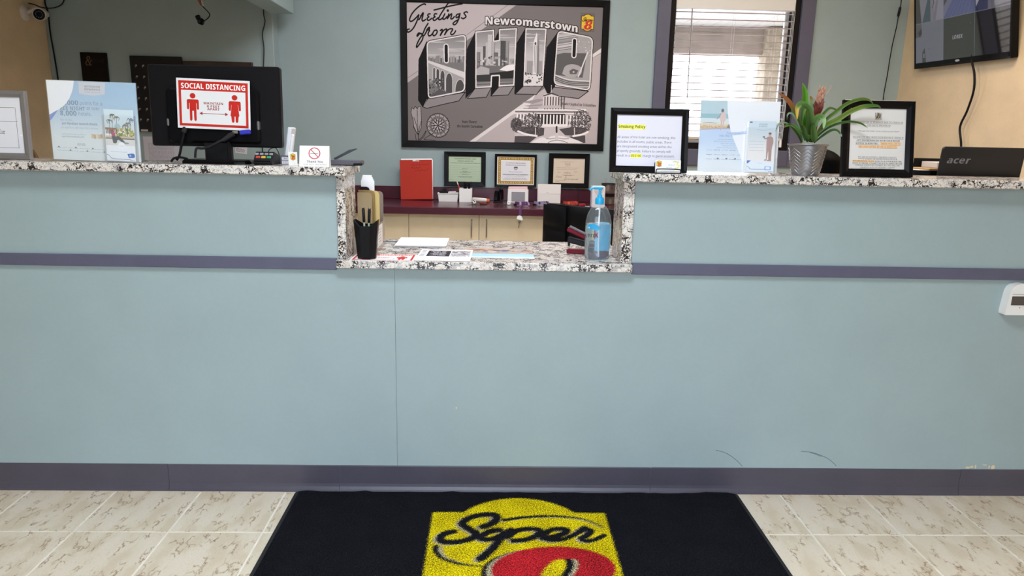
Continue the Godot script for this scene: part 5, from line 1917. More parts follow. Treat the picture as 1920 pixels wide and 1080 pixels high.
func points_art() -> Image:
	var im = canvas(870, 774, Color("b9d0e2"))
	for y in 774: rect(im, 0, y, 870, 1, Color("a9c6de").lerp(Color("dfe4e4"), smoothstep(60, 640, y)))
	var ink = Color("8193ab")
	var grey = Color("a2adb9")
	# the loyalty scheme's pennant
	fill(im, P("314 7 574 7 560 120 441 135 310 120"), Color("d3d3d8"))
	write(im, "WYNDHAM", P("367 59")[0].x, P("367 59")[0].y, 27, Color("8f97a6"), {w = 152, slope = 0.0, bold = true})
	write(im, "REWARDS", P("367 86")[0].x, P("367 86")[0].y, 27, Color("8f97a6"), {w = 152, bold = true})
	small_print(im, P("367 108")[0].x, P("367 108")[0].y, 150, 9, Color("a9b0bc"), 1)
	for e in [["15,000", "91 234", 62, true, "293 217"], ["points for a", "309 229", 50, false, "527 217"], ["FREE NIGHT", "84 285", 52, true, "355 271"], ["at over", "371 276", 50, false, "499 270"], ["8,000", "106 338", 66, true, "267 329"], ["hotels.", "284 333", 50, false, "415 328"]]:
		var a = P(e[1])[0]
		write(im, e[0], a.x, a.y, e[2], ink, {bold = e[3], w = P(e[4])[0].x - a.x})
	var a = P("104 390 152 426 479 414 101 464 101 526 101 551 249 615")
	write(im, "No tricks.", a[0].x, a[0].y, 30, grey)
	write(im, "Just Wyndham Rewards Wealth.", a[1].x - 40, a[1].y, 34, ink, {w = a[2].x - a[1].x + 30, bold = true})
	write(im, "Join right here, right now at the front desk.", a[3].x, a[3].y, 26, grey, {w = 370})
	write(im, "Look through the amazing rewards at", a[4].x, a[4].y, 20, grey, {w = 240})
	write(im, "wyndhamrewards.com", a[5].x, a[5].y, 24, ink, {w = 220})
	for k in 2: small_print(im, a[6].x, a[6].y + k * 13, 76, 9, Color("8a93a0"), 15 + k)
	# a little heap of shells and two rows of hotel marks
	for k in 12: disc(im, P("408 520")[0] + Vector2((k % 6) * 22, (k / 6) * 20 + (k % 2) * 5), 15, [Color("d2bd9d"), Color("c3a888"), Color("ddd0bd")][k % 3], 0.8)
	for row in 2:
		for k in 9:
			var q = P("41 657 72 656 37 685")
			var at = Vector2(q[0].x + k * 56, q[0 if row == 0 else 2].y + k * 1.2)
			small_print(im, at.x, at.y, 44, 8, Color("8f979f") if (k + row) % 3 else Color("5d636b"), 40 + k + row * 10)
			if (k + row) % 3 == 0: rect(im, at.x + 14, at.y - 16, 14, 12, Color("6e757e"))
	# glare in the corner, painted in as a round white field fringed with blue
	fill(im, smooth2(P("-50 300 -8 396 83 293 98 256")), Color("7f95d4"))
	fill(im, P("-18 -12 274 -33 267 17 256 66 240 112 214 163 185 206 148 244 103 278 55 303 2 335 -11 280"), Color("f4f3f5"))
	return im

func beach_card_art() -> Image:
	# the folded brochure in the pocket: palms, a seated figure, a pale panel
	var im = canvas(280, 480, Color("e9e8e6"))
	rect(im, 0, 0, 280, 190, Color("cfdde4"))
	var r = RandomNumberGenerator.new()
	r.seed = 61
	for e in [[190, 150, 6], [215, 130, 7], [240, 90, 6], [70, 60, 4], [110, 80, 4], [40, 110, 4]]:
		line(im, PackedVector2Array([Vector2(e[0], 250), Vector2(e[0] + 6, e[1])]), e[2], Color("8a7556"))
		for k in 9:
			var t = TAU * k / 9 + r.randf()
			line(im, smooth2(PackedVector2Array([Vector2(e[0] + 6, e[1]), Vector2(e[0] + 6 + cos(t) * 18, e[1] - 10 + sin(t) * 8), Vector2(e[0] + 6 + cos(t) * 32, e[1] + 10 + sin(t) * 14)])), 4, [Color("5d5a48"), Color("8c7c4c"), Color("3f4a44")][k % 3])
	disc(im, Vector2(120, 160), 30, Color("a9c2c6"))
	for k in 60: disc(im, Vector2(r.randf_range(100, 280), r.randf_range(170, 250)), r.randf_range(5, 14), [Color("8f9a3c"), Color("b3a04a"), Color("6b7a38"), Color("c2b25c")][k % 4])
	rect(im, 0, 170, 110, 16, Color("9a6a4c"))
	for k in 8: rect(im, 6 + k * 14, 186, 8, 40, Color("4a3a32"))
	rect(im, 0, 246, 280, 26, Color("cdb9a2"))
	rect(im, 0, 264, 280, 10, Color("6f6258"))
	rect(im, 0, 274, 280, 60, Color("dedbd8"))
	disc(im, Vector2(68, 200), 16, Color("9c4a2c"))
	fill(im, smooth2(P("52 214 88 214 94 250 62 256")), Color("b3486e"))
	fill(im, smooth2(P("58 246 100 250 130 246 190 306 176 318 120 280 100 312 70 312")), Color("4b524c"))
	fill(im, P("170 300 220 304 224 316 172 318"), Color("8f9298"))
	line(im, P("88 218 150 190"), 7, Color("c98d62"))
	rect(im, 240, 84, 40, 14, Color("4c83c4"))
	rect(im, 0, 334, 280, 146, Color("eef0f3"))
	disc(im, Vector2(150, 334), 34, Color("f4f5f7"))
	small_print(im, 126, 340, 44, 8, Color("8f939c"), 2)
	small_print(im, 40, 396, 160, 7, Color("9aa0aa"), 3)
	line(im, smooth2(P("0 420 24 430 40 452 80 460 230 462")), 4, Color("5c6a92"))
	fill(im, smooth2(P("200 410 262 404 268 440 212 446")), Color("3f68b4"))
	disc(im, Vector2(228, 424), 10, Color("a3bfe8"))
	small_print(im, 226, 472, 40, 8, Color("4a4f58"), 4)
	return im

func distancing_art() -> Image:
	var w = Color("dddada")
	var red = Color("bd2b22")
	var im = canvas(952, 640, w)
	rect(im, 26, 30, 900, 580, Color("9c2a22"))
	rect(im, 28, 32, 896, 575, red)
	rect(im, 58, 150, 836, 428, w)
	write(im, "SOCIAL DISTANCING", 60, 128, 92, Color("f6f2f0"), {bold = true, w = 832})
	for e in [[0.5, 0.5], [-0.5, 0.5]]: write(im, "SOCIAL DISTANCING", 60 + e[0], 128 + e[1], 92, Color("f6f2f0"), {bold = true, w = 832})
	for k in 2:
		var c = P("206 221 751 222")[k]
		var y0 = c.y + 44
		disc(im, c, 37, red, 0.92)
		var p = PackedVector2Array()
		for q in P("-66 0 -78 14 -78 118 -70 130 -58 130 -50 118 -50 52 -44 44") if k == 0 else P("-66 0 -78 14 -80 112 -70 126 -58 124 -52 112 -44 50 -40 44"): p.append(c + Vector2(q.x, q.y + 46))
		# one half of the figure, then its mirror
		var half = P("-44 44 -44 262 -36 276 -22 276 -12 262 -10 150 0 144") if k == 0 else P("-40 44 -58 190 -48 196 -42 264 -32 276 -18 276 -8 262 -6 196 0 196")
		for q in half: p.append(c + Vector2(q.x, q.y + 46))
		var all = p.duplicate()
		for i in range(p.size() - 1, -1, -1): all.append(Vector2(2 * c.x - p[i].x, p[i].y))
		fill(im, all, red)
	for e in [["MAINTAIN", "347 323", "599 318"], ["6 FEET", "388 362", "555 358"], ["APART", "391 398", "553 396"]]:
		var a = P(e[1])[0]
		write(im, e[0], a.x, a.y, 42, Color("8e2a26"), {bold = true, w = P(e[2])[0].x - a.x})
	var y = P("472 442")[0].y
	var l = P("287 443 663 441")
	line(im, PackedVector2Array([Vector2(l[0].x + 20, y), Vector2(l[1].x - 20, y)]), 7, Color("9c2a26"))
	for s in [0, 1]:
		var d = 1 if s == 0 else -1
		fill(im, PackedVector2Array([Vector2(l[s].x, y), Vector2(l[s].x + 40 * d, y - 22), Vector2(l[s].x + 40 * d, y + 22)]), Color("9c2a26"))
	return im

func build_bar_left():
	var dull = hexed("85807e", 0.42, 0.35)
	stand_frame("grey_sign_frame", "brushed grey frame holding a white notice, at the far left of the bar", "sign", Vector3(-1.697, BAR + 0.0005, -0.06), 0.296, 0.224, 0.021, grey_sign_art(), dull, 0, 2.0)
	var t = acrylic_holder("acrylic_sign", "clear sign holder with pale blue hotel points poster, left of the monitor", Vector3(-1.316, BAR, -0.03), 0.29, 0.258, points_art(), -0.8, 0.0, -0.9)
	# its leaflet pocket
	var s = nst()
	for z in [0.006, 0.02]: box(s, Vector3(0.0, 0.078, z), Vector3(0.104, 0.15, 0.0014))
	for x in [-0.052, 0.052]: box(s, Vector3(x, 0.078, 0.013), Vector3(0.0014, 0.15, 0.014))
	box(s, Vector3(0, 0.003, 0.013), Vector3(0.104, 0.0014, 0.014))
	var o = fin(s, "leaflet_pocket", mats.acrylic, t)
	o.position.x = 0.088
	var art = beach_card_art()
	for k in 3:
		o = tag(sheet("leaflet", 0.094, 0.166, 0.0012, printed(art) if k == 0 else mats.paper, mats.paper, self), "", "leaflet", "leaflets in the left clear sign's pocket")
		o.set_meta("label", "palm tree holiday leaflet, frontmost in the left clear sign's pocket" if k == 0 else "%s leaflet behind the palm tree leaflet in the pocket" % NTH[k - 1])
		o.transform = t.transform * Transform3D(Basis(Vector3.BACK, -0.015 + k * 0.004), Vector3(0.088 - k * 0.002, 0.005, 0.016 - k * 0.003))
	build_monitor()
	# distancing notice taped to the monitor's back
	o = tag(sheet("distancing_notice", 0.2385, 0.16, 0.0012, printed(distancing_art(), 0.5), mats.paper, self), "red and white social distancing notice fixed to the back of the monitor", "sign")
	o.position = Vector3(-0.9265, 1.2895, -0.0365)
	leaned(o, 0.0, 2.0, -1.4)
	# pale upright holder seen edge on
	t = thing("white_stand", "white plastic leaning stand seen edge on at the monitor's right side", "stand", Vector3(-0.724, BAR, -0.15))
	s = nst()
	box(s, Vector3(0.012, 0.062, 0.0), Vector3(0.014, 0.128, 0.06), 0.003, Basis(Vector3.FORWARD, 0.16))
	box(s, Vector3(0.012, 0.052, 0.012), Vector3(0.026, 0.104, 0.012), 0.003, Basis(Vector3.FORWARD, 0.16))
	fin(s, "arm", hexed("d9d9de", 0.3), t)
	s = nst()
	box(s, Vector3(-0.006, 0.005, 0.0), Vector3(0.05, 0.009, 0.08), 0.002)
	fin(s, "foot", hexed("3a3634", 0.4), t)
	# card reader
	t = thing("card_reader", "black card reader with red yellow and green keys right of the monitor", "card reader", Vector3(-0.766, BAR, -0.06))
	s = nst()
	prism(s, P("-0.05 0 0.045 0 0.051 0.008 0.02 0.043 -0.036 0.03 -0.052 0.012"), -0.032, 0.032, Transform3D(Basis(Vector3.UP, -PI / 2), Vector3.ZERO), 0.004)
	fin(s, "body", hexed("222024", 0.35), t)
	for i in 3:
		s = nst()
		box(s, Vector3(-0.018 + i * 0.018, 0.0255, 0.0362), Vector3(0.0145, 0.004, 0.008), 0.0012, Basis(Vector3.RIGHT, 0.848))
		fin(s, ["red_key", "yellow_key", "green_key"][i], hexed(["c2453c", "d8b23c", "3c9a62"][i], 0.4), t)
	for k in 4:
		s = nst()
		box(s, Vector3(-0.0235 + k * 0.0157, 0.0355, 0.0274), Vector3(0.012, 0.004, 0.008), 0.001, Basis(Vector3.RIGHT, 0.848))
		fin(s, "grey_key", hexed("8f8d92", 0.4), t)
	s = nst()
	box(s, Vector3(0, 0.0125, 0.0475), Vector3(0.052, 0.003, 0.004), 0.0005, Basis(Vector3.RIGHT, 0.848))
	fin(s, "card_slot", hexed("0a090a", 0.3), t)
	s = nst()
	tube(s, spline([Vector3(-0.006, 0.03, -0.03), Vector3(-0.007, 0.05, -0.06), Vector3(-0.008, 0.05, -0.14), Vector3(-0.008, 0.012, -0.18), Vector3(-0.008, -0.01, -0.185), Vector3(-0.008, -0.12, -0.19)]), 0.0016, 5)
	fin(s, "lead", mats.cord, t)
	# little signs
	var im = canvas(180, 170, Color("57555c"))
	rect(im, 26, 26, 154, 54, Color("d2cfd6"))
	write(im, "TAXI", 34, 70, 50, Color("4a474e"), {w = 118, bold = true})
	rect(im, 26, 92, 154, 66, Color("cac7ce"))
	for k in 2: small_print(im, 38, 118 + k * 28, 126, 16, Color("5d5a62"), 70 + k)
	t = thing("taxi_sign", "tiny grey taxi sign tucked behind the small logo card", "sign", Vector3(-0.7075, BAR, -0.075))
	o = sheet("plate", 0.0345, 0.031, 0.002, printed(im), hexed("57555c", 0.5), t)
	s = nst()
	box(s, Vector3(0, 0.001, -0.008), Vector3(0.034, 0.002, 0.018), 0.0005)
	fin(s, "foot", hexed("57555c", 0.5), t)
	im = canvas(170, 250, Color("e6e3df"))
	badge(im, 46, 34, 88, 118)
	rect(im, 52, 160, 70, 2, Color("c9c4ba"))
	line(im, P("46 170 86 200 120 172"), 3, Color("e8dca8"))
	small_print(im, 80, 226, 70, 6, Color("b9b5b2"), 8)
	t = thing("logo_card", "small white card with yellow and red logo beside the no smoking card", "card", Vector3(-0.6745, BAR, -0.045))
	o = sheet("plate", 0.0295, 0.044, 0.0016, printed(im), mats.paper, t)
	s = nst()
	box(s, Vector3(0, 0.001, -0.008), Vector3(0.029, 0.002, 0.018), 0.0005)
	fin(s, "foot", mats.paper, t)
	# folded no smoking card
	im = canvas(640, 460, Color("ebe6e1"))
	for k in 2: disc(im, Vector2(322, 166), 128 - k * 0.0, Color("bd4049"))
	disc(im, Vector2(322, 166), 108, Color("ebe6e1"))
	rect(im, 234, 170, 168, 12, Color("4d4b4c"))
	line(im, P("246 88 398 244"), 17, Color("bd4049"))
	line(im, smooth2(P("380 150 396 132 378 118 392 100")), 5, Color("b7b2b0"))
	write(im, "Thank You", 334, 372, 66, Color("59585e"), {bold = true, a = 0.5, w = 352})
	write(im, "FOR NOT SMOKING", 340, 430, 48, Color("8d8b90"), {a = 0.5, w = 500})
	t = thing("no_smoking_card", "white folded card thanking guests for not smoking, at the bar's edge", "sign", Vector3(-0.5865, BAR, 0.026))
	t.rotation_degrees.y = 1.0
	o = sheet("front", 0.0965, 0.069, 0.001, printed(im), hexed("ebe6e1", 0.6), t)
	leaned(o, 0, 14.0)
	o = sheet("rear", 0.0965, 0.069, 0.001, hexed("ebe6e1", 0.6), hexed("ebe6e1", 0.6), t)
	o.position.z = -0.034
	leaned(o, 0, -14.0)
	# dark slim device with a raised blade
	t = thing("paper_cutter", "dark slim desktop device with a raised blade behind the no smoking card", "paper cutter", Vector3(-0.51, BAR, -0.12))
	s = nst()
	box(s, Vector3(0, 0.0095, 0), Vector3(0.11, 0.017, 0.07), 0.003)
	fin(s, "base", hexed("4d4b55", 0.35), t)
	s = nst()
	box(s, Vector3(0.045, 0.005, 0.03), Vector3(0.03, 0.008, 0.014), 0.002)
	fin(s, "front_foot", mats.black, t)
	s = nst()
	prism(s, P("-0.05 0.022 -0.046 0.016 0.01 0.044 0.034 0.056 0.03 0.058 0.004 0.052"), -0.03, -0.024, Transform3D.IDENTITY, 0.001)
	fin(s, "blade_arm", hexed("2f3440", 0.3), t)

func build_monitor():
	var t = thing("computer_monitor", "black computer monitor seen from behind, standing on the left bar top", "monitor", Vector3(-0.931, BAR, -0.06))
	var up = Transform3D(Basis(Vector3.RIGHT, deg_to_rad(-2.0)), Vector3(0, 0.056, 0))
	var s = nst()
	prism(s, round_rect(0.434, 0.265, 0.008, Vector2(0, 0.1325)), -0.03, -0.004, up, 0.004)
	fin(s, "shell", hexed("141214", 0.36), t)
	s = nst()
	prism(s, round_rect(0.302, 0.176, 0.014, Vector2(-0.002, 0.088)), -0.006, 0.018, up * Transform3D(Basis(), Vector3(0, 0.012, 0)), 0.006)
	var h = fin(s, "rear_housing", hexed("0e0d0f", 0.18), t)
	s = nst()
	box(s, Vector3(-0.15, 0.133, 0.008), Vector3(0.008, 0.024, 0.02), 0.003, up.basis)
	box(s, Vector3(0.146, 0.128, 0.008), Vector3(0.008, 0.03, 0.02), 0.003, up.basis)
	fin(s, "glossy_strip", hexed("8d8c90", 0.16, 0.6), h)
	s = nst()
	box(s, Vector3(0.004, 0.135, -0.035), Vector3(0.41, 0.24, 0.003))
	var sc = fin(s, "screen", hexed("0b0b0d", 0.1), t)
	sc.position.y = 0.056
	sc.rotation.x = deg_to_rad(-2.0)
	s = nst()
	box(s, Vector3(0.004, 0.044, 0.0), Vector3(0.084, 0.088, 0.024), 0.004)
	box(s, Vector3(0.044, 0.042, 0.002), Vector3(0.014, 0.08, 0.026), 0.004)
	fin(s, "neck", hexed("1a191b", 0.3), t)
	s = nst()
	prism(s, smooth2(P("-0.098 -0.05 -0.098 0.052 -0.05 0.064 0.05 0.064 0.108 0.05 0.108 -0.05 0 -0.06"), 3), 0.0, 0.014, Transform3D(Basis(Vector3.RIGHT, -PI / 2), Vector3.ZERO) , 0.005)
	fin(s, "base", mats.gloss, t)
	s = nst()
	tube(s, spline(V("-1.023 1.295 -0.030 -1.023 1.281 -0.030 -1.029 1.260 -0.030 -1.037 1.231 -0.030 -1.046 1.201 -0.030 -1.056 1.186 -0.030") .map(func(q): return q - t.position), 6), 0.0042, 8)
	tube(s, spline(V("-1.052 1.185 -0.020 -1.060 1.192 -0.020 -1.067 1.188 -0.020 -1.070 1.181 -0.020 -1.060 1.192 -0.020 -1.039 1.196 -0.020 -1.015 1.191 -0.020").slice(3).map(func(q): return q - t.position), 6), 0.004, 8)
	fin(s, "power_cord", mats.cord, t)
	s = nst()
	tube(s, V("-1.021 1.291 -0.032 -1.025 1.278 -0.032").map(func(q): return q - t.position), 0.0085, 8)
	fin(s, "power_plug", hexed("2a282a", 0.4), t)
	s = nst()
	tube(s, spline(V("-0.858 1.276 -0.020 -0.880 1.263 -0.020 -0.909 1.249 -0.020 -0.938 1.234 -0.020 -0.963 1.227 -0.020 -0.981 1.227 -0.020 -0.987 1.216 -0.020 -0.990 1.195 -0.020").map(func(q): return q - t.position), 6), 0.0042, 8)
	fin(s, "video_cord", hexed("262427", 0.45), t)
	s = nst()
	tube(s, V("-0.858 1.276 -0.020 -0.873 1.268 -0.020 -0.895 1.254 -0.020").map(func(q): return q - t.position), [0.008, 0.0085, 0.006], 8)
	fin(s, "video_plug", hexed("2b292c", 0.5), t)
	s = nst()
	box(s, V("-0.822 1.282 -0.026")[0] - t.position, Vector3(0.036, 0.015, 0.014), 0.003, Basis(Vector3.BACK, 0.1))
	fin(s, "blue_connector", hexed("2b30a8", 0.4), t)
	s = nst()
	box(s, V("-0.858 1.281 -0.034")[0] - t.position, Vector3(0.018, 0.009, 0.008), 0.002)
	fin(s, "video_socket", hexed("8c826c", 0.4, 0.4), t)
	var im = canvas(120, 60, Color("c9c4c6"))
	small_print(im, 10, 44, 40, 26, Color("3c3a3e"), 1)
	small_print(im, 60, 46, 50, 30, Color("4a484c"), 2)

# ------------------------------------------------------------------ what stands on the right bar
func smoking_art() -> Image:
	var im = canvas(900, 700, Color("d9d5df"))
	var ink = Color("55525e")
	rect(im, 26, 136, 372, 62, Color("f0ee5a"))
	write(im, "Smoking Policy", 30, 184, 56, Color("3c4420"), {bold = true, w = 366})
	var lines = [["All areas of the hotel are non-smoking, this", 320, 790], ["includes in all rooms, public areas. There", 382, 738], ["are designated smoking areas within the", 444, 742], ["property grounds. Failure to comply will", 506, 730]]
	for e in lines: write(im, e[0], 20, e[1], 42, ink, {w = e[2]})
	rect(im, 208, 528, 146, 52, Color("f0ee5a"))
	write(im, "result in a", 20, 568, 42, ink, {w = 176})
	write(im, "US$150", 212, 568, 42, Color("6d6a20"), {w = 138, bold = true})
	write(im, "charge to guest account.", 372, 568, 42, ink, {w = 436})
	return im

func rules_art() -> Image:
	var im = canvas(768, 836, Color("d9d4d0"))
	var ink = Color("453f3c")
	var hot = Color("f0c79a")
	var l = P("342 63 435 162")
	rect(im, l[0].x, l[0].y, l[1].x - l[0].x, l[1].y - l[0].y, Color("b3aaa4"))
	for k in 6: rect(im, l[0].x + k * 14, l[0].y + (k % 2) * 30, 8, 60, Color("8f867f"))
	logo_eight(im, (l[0] + l[1]) / 2 + Vector2(6, -18), 24, Color("4d4742"), Color("cfc7c0"), Color("3c3733"))
	for e in ["379 62 388 104 354 138", "391 68 380 112 359 143"]: line(im, smooth2(P(e)), 7, Color("4d4742"))
	for e in [["YOU MUST BE 21 YEARS OF AGE TO CHECK IN", "65 203", "721 200", 33, 1], ["AND HAVE PROPER ID", "233 245", "553 244", 33, 1], ["**WE ARE VERY SORRY, WE NO LONGER ACCEPT PETS**", "115 323", "674 321", 24, 2],
			["PLEASE LET THE FRONT DESK KNOW IF THERE IS", "55 407", "735 404", 33, 1], ["ANY DISCREPANCIES WITH YOUR ROOM", "103 450", "687 447", 33, 3], ["WITHIN 20 MINUTES...", "94 493", "413 491", 33, 3], ["THERE WILL BE NO", "431 491", "700 490", 33, 4],
			["REFUNDS GIVEN AFTER 20 MINUTES.", "137 535", "655 533", 33, 4], ["WE ARE NO LONGER A SMOKING FACILITY.", "134 676", "659 673", 30, 1], ["**** IF DURING OR AFTER YOUR STAY OUR", "137 701", "663 699", 26, 0],
			["HOUSEKEEPING STAFF DETECTS IN YOUR ROOM THE", "65 731", "725 728", 29, 5], ["ODOR OF SMOKE, CIGARETTES BUTTS, ASHES OR ANY", "63 758", "733 755", 29, 3], ["DAMAGE CAUSED BY CIGARETTES. YOU WILL BE", "100 785", "700 782", 29, 0], ["CHARGED A FEE OF $250.00 + TAX****", "165 814", "635 812", 29, 1]]:
		var a = P(e[1])[0]
		var w = P(e[2])[0].x - a.x
		if e[4] == 4 or e[4] == 5: rect(im, a.x - 6, a.y - e[3] * 0.9, w + 12 if e[4] == 4 else w * 0.44, e[3] * 1.15, hot)
		write(im, e[0], a.x, a.y, e[3] * 0.92, Color("a8622c") if e[4] == 4 else ink, {serif = true, w = w, bold = e[4] in [3, 5], skew = 0.25 if e[4] == 2 else 0.0})
		if e[4] in [1, 3, 4]: rect(im, a.x, a.y + 7, w, 3, Color("6d6763"))
	return im

func beach_art() -> Image:
	var im = canvas(801, 720, Color("d4dbe6"))
	for y in 720: rect(im, 0, y, 801, 1, Color("b9cce6").lerp(Color("dfe2e6"), smoothstep(300, 700, y)))
	# the beach picture
	for y in 300:
		var c = Color("b3c8d0") if y < 132 else (Color("8fb3bf") if y < 178 else Color("c6d3d9").lerp(Color("d9c4a4"), smoothstep(190, 250, y)))
		rect(im, 0, y, 801, 1, c)
	for k in 6: line(im, smooth2(PackedVector2Array([Vector2(0, 186 + k * 9), Vector2(140, 182 + k * 10), Vector2(300, 190 + k * 9), Vector2(420, 184 + k * 9)])), 3, Color("dfe6ea"))
	line(im, P("30 226 110 222 170 228"), 5, Color("8b8288"))
	rect(im, 0, 262, 801, 40, Color("cfae80"))
	var r = RandomNumberGenerator.new()
	r.seed = 2
	for k in 70: disc(im, Vector2(r.randf() * 360, r.randf_range(250, 276)), r.randf_range(2, 5), Color("a98a64"))
	fill(im, P("0 288 180 276 400 272 600 246 801 236 801 330 0 330"), Color("bccce6"))
	line(im, smooth2(P("0 294 200 280 400 276 600 250 801 238")), 9, Color("a49cb8"))
	# the walking figure and a dog on the sand
	fill(im, smooth2(P("208 122 248 122 262 176 246 208 210 210 198 176")), Color("d3b8b4"))
	disc(im, Vector2(222, 100), 14, Color("5c4f50"), 1.3)
	line(im, smooth2(P("206 130 186 166 170 184")), 8, Color("9c8486"))
	line(im, P("216 205 212 290"), 10, Color("c3a59c"))
	line(im, P("238 205 230 268"), 10, Color("c9aaa0"))
	fill(im, smooth2(P("272 270 290 236 300 240 306 274")), Color("7a6a64"))
	write(im, "WYNDHAM", 300, 44, 24, Color("8c9cae"), {w = 90})
	write(im, "REWARDS", 300, 66, 24, Color("8c9cae"), {w = 90})
	var ink = Color("7c93bd")
	write(im, "Turn your points", 270, 334, 32, ink, {w = 260})
	write(im, "into the first swim of summer", 204, 362, 32, ink, {w = 400})
	for k in 5: small_print(im, [190, 150, 220, 240, 180][k], 392 + k * 21, [300, 360, 250, 230, 330][k], 10, Color("94a4bd"), 400 + k)
	for row in 3:
		for k in 7: small_print(im, 80 + k * 78, 500 + row * 46, 60, 9, Color("6f7884") if (k + row) % 2 else Color("9aa2ac"), 420 + k + row * 10)
	for k in 4: rect(im, 190 + k * 88, 574, 18, 14, Color("5f6772"))
	# glare off the clear sheet, painted over the print as white shapes
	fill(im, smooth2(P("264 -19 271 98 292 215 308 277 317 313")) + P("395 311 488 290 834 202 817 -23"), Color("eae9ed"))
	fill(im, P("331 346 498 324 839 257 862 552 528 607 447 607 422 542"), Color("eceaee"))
	return im

func suit_card_art() -> Image:
	var im = canvas(280, 500, Color("ccd4dc"))
	for y in 500: rect(im, 0, y, 280, 1, Color("c2ced8").lerp(Color("e6e2e2"), smoothstep(60, 330, y)))
	write(im, "WYNDHAM", 146, 36, 20, Color("79838f"), {a = 0.5, w = 84})
	write(im, "REWARDS", 146, 56, 20, Color("79838f"), {a = 0.5, w = 84})
	line(im, smooth2(P("80 76 146 88 230 74")), 3, Color("97a3b0"))
	rect(im, 8, 6, 26, 10, Color("4c5c86"))
	for k in 4: small_print(im, 14, 200 + k * 30, 150, 6, Color("a8a4ac"), 500 + k)
	disc(im, Vector2(222, 130), 15, Color("c9a084"), 1.25)
	disc(im, Vector2(222, 117), 15, Color("4a3a34"), 0.7)
	fill(im, smooth2(P("196 150 246 150 262 200 250 260 246 372 222 376 214 290 204 372 196 372 192 250 190 190")), Color("a3807a"))
	line(im, smooth2(P("200 160 176 170 160 154")), 12, Color("9a7872"))
	rect(im, 148, 146, 24, 10, Color("3c3836"))
	fill(im, P("178 372 200 368 204 384 176 386"), Color("b98f84"))
	fill(im, P("208 374 250 372 250 388 206 388"), Color("a9837a"))
	rect(im, 0, 392, 280, 108, Color("dfe6f0"))
	fill(im, P("0 384 40 384 10 414 0 414"), Color("4664b4"))
	small_print(im, 116, 412, 46, 8, Color("8c93a4"), 7)
	line(im, smooth2(P("0 440 30 456 50 470 250 466")), 4, Color("6c7894"))
	rect(im, 186, 440, 66, 36, Color("8ba6d6"))
	rect(im, 198, 446, 42, 22, Color("dfe6f4"))
	small_print(im, 226, 494, 44, 8, Color("4a4f58"), 9)
	return im

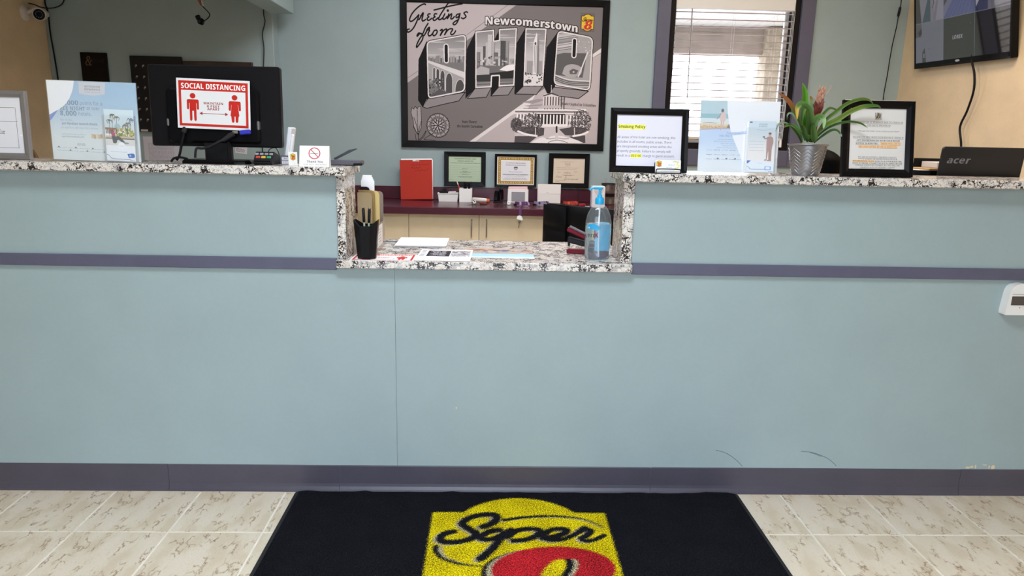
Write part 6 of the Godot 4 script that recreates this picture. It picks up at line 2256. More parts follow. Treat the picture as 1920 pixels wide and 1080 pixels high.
func build_bar_right():
	var black = hexed("110f10", 0.26)
	stand_frame("smoking_sign_frame", "black frame with white smoking policy notice at the right bar's left end", "sign", Vector3(0.523, BAR + 0.001, 0.0), 0.262, 0.211, 0.0215, smoking_art(), black, 0, 6.2)
	stand_frame("rules_sign_frame", "tall black frame with white house rules notice right of the plant", "sign", Vector3(1.3075, BAR + 0.0014, -0.004), 0.248, 0.257, 0.0265, rules_art(), black, 0.8, 9.5)
	# business cards
	var t = thing("card_holder", "black card holder in front of the smoking policy frame", "card holder", Vector3(0.582, BAR, 0.034))
	var s = nst()
	box(s, Vector3(0, 0.0015, -0.004), Vector3(0.086, 0.003, 0.026), 0.0008)
	box(s, Vector3(-0.042, 0.018, -0.012), Vector3(0.002, 0.036, 0.006), 0.0005)
	tube(s, spline([Vector3(-0.041, 0.002, 0.009), Vector3(-0.04, 0.012, 0.009), Vector3(-0.032, 0.0155, 0.009), Vector3(0.032, 0.0155, 0.009), Vector3(0.04, 0.011, 0.009), Vector3(0.041, 0.002, 0.009)], 5), 0.0016, 6)
	fin(s, "holder", mats.black, t)
	var im = canvas(640, 320, Color("e8e6e6"))
	badge(im, 30, 22, 118, 146)
	line(im, smooth2(P("470 30 560 50 540 110 600 130 560 190 480 210")), 20, Color("e0d452"))
	line(im, smooth2(P("520 40 600 60 580 100")), 8, Color("ece48c"))
	small_print(im, 430, 50, 170, 16, Color("6d6a60"), 20)
	small_print(im, 320, 132, 180, 18, Color("77757a"), 21)
	small_print(im, 270, 190, 160, 12, Color("8d8b90"), 22)
	small_print(im, 160, 270, 330, 12, Color("a3a0a0"), 23)
	var mat_ = printed(im)
	for k in 6:
		var o = tag(sheet("business_card", 0.084, 0.0415, 0.0005, mat_, mats.paper, self), "", "business card", "business cards in the black holder")
		o.set_meta("label", "white logo business card, frontmost in the black holder" if k == 0 else "%s business card behind the front logo card in the holder" % NTH[k - 1])
		o.position = Vector3(0.5825, BAR + 0.0035 + (0.0 if k == 0 else -0.0004), 0.0365 - k * 0.0013)
		leaned(o, 0, 9.0)
	# clear sign with the beach poster and its pocket
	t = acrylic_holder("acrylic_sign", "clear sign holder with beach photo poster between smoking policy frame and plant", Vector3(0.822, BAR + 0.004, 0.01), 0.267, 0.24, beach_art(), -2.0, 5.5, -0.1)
	s = nst()
	for z in [0.006, 0.022]: box(s, Vector3(0, 0.076, z), Vector3(0.1, 0.15, 0.0014))
	for x in [-0.05, 0.05]: box(s, Vector3(x, 0.076, 0.014), Vector3(0.0014, 0.15, 0.016))
	box(s, Vector3(0, 0.003, 0.014), Vector3(0.1, 0.0014, 0.016))
	var p = fin(s, "leaflet_pocket", mats.acrylic, t)
	p.position.x = 0.071
	var art = printed(suit_card_art())
	for k in 3:
		var o = tag(sheet("leaflet", 0.09, 0.167, 0.0012, art if k == 0 else mats.paper, mats.paper, self), "", "leaflet", "leaflets in the right clear sign's pocket")
		o.set_meta("label", "leaflet showing a man in a suit, frontmost in the beach sign's pocket" if k == 0 else "%s leaflet behind the suited man leaflet in the pocket" % NTH[k - 1])
		o.transform = t.transform * Transform3D(Basis(), Vector3(0.071 - k * 0.002, 0.005 - k * 0.0004, 0.0175 - k * 0.0035))
	build_plant()
	# laptop, its lid towards the lobby
	var d = thing("staff_desk", "plain desk behind the right bar top carrying the laptop and trays", "desk", Vector3(2.36, 0, -0.53))
	s = nst()
	box(s, Vector3(0, 1.035, 0), Vector3(1.27, 0.03, 0.60), 0.003)
	fin(s, "top", mats.maroon, d)
	for x in [-0.60, 0.60]:
		s = nst()
		box(s, Vector3(x, 0.51, 0), Vector3(0.03, 1.02, 0.58), 0.002)
		fin(s, "leg", mats.almond, d)
	t = thing("laptop", "black laptop with its lid turned to the lobby on the right", "laptop", Vector3(1.842, 1.05, -0.275))
	s = nst()
	box(s, Vector3(0, 0.011, -0.122), Vector3(0.318, 0.018, 0.23), 0.004)
	fin(s, "base", mats.black, t)
	s = nst()
	box(s, Vector3(0, 0.0205, -0.12), Vector3(0.28, 0.002, 0.11))
	fin(s, "keyboard", hexed("1d1c1f", 0.5), t)
	var lid_up = Transform3D(Basis(Vector3.RIGHT, 0.10), Vector3(0, 0.016, 0.0))
	s = nst()
	prism(s, round_rect(0.318, 0.218, 0.012, Vector2(0, 0.109)), -0.004, 0.004, lid_up, 0.0015)
	var lid = fin(s, "lid", flecked(Color("17171a"), 0.1, 95, 0.4, 0.2), t)
	var tm = TextMesh.new()
	tm.font = font(false, true)
	tm.font_size = 32
	tm.pixel_size = 0.00118
	tm.depth = 0.0006
	tm.text = "acer"
	var o = own("lettering", tm, lid)
	tm.material = hexed("85858a", 0.35, 0.4)
	o.transform = lid_up * Transform3D(Basis(Vector3(1.12, 0, 0), Vector3(0.2, 0.9, 0), Vector3(0, 0, 1)), Vector3(-0.0905, 0.168, 0.0041))
	# letter trays with papers
	t = thing("letter_tray", "black stacked letter trays holding papers between rules frame and laptop", "letter tray", Vector3(1.962, 1.05, -0.62))
	s = nst()
	for y in [0.0, 0.064, 0.126]: box(s, Vector3(0, y + 0.002, 0), Vector3(0.25, 0.004, 0.13), 0.001)
	for x in [-0.123, 0.123]: box(s, Vector3(x, 0.064, 0), Vector3(0.004, 0.128, 0.13), 0.001)
	box(s, Vector3(0, 0.09, -0.063), Vector3(0.25, 0.18, 0.004), 0.001)
	fin(s, "trays", mats.black, t)
	for e in [["paper_pad", Vector3(0.01, 0.1515, 0.002), Vector3(0.21, 0.024, 0.11), "d2c9c2", "thick pad of pale paper in the top letter tray", 0.0], ["manila_folder", Vector3(-0.01, 0.1355, 0.014), Vector3(0.27, 0.006, 0.14), "b08a58", "tan folder sticking out of the black letter trays", 0.03], ["white_paper", Vector3(-0.035, 0.1300, 0.014), Vector3(0.29, 0.003, 0.14), "d8cfc6", "white papers jutting out left of the black letter trays", -0.03]]:
		s = nst()
		box(s, Vector3.ZERO, e[2], 0.001, Basis(Vector3.UP, e[5]))
		o = tag(fin(s, e[0], hexed(e[3], 0.7), self), e[4], "paper")
		o.position = t.position + e[1] + Vector3(0, 0.003, 0)
	s = nst()
	box(s, Vector3.ZERO, Vector3(0.10, 0.11, 0.08), 0.004)
	o = tag(fin(s, "blue_box", hexed("2b2f4e", 0.5), self), "dark blue box behind the rules frame beside the letter trays", "box")
	o.position = Vector3(1.774, 1.1055, -0.64)
	# pencil leaning at the frame's right edge
	s = nst()
	box(s, Vector3.ZERO, Vector3(0.009, 0.13, 0.02), 0.002)
	o = tag(fin(s, "wooden_ruler", hexed("b99c6a", 0.5), self), "tan wooden strip leaning at the far right end of the bar", "ruler")
	o.transform = Transform3D(Basis(Vector3.FORWARD, 0.15), Vector3(1.831, BAR + 0.066, 0.012))
	s = nst()
	box(s, Vector3(1.885, BAR + 0.05, 0.0), Vector3(0.07, 0.10, 0.05), 0.003)
	tag(fin(s, "dark_holder", mats.black, self), "dark holder behind the tan wooden strip at the bar's right end", "holder")

func leaf(t: Node3D, pts: Array, w: float, tip_z: float, base: Color, tip: Color, fold: float, dry := 0.8):
	# a strap leaf along its midrib, folded into a shallow gutter, its tip dried
	var path = []
	var raw = spline(pts, 7)
	for i in raw.size():
		var u = i / float(raw.size() - 1)
		path.append(raw[i] + Vector3(0, 0, tip_z * u * u))
	var s = nst()
	s.set_smooth_group(1)
	var n = path.size()
	var rows = []
	for i in n:
		var u = i / float(n - 1)
		var d = (path[mini(i + 1, n - 1)] - path[maxi(i - 1, 0)]).normalized()
		var side = d.cross(Vector3(0.15, 0.35, 0.92)).normalized()
		var out = side.cross(d).normalized()
		var ww = w / 2 * (0.62 + 0.38 * smoothstep(0, 0.3, u)) * (1.0 - pow(u, 5.0) * 0.92)
		var row = []
		for k in 5:
			var v = (k - 2) / 2.0
			row.append(path[i] + side * ww * v + out * fold * ww * v * v)
		rows.append(row)
	var tone = func(i, k):
		var u = i / float(n - 1)
		var c = base.lerp(Color("8fa84e"), 0.22 * absf(k - 2) / 2.0).darkened(0.25 * (1 - smoothstep(0.0, 0.35, u)))
		if k == 0: c = c.lerp(Color("8c7434"), 0.55 * smoothstep(0.25, 0.7, u))
		if k == 2: c = c.darkened(0.12)
		return c.lerp(tip, smoothstep(dry, minf(1.0, dry + 0.14), u))
	for i in n - 1:
		for k in 4:
			for e in [[0, 0], [0, 1], [1, 1], [0, 0], [1, 1], [1, 0]]:
				s.set_color(tone.call(i + e[0], k + e[1]).srgb_to_linear())
				s.add_vertex(rows[i + e[0]][k + e[1]] - t.position)
	fin(s, "leaf", mats.leaf, t)

func build_plant():
	var at = Vector3(1.0725, BAR, -0.03)
	var t = thing("potted_bromeliad", "potted green bromeliad with drying pink flower in a ribbed silver pot", "plant", at)
	var s = nst()
	lathe(s, [Vector2(0, 0), Vector2(0.043, 0), Vector2(0.0445, 0.002), Vector2(0.0505, 0.03), Vector2(0.0605, 0.094), Vector2(0.0615, 0.1), Vector2(0.0665, 0.1035), Vector2(0.066, 0.106), Vector2(0.060, 0.1035), Vector2(0.0585, 0.09), Vector2(0.05, 0.08), Vector2(0, 0.08)], 40)
	var pot = fin(s, "pot", hexed("8f8d90", 0.3, 0.85), t)
	# the pot's raised chevron weave
	s = nst()
	for k in 16:
		for row in 7:
			var pts = []
			for i in 5:
				var v = i / 4.0
				var h = 0.004 + row * 0.0118 + (v if k % 2 == 0 else 1.0 - v) * 0.0165
				if h > 0.0935: continue
				var a = TAU * (k + v) / 16
				var r = lerpf(0.0445, 0.0605, clampf((h - 0.002) / 0.092, 0, 1)) + 0.0004
				pts.append(Vector3(cos(a) * r, h, sin(a) * r))
			if pts.size() > 1: tube(s, pts, 0.0012, 4)
	fin(s, "chevron_relief", hexed("a5a3a6", 0.26, 0.85), pot)
	s = nst()
	lathe(s, [Vector2(0.058, 0.081), Vector2(0.03, 0.09), Vector2(0, 0.092)], 20)
	fin(s, "soil", hexed("2a2118", 0.95), t)
	var g = Color("44662a")
	var d = Color("2f4e24")
	var b = Color("7a5230")
	var y = Color("c2a04a")
	leaf(t, V("1.085 1.295 -0.040 1.082 1.352 -0.040 1.083 1.404 -0.040 1.080 1.443 -0.040"), 0.028, -0.03, Color("7c9a70"), b, 0.2)
	leaf(t, V("1.063 1.294 -0.030 1.053 1.351 -0.030 1.048 1.407 -0.030 1.046 1.449 -0.030 1.040 1.481 -0.030"), 0.0265, -0.02, Color("46801e"), Color("a9c26c"), 0.35, 0.97)
	leaf(t, V("1.057 1.294 -0.020 1.031 1.350 -0.020 1.001 1.399 -0.020 0.974 1.428 -0.020 0.948 1.444 -0.020"), 0.0205, 0.01, Color("5a6a30"), Color("8a5430"), 0.3, 0.42)
	leaf(t, V("1.072 1.290 -0.010 1.106 1.338 -0.010 1.152 1.364 -0.010 1.192 1.391 -0.010 1.234 1.408 -0.010 1.272 1.411 -0.010 1.285 1.405 -0.010"), 0.0165, 0.02, Color("5f7630"), g, 0.3, 0.62)
	leaf(t, V("1.084 1.290 -0.030 1.120 1.357 -0.030 1.153 1.388 -0.030 1.189 1.417 -0.030 1.231 1.432 -0.030 1.261 1.431 -0.030 1.280 1.418 -0.030"), 0.0125, 0.0, Color("526c30"), b, 0.5, 0.9)
	leaf(t, V("1.077 1.290 -0.010 1.114 1.329 -0.010 1.151 1.349 -0.010 1.191 1.358 -0.010 1.224 1.354 -0.010 1.242 1.343 -0.010 1.245 1.337 -0.010"), 0.0085, 0.03, d, Color("8aa07a"), 0.4, 0.75)
	leaf(t, V("1.080 1.287 -0.005 1.111 1.314 -0.005 1.134 1.329 -0.005 1.150 1.328 -0.005 1.159 1.315 -0.005 1.158 1.308 -0.005"), 0.0095, 0.03, d, Color("7f9a88"), 0.4, 0.7)
	leaf(t, V("1.098 1.361 -0.030 1.119 1.388 -0.030 1.142 1.402 -0.030 1.179 1.394 -0.030"), 0.0105, -0.03, Color("4c6c36"), g, 0.3)
	leaf(t, V("1.058 1.290 0.000 1.051 1.350 0.000 1.042 1.394 0.000 1.018 1.410 0.000 1.000 1.398 0.000 1.000 1.361 0.000"), 0.0235, 0.03, Color("5c8248"), y, 0.4, 0.72)
	leaf(t, V("1.061 1.290 0.010 1.053 1.350 0.010 1.042 1.389 0.010 1.027 1.401 0.010 1.018 1.387 0.010 1.018 1.345 0.010"), 0.0245, 0.02, Color("3c5a2a"), d, 0.35)
	leaf(t, V("1.064 1.288 0.010 1.065 1.337 0.010 1.074 1.367 0.010 1.087 1.370 0.010 1.093 1.356 0.010 1.091 1.333 0.010"), 0.0215, 0.02, Color("4c703a"), Color("90b07c"), 0.35, 0.6)
	leaf(t, V("1.034 1.286 0.005 1.020 1.310 0.005 0.995 1.334 0.005 0.975 1.343 0.005 0.956 1.334 0.005"), 0.0145, 0.03, g, b, 0.4, 0.86)
	leaf(t, V("1.069 1.302 0.015 1.040 1.309 0.015 1.016 1.322 0.015 0.993 1.340 0.015 0.971 1.345 0.015"), 0.0145, 0.02, Color("486c34"), d, 0.4)
	leaf(t, V("1.038 1.294 0.000 1.021 1.336 0.000 0.993 1.377 0.000 0.973 1.378 0.000 0.967 1.358 0.000"), 0.0075, 0.03, Color("7d9486"), d, 0.4)
	leaf(t, V("1.034 1.292 0.010 1.006 1.331 0.010 0.963 1.350 0.010 0.939 1.344 0.010 0.925 1.320 0.010"), 0.0055, 0.04, Color("7a947c"), d, 0.4)
	leaf(t, V("1.049 1.290 0.020 1.032 1.313 0.020 1.023 1.331 0.020 1.013 1.338 0.020"), 0.022, 0.02, Color("2f4a24"), d, 0.35)
	leaf(t, V("1.069 1.289 0.020 1.061 1.318 0.020 1.052 1.350 0.020"), 0.026, 0.01, Color("3a5628"), d, 0.4)
	# the flower head: red bracts below, dried pink ones above
	s = nst()
	tube(s, spline(V("1.090 1.300 -0.030 1.093 1.361 -0.030 1.098 1.404 -0.030 1.099 1.455 -0.030").map(func(q): return q - at), 4), 0.0055, 7)
	fin(s, "stalk", hexed("6a2c28", 0.5), t)
	var r = RandomNumberGenerator.new()
	r.seed = 17
	for k in 34:
		var u = k / 33.0
		var o = V("1.092 1.371 -0.030 1.102 1.455 -0.030")
		var foot = o[0].lerp(o[1], u * 0.9) - at
		var a = k * 2.4
		var dir = Vector3(cos(a) * 0.62, 1.0, sin(a) * 0.62).normalized()
		var len_ = lerpf(0.040, 0.030, u)
		s = nst()
		s.set_smooth_group(1)
		var col = Color("6c2420").lerp(Color("c9937a"), smoothstep(0.22, 0.5, u)).lerp(Color("a3745a"), r.randf() * 0.35)
		var side = dir.cross(Vector3(cos(a), 0, sin(a))).normalized()
		var outv = side.cross(dir)
		var prev = []
		for i in 6:
			var v = i / 5.0
			var c = foot + dir * len_ * v - outv * 0.006 * v * v * (1.0 if u > 0.4 else 0.4)
			var w = 0.0085 * (sin(PI * minf(1.0, 0.25 + v * 0.72))) + 0.0006
			var row = [c - side * w, c - outv * 0.002, c + side * w]
			if i > 0:
				for q in 2:
					for e in [prev[q], prev[q + 1], row[q + 1], prev[q], row[q + 1], row[q]]:
						s.set_color(col.lightened(0.12 * v).srgb_to_linear())
						s.add_vertex(e)
			prev = row
		fin(s, "bract", mats.leaf, t)
	s = nst()
	tube(s, spline(V("1.112 1.446 -0.025 1.121 1.457 -0.025 1.128 1.471 -0.025").map(func(q): return q - at), 4), 0.0012, 5)
	lathe(s, ball_profile(0.0022), 8, Transform3D(Basis(), V("1.128 1.473 -0.025")[0] - at))
	fin(s, "stamen", hexed("c09a80", 0.6), t)

# ------------------------------------------------------------------ the low worktop
func build_service_top():
	# file holder with folders and papers
	var t = thing("file_holder", "clear file holder with a paper label beside the left granite panel", "file holder", Vector3(-0.4505, LOW, -0.21))
	var s = nst()
	box(s, Vector3(0, 0.002, 0), Vector3(0.076, 0.003, 0.22))
	prism(s, P("-0.11 0 0.11 0 0.11 0.098 -0.11 0.098"), 0.0375, 0.04, Transform3D(Basis(Vector3.UP, PI / 2), Vector3.ZERO))
	prism(s, P("-0.11 0 0.11 0 0.11 0.098 -0.11 0.098"), -0.04, -0.0375, Transform3D(Basis(Vector3.UP, PI / 2), Vector3.ZERO))
	box(s, Vector3(0, 0.049, -0.109), Vector3(0.076, 0.098, 0.0025))
	box(s, Vector3(0, 0.03, 0.109), Vector3(0.076, 0.06, 0.0025))
	var smoke = plain(Color(0.72, 0.66, 0.6, 0.35), 0.1)
	smoke.transparency = BaseMaterial3D.TRANSPARENCY_ALPHA
	fin(s, "holder", smoke, t)
	s = nst()
	box(s, Vector3(0.0405, 0.055, 0.02), Vector3(0.0008, 0.075, 0.12))
	var lab = fin(s, "paper_label", hexed("dcd8d6", 0.7), t)
	s = nst()
	for k in 5: box(s, Vector3(0.0411, 0.078 - k * 0.011, 0.02 + (k % 2) * 0.006), Vector3(0.0003, 0.0018, 0.07 - (k % 3) * 0.016))
	fin(s, "handwriting", hexed("8a868c", 0.7), lab)
	for e in [["manila_folder", "tan manila folder, frontmost in the clear file holder", "9a8462", -0.4865, -0.434, 0.207, -0.18], ["manila_folder", "darker manila folder just behind the front one in the file holder", "8f7444", -0.486, -0.427, 0.214, -0.2],
			["yellow_folder", "pale yellow folder at the right of the clear file holder", "cdb272", -0.46, -0.413, 0.211, -0.215], ["dark_folder", "dark folder tab behind the manila folders in the file holder", "241c1a", -0.486, -0.450, 0.224, -0.232], ["grey_folder", "grey brown folder at the back right of the file holder", "85776c", -0.46, -0.4125, 0.203, -0.30]]:
		s = nst()
		var w = e[4] - e[3]
		var h = e[5]
		prism(s, PackedVector2Array([Vector2(0, 0), Vector2(w, 0), Vector2(w, h - 0.014), Vector2(w - 0.004, h - 0.004), Vector2(w - 0.012, h), Vector2(0, h)]), 0.0, 0.0022)
		var o = tag(fin(s, e[0], hexed(e[2], 0.75), self), e[1], "folder")
		o.position = Vector3(e[3], LOW + 0.0045, e[6])
	for k in 4:
		s = nst()
		box(s, Vector3(0, 0.13, 0), Vector3(0.034 + 0.005 * k, 0.263 - 0.012 * k, 0.0006))
		var o = tag(fin(s, "loose_sheet", mats.paper, self), "white sheet sticking up above the folders in the file holder, %s from the back" % NTH[k], "paper", "white sheets in the file holder")
		o.transform = Transform3D(Basis(Vector3.BACK, -0.004 + 0.002 * k), Vector3(-0.4695 + 0.0032 * k, LOW + 0.0065, -0.285 + k * 0.013))
	# black faceted pen cup in front of it
	t = thing("black_pen_cup", "black faceted plastic pen cup standing at the left of the low worktop", "pen cup", Vector3(-0.4265, LOW + 0.0012, -0.012))
	s = nst()
	var n = 8
	var q = func(r, y, c, slant):
		var ring = []
		for k in n:
			var a = TAU * (k + 0.5) / n
			ring.append(Vector3(cos(a) * r, y + slant * (absf(cos(a)) - 0.62), sin(a) * r * 0.9))
		return ring
	var rings = [q.call(0.032, 0.0, 0, 0.0), q.call(0.034, 0.01, 0, 0.0), q.call(0.045, 0.123, 0, 0.034), q.call(0.0425, 0.123, 0, 0.034), q.call(0.0315, 0.006, 0, 0.0)]
	for k in 4:
		for j in n:
			var f = [rings[k][j], rings[k][(j + 1) % n], rings[k + 1][(j + 1) % n], rings[k + 1][j]]
			var mid = (f[0] + f[2]) / 2
			face(s, [f[0], f[1], f[2]], Vector3(0, mid.y, 0) if k < 2 else (mid - Vector3(0, 1, 0) if k == 2 else mid * Vector3(3, 1, 3)))
			face(s, [f[0], f[2], f[3]], Vector3(0, mid.y, 0) if k < 2 else (mid - Vector3(0, 1, 0) if k == 2 else mid * Vector3(3, 1, 3)))
	face(s, rings[0], Vector3(0, 1, 0))
	face(s, rings[4], Vector3(0, -1, 0))
	fin(s, "cup", hexed("131215", 0.32), t)
	for e in [[-0.004, -0.011, -0.006, 0.172], [0.002, 0.012, 0.004, 0.171]]:
		var pen = thing("ballpoint_pen", "black pen with pale green barrel leaning left in the black pen cup" if e[0] < 0 else "black pen with pale green barrel leaning right in the black pen cup", "pen", t.position, "pens in the black cup")
		var a = Vector3(e[0], 0.008, 0.0)
		var b = Vector3(e[1], e[3], e[2])
		s = nst()
		tube(s, [a, a.lerp(b, 0.72)], 0.0032, 8)
		fin(s, "barrel", hexed("a8c2a0", 0.4), pen)
		s = nst()
		tube(s, [a.lerp(b, 0.7), a.lerp(b, 0.72), a.lerp(b, 0.95), b], [0.0036, 0.0048, 0.0052, 0.004], 8)
		fin(s, "cap", hexed("1a191c", 0.25), pen)
		s = nst()
		tube(s, [a.lerp(b, 0.955), a.lerp(b, 1.02)], [0.0048, 0.0036], 8)
		fin(s, "button", mats.steel, pen)
	# papers lying flat
	var o = tag(sheet("flat_notice", 0.216, 0.128, 0.0008, printed(distancing_art(), 0.5), mats.paper, self), "red and white distancing notice lying flat under the black pen cup", "paper")
	laid(o, -0.372, LOW + 0.0005, 0.028)
	var im = canvas(560, 640, Color("ebe8ee"))
	rect(im, 90, 70, 240, 330, Color("2a2730"))
	for k in 7: small_print(im, 120 + (k % 3) * 18, 130 + k * 38, 170 - (k % 3) * 30, 26, Color("d8d4dc"), 600 + k)
	rect(im, 340, 70, 200, 320, Color("a8a4a8"))
	var r = RandomNumberGenerator.new()
	r.seed = 77
	for k in 90: disc(im, Vector2(r.randf_range(350, 530), r.randf_range(80, 380)), r.randf_range(4, 14), [Color("4a474c"), Color("e2dee0"), Color("7d7a80")][k % 3])
	for k in 5: rect(im, 20, 60 + k * 80, 46, 34, Color("5f5c66") if k % 2 else Color("8f8c96"))
	for k in 5: small_print(im, 40, 450 + k * 30, 460, 10, Color("b3b0ba"), 620 + k)
	o = tag(sheet("flyer", 0.190, 0.232, 0.0008, printed(im, 0.5), mats.paper, self), "white flyer with a black text panel lying at the worktop's front edge", "paper")
	laid(o, -0.168, LOW + 0.0015, 0.022, -0.02)
	o.rotation.x += 0.004
	for k in 6:
		o = tag(sheet("white_form", 0.196, 0.216, 0.0005, mats.paper, mats.paper, self), "blank white sheet in the stack on the low worktop, %s from the bottom" % NTH[k], "paper", "white sheets stacked on the low worktop")
		if k == 5: o.set_meta("label", "blank white sheet, topmost of the stack on the low worktop")
		laid(o, -0.276 + k * 0.0012, LOW + 0.0008 + k * 0.0011, -0.272 + (k % 3) * 0.002, -0.02 + 0.006 * k)
	s = nst()
	box(s, Vector3.ZERO, Vector3(0.07, 0.002, 0.012), 0.0005)
	o = tag(fin(s, "letter_opener", hexed("7d7d84", 0.3, 0.6), self), "thin grey letter opener poking out left of the white paper stack", "letter opener")
	o.transform = Transform3D(Basis(Vector3.UP, 0.05), Vector3(-0.395, LOW + 0.0015, -0.40))
	im = canvas(640, 500, Color("cfc6bc"))
	rect(im, 0, 0, 640, 300, Color("b9aa9c"))
	for k in 70: disc(im, Vector2(r.randf() * 640, r.randf_range(60, 270)), r.randf_range(10, 40), [Color("b4713c"), Color("5a5f8c"), Color("c9a080"), Color("8c6a52"), Color("d8cfd0"), Color("74708c")][k % 6], 0.6)
	rect(im, 0, 290, 640, 16, Color("8fa8c4"))
	rect(im, 0, 306, 640, 194, Color("a9d0ea"))
	rect(im, 0, 440, 640, 60, Color("c9dfee"))
	o = tag(sheet("beach_brochure", 0.262, 0.205, 0.0012, printed(im, 0.3), mats.paper, self), "glossy colourful brochure with sky blue lower band lying on low worktop", "brochure")
	laid(o, 0.022, LOW + 0.0007, -0.065, 0.0)
	build_bottle()
	# stapler, its jaw standing open
	t = thing("stapler", "maroon and black stapler standing open behind the sanitizer bottle", "stapler", Vector3(0.345, LOW, -0.185))
	t.rotation_degrees.y = -12
	var red = hexed("6b1526", 0.35)
	s = nst()
	box(s, Vector3(0, 0.008, 0), Vector3(0.13, 0.014, 0.036), 0.003)
	fin(s, "base", red, t)
	s = nst()
	box(s, Vector3(0.0, 0.0375, 0), Vector3(0.13, 0.02, 0.026), 0.003, Basis(Vector3.FORWARD, 0.22))
	box(s, Vector3(-0.058, 0.040, 0), Vector3(0.008, 0.026, 0.014), 0.001)
	fin(s, "magazine", hexed("1c1a1d", 0.3), t)
	s = nst()
	box(s, Vector3(0.052, 0.02, 0), Vector3(0.024, 0.024, 0.03), 0.003)
	fin(s, "hinge", hexed("1c1a1d", 0.3), t)
	s = nst()
	box(s, Vector3(-0.004, 0.064, 0), Vector3(0.135, 0.016, 0.032), 0.004, Basis(Vector3.FORWARD, 0.42))
	var arm = fin(s, "handle", red, t)
	s = nst()
	box(s, Vector3(-0.001, 0.0745, 0), Vector3(0.125, 0.006, 0.03), 0.002, Basis(Vector3.FORWARD, 0.42))
	fin(s, "grip", hexed("5a565c", 0.5), arm)

func build_bottle():
	var t = thing("sanitizer_bottle", "large clear hand sanitizer bottle with blue pump on the low worktop", "bottle", Vector3(0.374, LOW, -0.062))
	t.rotation_degrees.y = 3
	var plastic = plain(Color(0.93, 0.96, 0.98, 0.06), 0.06)
	plastic.transparency = BaseMaterial3D.TRANSPARENCY_ALPHA
	# an oval flask: a lathe flattened front to back
	var prof = [Vector2(0, 0.002), Vector2(0.041, 0.001), Vector2(0.0445, 0.006), Vector2(0.0455, 0.02), Vector2(0.0465, 0.1), Vector2(0.0455, 0.133), Vector2(0.041, 0.157), Vector2(0.031, 0.179), Vector2(0.02, 0.191), Vector2(0.0135, 0.195), Vector2(0.0132, 0.204), Vector2(0.0132, 0.206)]
	var s = nst()
	var flat = Transform3D(Basis(Vector3(1, 0, 0), Vector3(0, 1, 0), Vector3(0, 0, 0.68)), Vector3.ZERO)
	lathe(s, prof, 36, flat)
	fin(s, "flask", plastic, t)
	var gel = plain(Color(0.86, 0.95, 1.0, 0.02), 0.02)
	gel.refraction_enabled = true
	gel.refraction_scale = 0.033
	s = nst()
	var inner = [Vector2(0, 0.004), Vector2(0.040, 0.0042), Vector2(0.0432, 0.008), Vector2(0.0443, 0.02), Vector2(0.0452, 0.1), Vector2(0.0448, 0.128), Vector2(0, 0.1285)]
	lathe(s, inner, 36, flat)
	fin(s, "gel", gel, t)
	# front label shapes, printed on the flask
	var wrap = func(poly: PackedVector2Array, m: Material, called: String, out: float, zs: float):
		var st = nst()
		st.set_smooth_group(1)
		var tri = Geometry2D.triangulate_polygon(poly)
		for j in range(0, tri.size(), 3):
			var f = []
			for k in 3:
				var v = poly[tri[j + k]]
				var rr = 0.0466 + out
				f.append(Vector3(v.x, v.y, zs * 0.68 * sqrt(maxf(0.0, rr * rr - v.x * v.x)) + zs * out))
			face(st, f, Vector3(0, f[0].y, 0))
		fin(st, called, m, t)
	var cells = func(x0, x1, y0, y1) -> PackedVector2Array:
		var p = PackedVector2Array()
		for k in 9: p.append(Vector2(lerpf(x0, x1, k / 8.0), y0))
		for k in 9: p.append(Vector2(lerpf(x1, x0, k / 8.0), y1))
		return p
	var blue = hexed("2a9fd0", 0.35)
	blue.backlight_enabled = true
	blue.backlight = Color(0.1, 0.3, 0.4)
	wrap.call(smooth2(P("-0.042 0.110 -0.041 0.124 -0.03 0.1305 -0.014 0.128 -0.003 0.119 -0.002 0.111 -0.012 0.108 -0.026 0.111"), 3), blue, "blue_label", 0.0006, 1.0)
	wrap.call(P("-0.037 0.113 -0.0385 0.1155 -0.037 0.121 -0.0355 0.1155"), mats.white, "drop_mark", 0.0012, 1.0)
	# the rear label, seen through the gel
	var rear = plain(Color("58b8d8"), 0.4)
	rear.backlight_enabled = true
	rear.backlight = Color(0.4, 0.7, 0.8)
	wrap.call(cells.call(-0.002, 0.042, 0.03, 0.130), rear, "rear_label", 0.0006, -1.0)
	var tm = TextMesh.new()
	tm.font = font(true, false)
	tm.font_size = 32
	tm.pixel_size = 0.00058
	tm.depth = 0.0006
	tm.text = "germ"
	tm.material = hexed("1d1d22", 0.4)
	var o = own("lettering", tm, t)
	o.position = Vector3(-0.0295, 0.0905, 0.0275)
	o.rotation.y = -0.42
	tm = TextMesh.new()
	tm.font = font(false, true)
	tm.font_size = 32
	tm.pixel_size = 0.00072
	tm.depth = 0.0006
	tm.text = "X"
	tm.material = hexed("b0202c", 0.4)
	o = own("lettering", tm, t)
	o.position = Vector3(-0.0125, 0.092, 0.0325)
	o.rotation.y = -0.2
	s = nst()
	for e in [[-0.026, 0.066, 0.02], [-0.024, 0.061, 0.024], [-0.022, 0.048, 0.034], [-0.028, 0.104, 0.02]]:
		box(s, Vector3(e[0], e[1], 0.0285), Vector3(e[2] * 0.8, 0.0012, 0.0004), 0.0, Basis(Vector3.UP, -0.4))
	fin(s, "small_print", hexed("8a98a4", 0.5), t)
	# pump
	var pump = hexed("22a6d6", 0.3)
	s = nst()
	lathe(s, [Vector2(0, 0.196), Vector2(0.0145, 0.196), Vector2(0.0148, 0.198), Vector2(0.0148, 0.214), Vector2(0.0135, 0.219), Vector2(0.008, 0.2205), Vector2(0.008, 0.228), Vector2(0.0045, 0.229), Vector2(0.0045, 0.248), Vector2(0.0, 0.248)], 24)
	var cap = fin(s, "pump_collar", pump, t)
	s = nst()
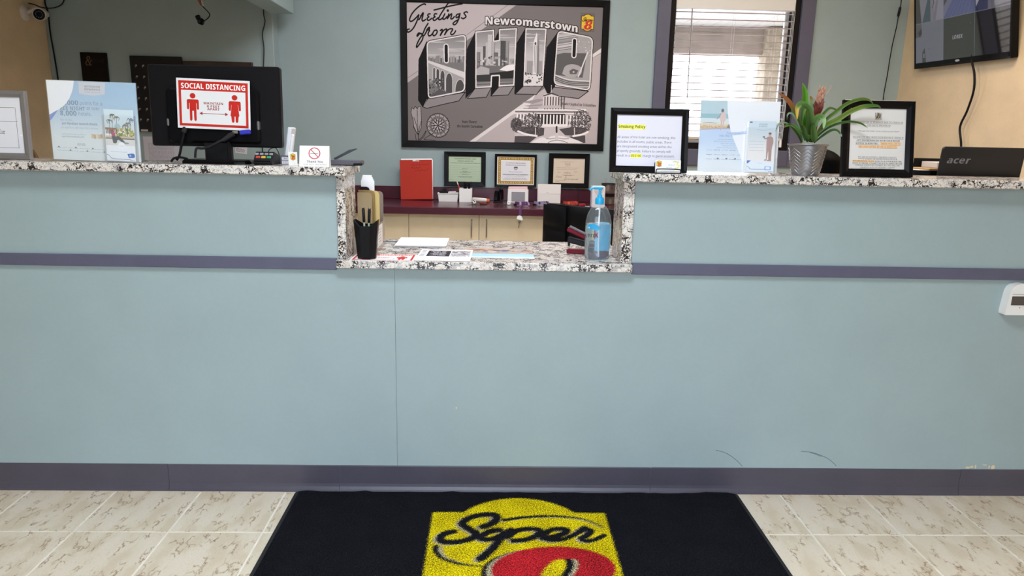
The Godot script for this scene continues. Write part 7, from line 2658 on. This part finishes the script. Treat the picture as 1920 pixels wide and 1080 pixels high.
	for k in 20:
		var a = TAU * k / 20
		box(s, Vector3(cos(a) * 0.0148, 0.206, sin(a) * 0.0148), Vector3(0.0012, 0.014, 0.0016), 0.0, Basis(Vector3.UP, -a))
	fin(s, "collar_rib", pump, cap)
	s = nst()
	box(s, Vector3(-0.006, 0.2515, 0), Vector3(0.034, 0.008, 0.013), 0.003)
	tube(s, spline([Vector3(-0.012, 0.252, 0), Vector3(-0.026, 0.251, 0), Vector3(-0.033, 0.248, 0), Vector3(-0.0345, 0.2435, 0)], 4), 0.0034, 8)
	fin(s, "pump_head", pump, t)
	s = nst()
	tube(s, [Vector3(0.002, 0.20, 0), Vector3(0.001, 0.1, 0.0), Vector3(0.003, 0.012, 0.004)], 0.0028, 8)
	fin(s, "dip_tube", hexed("dfe6ea", 0.3), t)

# ------------------------------------------------------------------ the clerk behind the plant
func nets(st: SurfaceTool, bones: Array, cell: float, blend: float):
	# a smooth union of tapered capsules, meshed as surface nets; bones: [from, to, radius, radius]
	var lo = Vector3.ONE * 1e9
	var hi = -lo
	for b in bones:
		for e in [[b[0], b[2]], [b[1], b[3]]]:
			lo = lo.min(e[0] - Vector3.ONE * (e[1] + cell * 3))
			hi = hi.max(e[0] + Vector3.ONE * (e[1] + cell * 3))
	var d = Vector3i((hi - lo) / cell) + Vector3i.ONE
	var f = PackedFloat32Array()
	f.resize(d.x * d.y * d.z)
	f.fill(1.0)
	for b in bones:
		var ab = b[1] - b[0]
		var l2 = maxf(ab.length_squared(), 1e-9)
		var r = maxf(b[2], b[3]) + blend * 2.5 + cell * 2
		var c0 = Vector3i(((b[0].min(b[1]) - Vector3.ONE * r - lo) / cell)).clamp(Vector3i.ZERO, d - Vector3i.ONE)
		var c1 = Vector3i(((b[0].max(b[1]) + Vector3.ONE * r - lo) / cell)).clamp(Vector3i.ZERO, d - Vector3i.ONE)
		for z in range(c0.z, c1.z + 1):
			for y in range(c0.y, c1.y + 1):
				for x in range(c0.x, c1.x + 1):
					var p = lo + Vector3(x, y, z) * cell
					var t = clampf((p - b[0]).dot(ab) / l2, 0, 1)
					var v = p.distance_to(b[0] + ab * t) - lerpf(b[2], b[3], t)
					var i = (z * d.y + y) * d.x + x
					var h = maxf(blend - absf(f[i] - v), 0.0) / blend
					f[i] = minf(f[i], v) - h * h * blend * 0.25
	var at = {}
	var step = [1, d.x, d.x * d.y]
	for z in d.z - 1:
		for y in d.y - 1:
			for x in d.x - 1:
				var i = (z * d.y + y) * d.x + x
				var sum = Vector3.ZERO
				var n = 0
				for e in 12:
					var ax = e / 4
					var u = (ax + 1) % 3
					var w = (ax + 2) % 3
					var o = Vector3.ZERO
					o[u] = e & 1
					o[w] = (e >> 1) & 1
					var a = i + step[u] * (e & 1) + step[w] * ((e >> 1) & 1)
					var va = f[a]
					var vb = f[a + step[ax]]
					if (va < 0) != (vb < 0):
						o[ax] = va / (va - vb)
						sum += o
						n += 1
				if n > 0: at[i] = lo + (Vector3(x, y, z) + sum / n) * cell
	st.set_smooth_group(1)
	for i in at:
		for ax in 3:
			var u = step[(ax + 1) % 3]
			var w = step[(ax + 2) % 3]
			var a = f[i]
			var b = f[i + step[ax]]
			if (a < 0) == (b < 0) or not (at.has(i - u) and at.has(i - w) and at.has(i - u - w)): continue
			var q = [at[i], at[i - u], at[i - u - w], at[i - w]]
			if a < 0: q.reverse()
			for k in [0, 2, 1, 0, 3, 2]: st.add_vertex(q[k])
	st.set_smooth_group(-1)

func build_people():
	# seated at the desk, head bowed, only the hair showing over the bar
	var at = Vector3(1.455, 0, -0.78)
	var t = thing("person", "person with black hair sitting bowed behind the bar between plant and frame", "person", at)
	var s = nst()
	var V3 = func(x, y, z): return Vector3(x, y, z)
	var skin = [[V3.call(0, 1.145, 0.055), V3.call(0, 1.17, 0.03), 0.078, 0.082], [V3.call(0, 1.09, 0.10), V3.call(0, 1.12, 0.075), 0.048, 0.062], [V3.call(0, 0.98, -0.005), V3.call(0, 1.09, 0.03), 0.052, 0.05], [V3.call(0, 1.105, 0.145), V3.call(0, 1.125, 0.14), 0.012, 0.010]]
	for k in [-1, 1]:
		skin.append([V3.call(k * 0.078, 1.13, 0.02), V3.call(k * 0.084, 1.15, 0.015), 0.012, 0.014])
	nets(s, skin, 0.007, 0.02)
	fin(s, "head", hexed("a8795c", 0.55), t)
	s = nst()
	for k in [-1, 1]: lathe(s, ball_profile(0.010), 10, Transform3D(Basis(), V3.call(k * 0.03, 1.122, 0.122)))
	fin(s, "eye", hexed("1c1512", 0.2), t)
	s = nst()
	tube(s, spline([V3.call(-0.022, 1.07, 0.137), V3.call(0, 1.067, 0.144), V3.call(0.022, 1.07, 0.137)]), 0.005, 6)
	fin(s, "mouth", hexed("8a4f46", 0.5), t)
	s = nst()
	var hair = [[V3.call(0, 1.165, 0.075), V3.call(0, 1.11, 0.115), 0.082, 0.06], [V3.call(0, 1.172, 0.045), V3.call(0, 1.175, -0.012), 0.086, 0.088], [V3.call(0, 1.13, -0.045), V3.call(0, 1.04, -0.06), 0.075, 0.05]]
	for k in [-1, 1]: hair.append([V3.call(k * 0.062, 1.15, 0.02), V3.call(k * 0.07, 1.05, -0.02), 0.035, 0.022])
	nets(s, hair, 0.008, 0.02)
	var hm = hexed("080708", 0.6)
	hm.metallic_specular = 0.12
	var cap = fin(s, "hair", hm, t)
	s = nst()
	var r = RandomNumberGenerator.new()
	r.seed = 6
	for k in 150:
		var a = r.randf() * TAU
		var pts = []
		for i in 6:
			var u = 0.25 + i * 0.24
			pts.append(V3.call(sin(u) * cos(a) * 0.0885, 1.172 + cos(u) * 0.0895, 0.016 + sin(u) * sin(a) * 0.115) + V3.call(r.randf_range(-0.002, 0.002), 0, r.randf_range(-0.002, 0.002)))
		tube(s, pts, 0.0014, 3)
	var strands = fin(s, "hair_strands", hm, cap)
	strands.set_meta("kind", "stuff")
	s = nst()
	var cloth = [[V3.call(0, 0.60, -0.06), V3.call(0, 0.80, -0.05), 0.13, 0.135], [V3.call(0, 0.80, -0.05), V3.call(0, 0.93, -0.03), 0.135, 0.10], [V3.call(-0.13, 0.915, -0.03), V3.call(0.13, 0.915, -0.03), 0.062, 0.062]]
	for k in [-1, 1]:
		cloth.append([V3.call(k * 0.17, 0.91, -0.03), V3.call(k * 0.22, 0.68, 0.03), 0.058, 0.046])
		cloth.append([V3.call(k * 0.22, 0.68, 0.03), V3.call(k * 0.12, 0.66, 0.22), 0.046, 0.032])
		cloth.append([V3.call(k * 0.08, 0.56, -0.05), V3.call(k * 0.10, 0.54, 0.34), 0.09, 0.062])
		cloth.append([V3.call(k * 0.10, 0.54, 0.34), V3.call(k * 0.10, 0.12, 0.30), 0.06, 0.042])
	nets(s, cloth, 0.013, 0.03)
	fin(s, "clothing", hexed("2b2a33", 0.8), t)
	for k in [-1, 1]:
		s = nst()
		var h = [[V3.call(k * 0.115, 0.66, 0.235), V3.call(k * 0.095, 0.655, 0.285), 0.026, 0.03]]
		for i in 4: h.append([V3.call(k * (0.118 - i * 0.015), 0.66, 0.29), V3.call(k * (0.112 - i * 0.016), 0.645, 0.335 + [0.0, 0.01, 0.012, 0.002][i]), 0.0085, 0.007])
		h.append([V3.call(k * 0.075, 0.655, 0.26), V3.call(k * 0.05, 0.648, 0.30), 0.011, 0.008])
		nets(s, h, 0.005, 0.006)
		fin(s, "hand", hexed("a8795c", 0.55), t)
		s = nst()
		nets(s, [[V3.call(k * 0.10, 0.045, 0.28), V3.call(k * 0.11, 0.035, 0.42), 0.042, 0.032]], 0.01, 0.02)
		fin(s, "shoe", mats.black, t)
	# the stool that carries the person
	var st = thing("desk_stool", "black stool under the seated person, hidden behind the right bar", "stool", Vector3(1.455, 0, -0.80))
	s = nst()
	lathe(s, [Vector2(0, 0.40), Vector2(0.19, 0.40), Vector2(0.2, 0.42), Vector2(0.19, 0.455), Vector2(0, 0.46)], 24)
	fin(s, "seat", mats.black, st)
	s = nst()
	lathe(s, [Vector2(0, 0.0), Vector2(0.2, 0.0), Vector2(0.2, 0.012), Vector2(0.03, 0.03), Vector2(0.025, 0.40), Vector2(0, 0.40)], 24)
	fin(s, "pedestal", mats.steel, st)
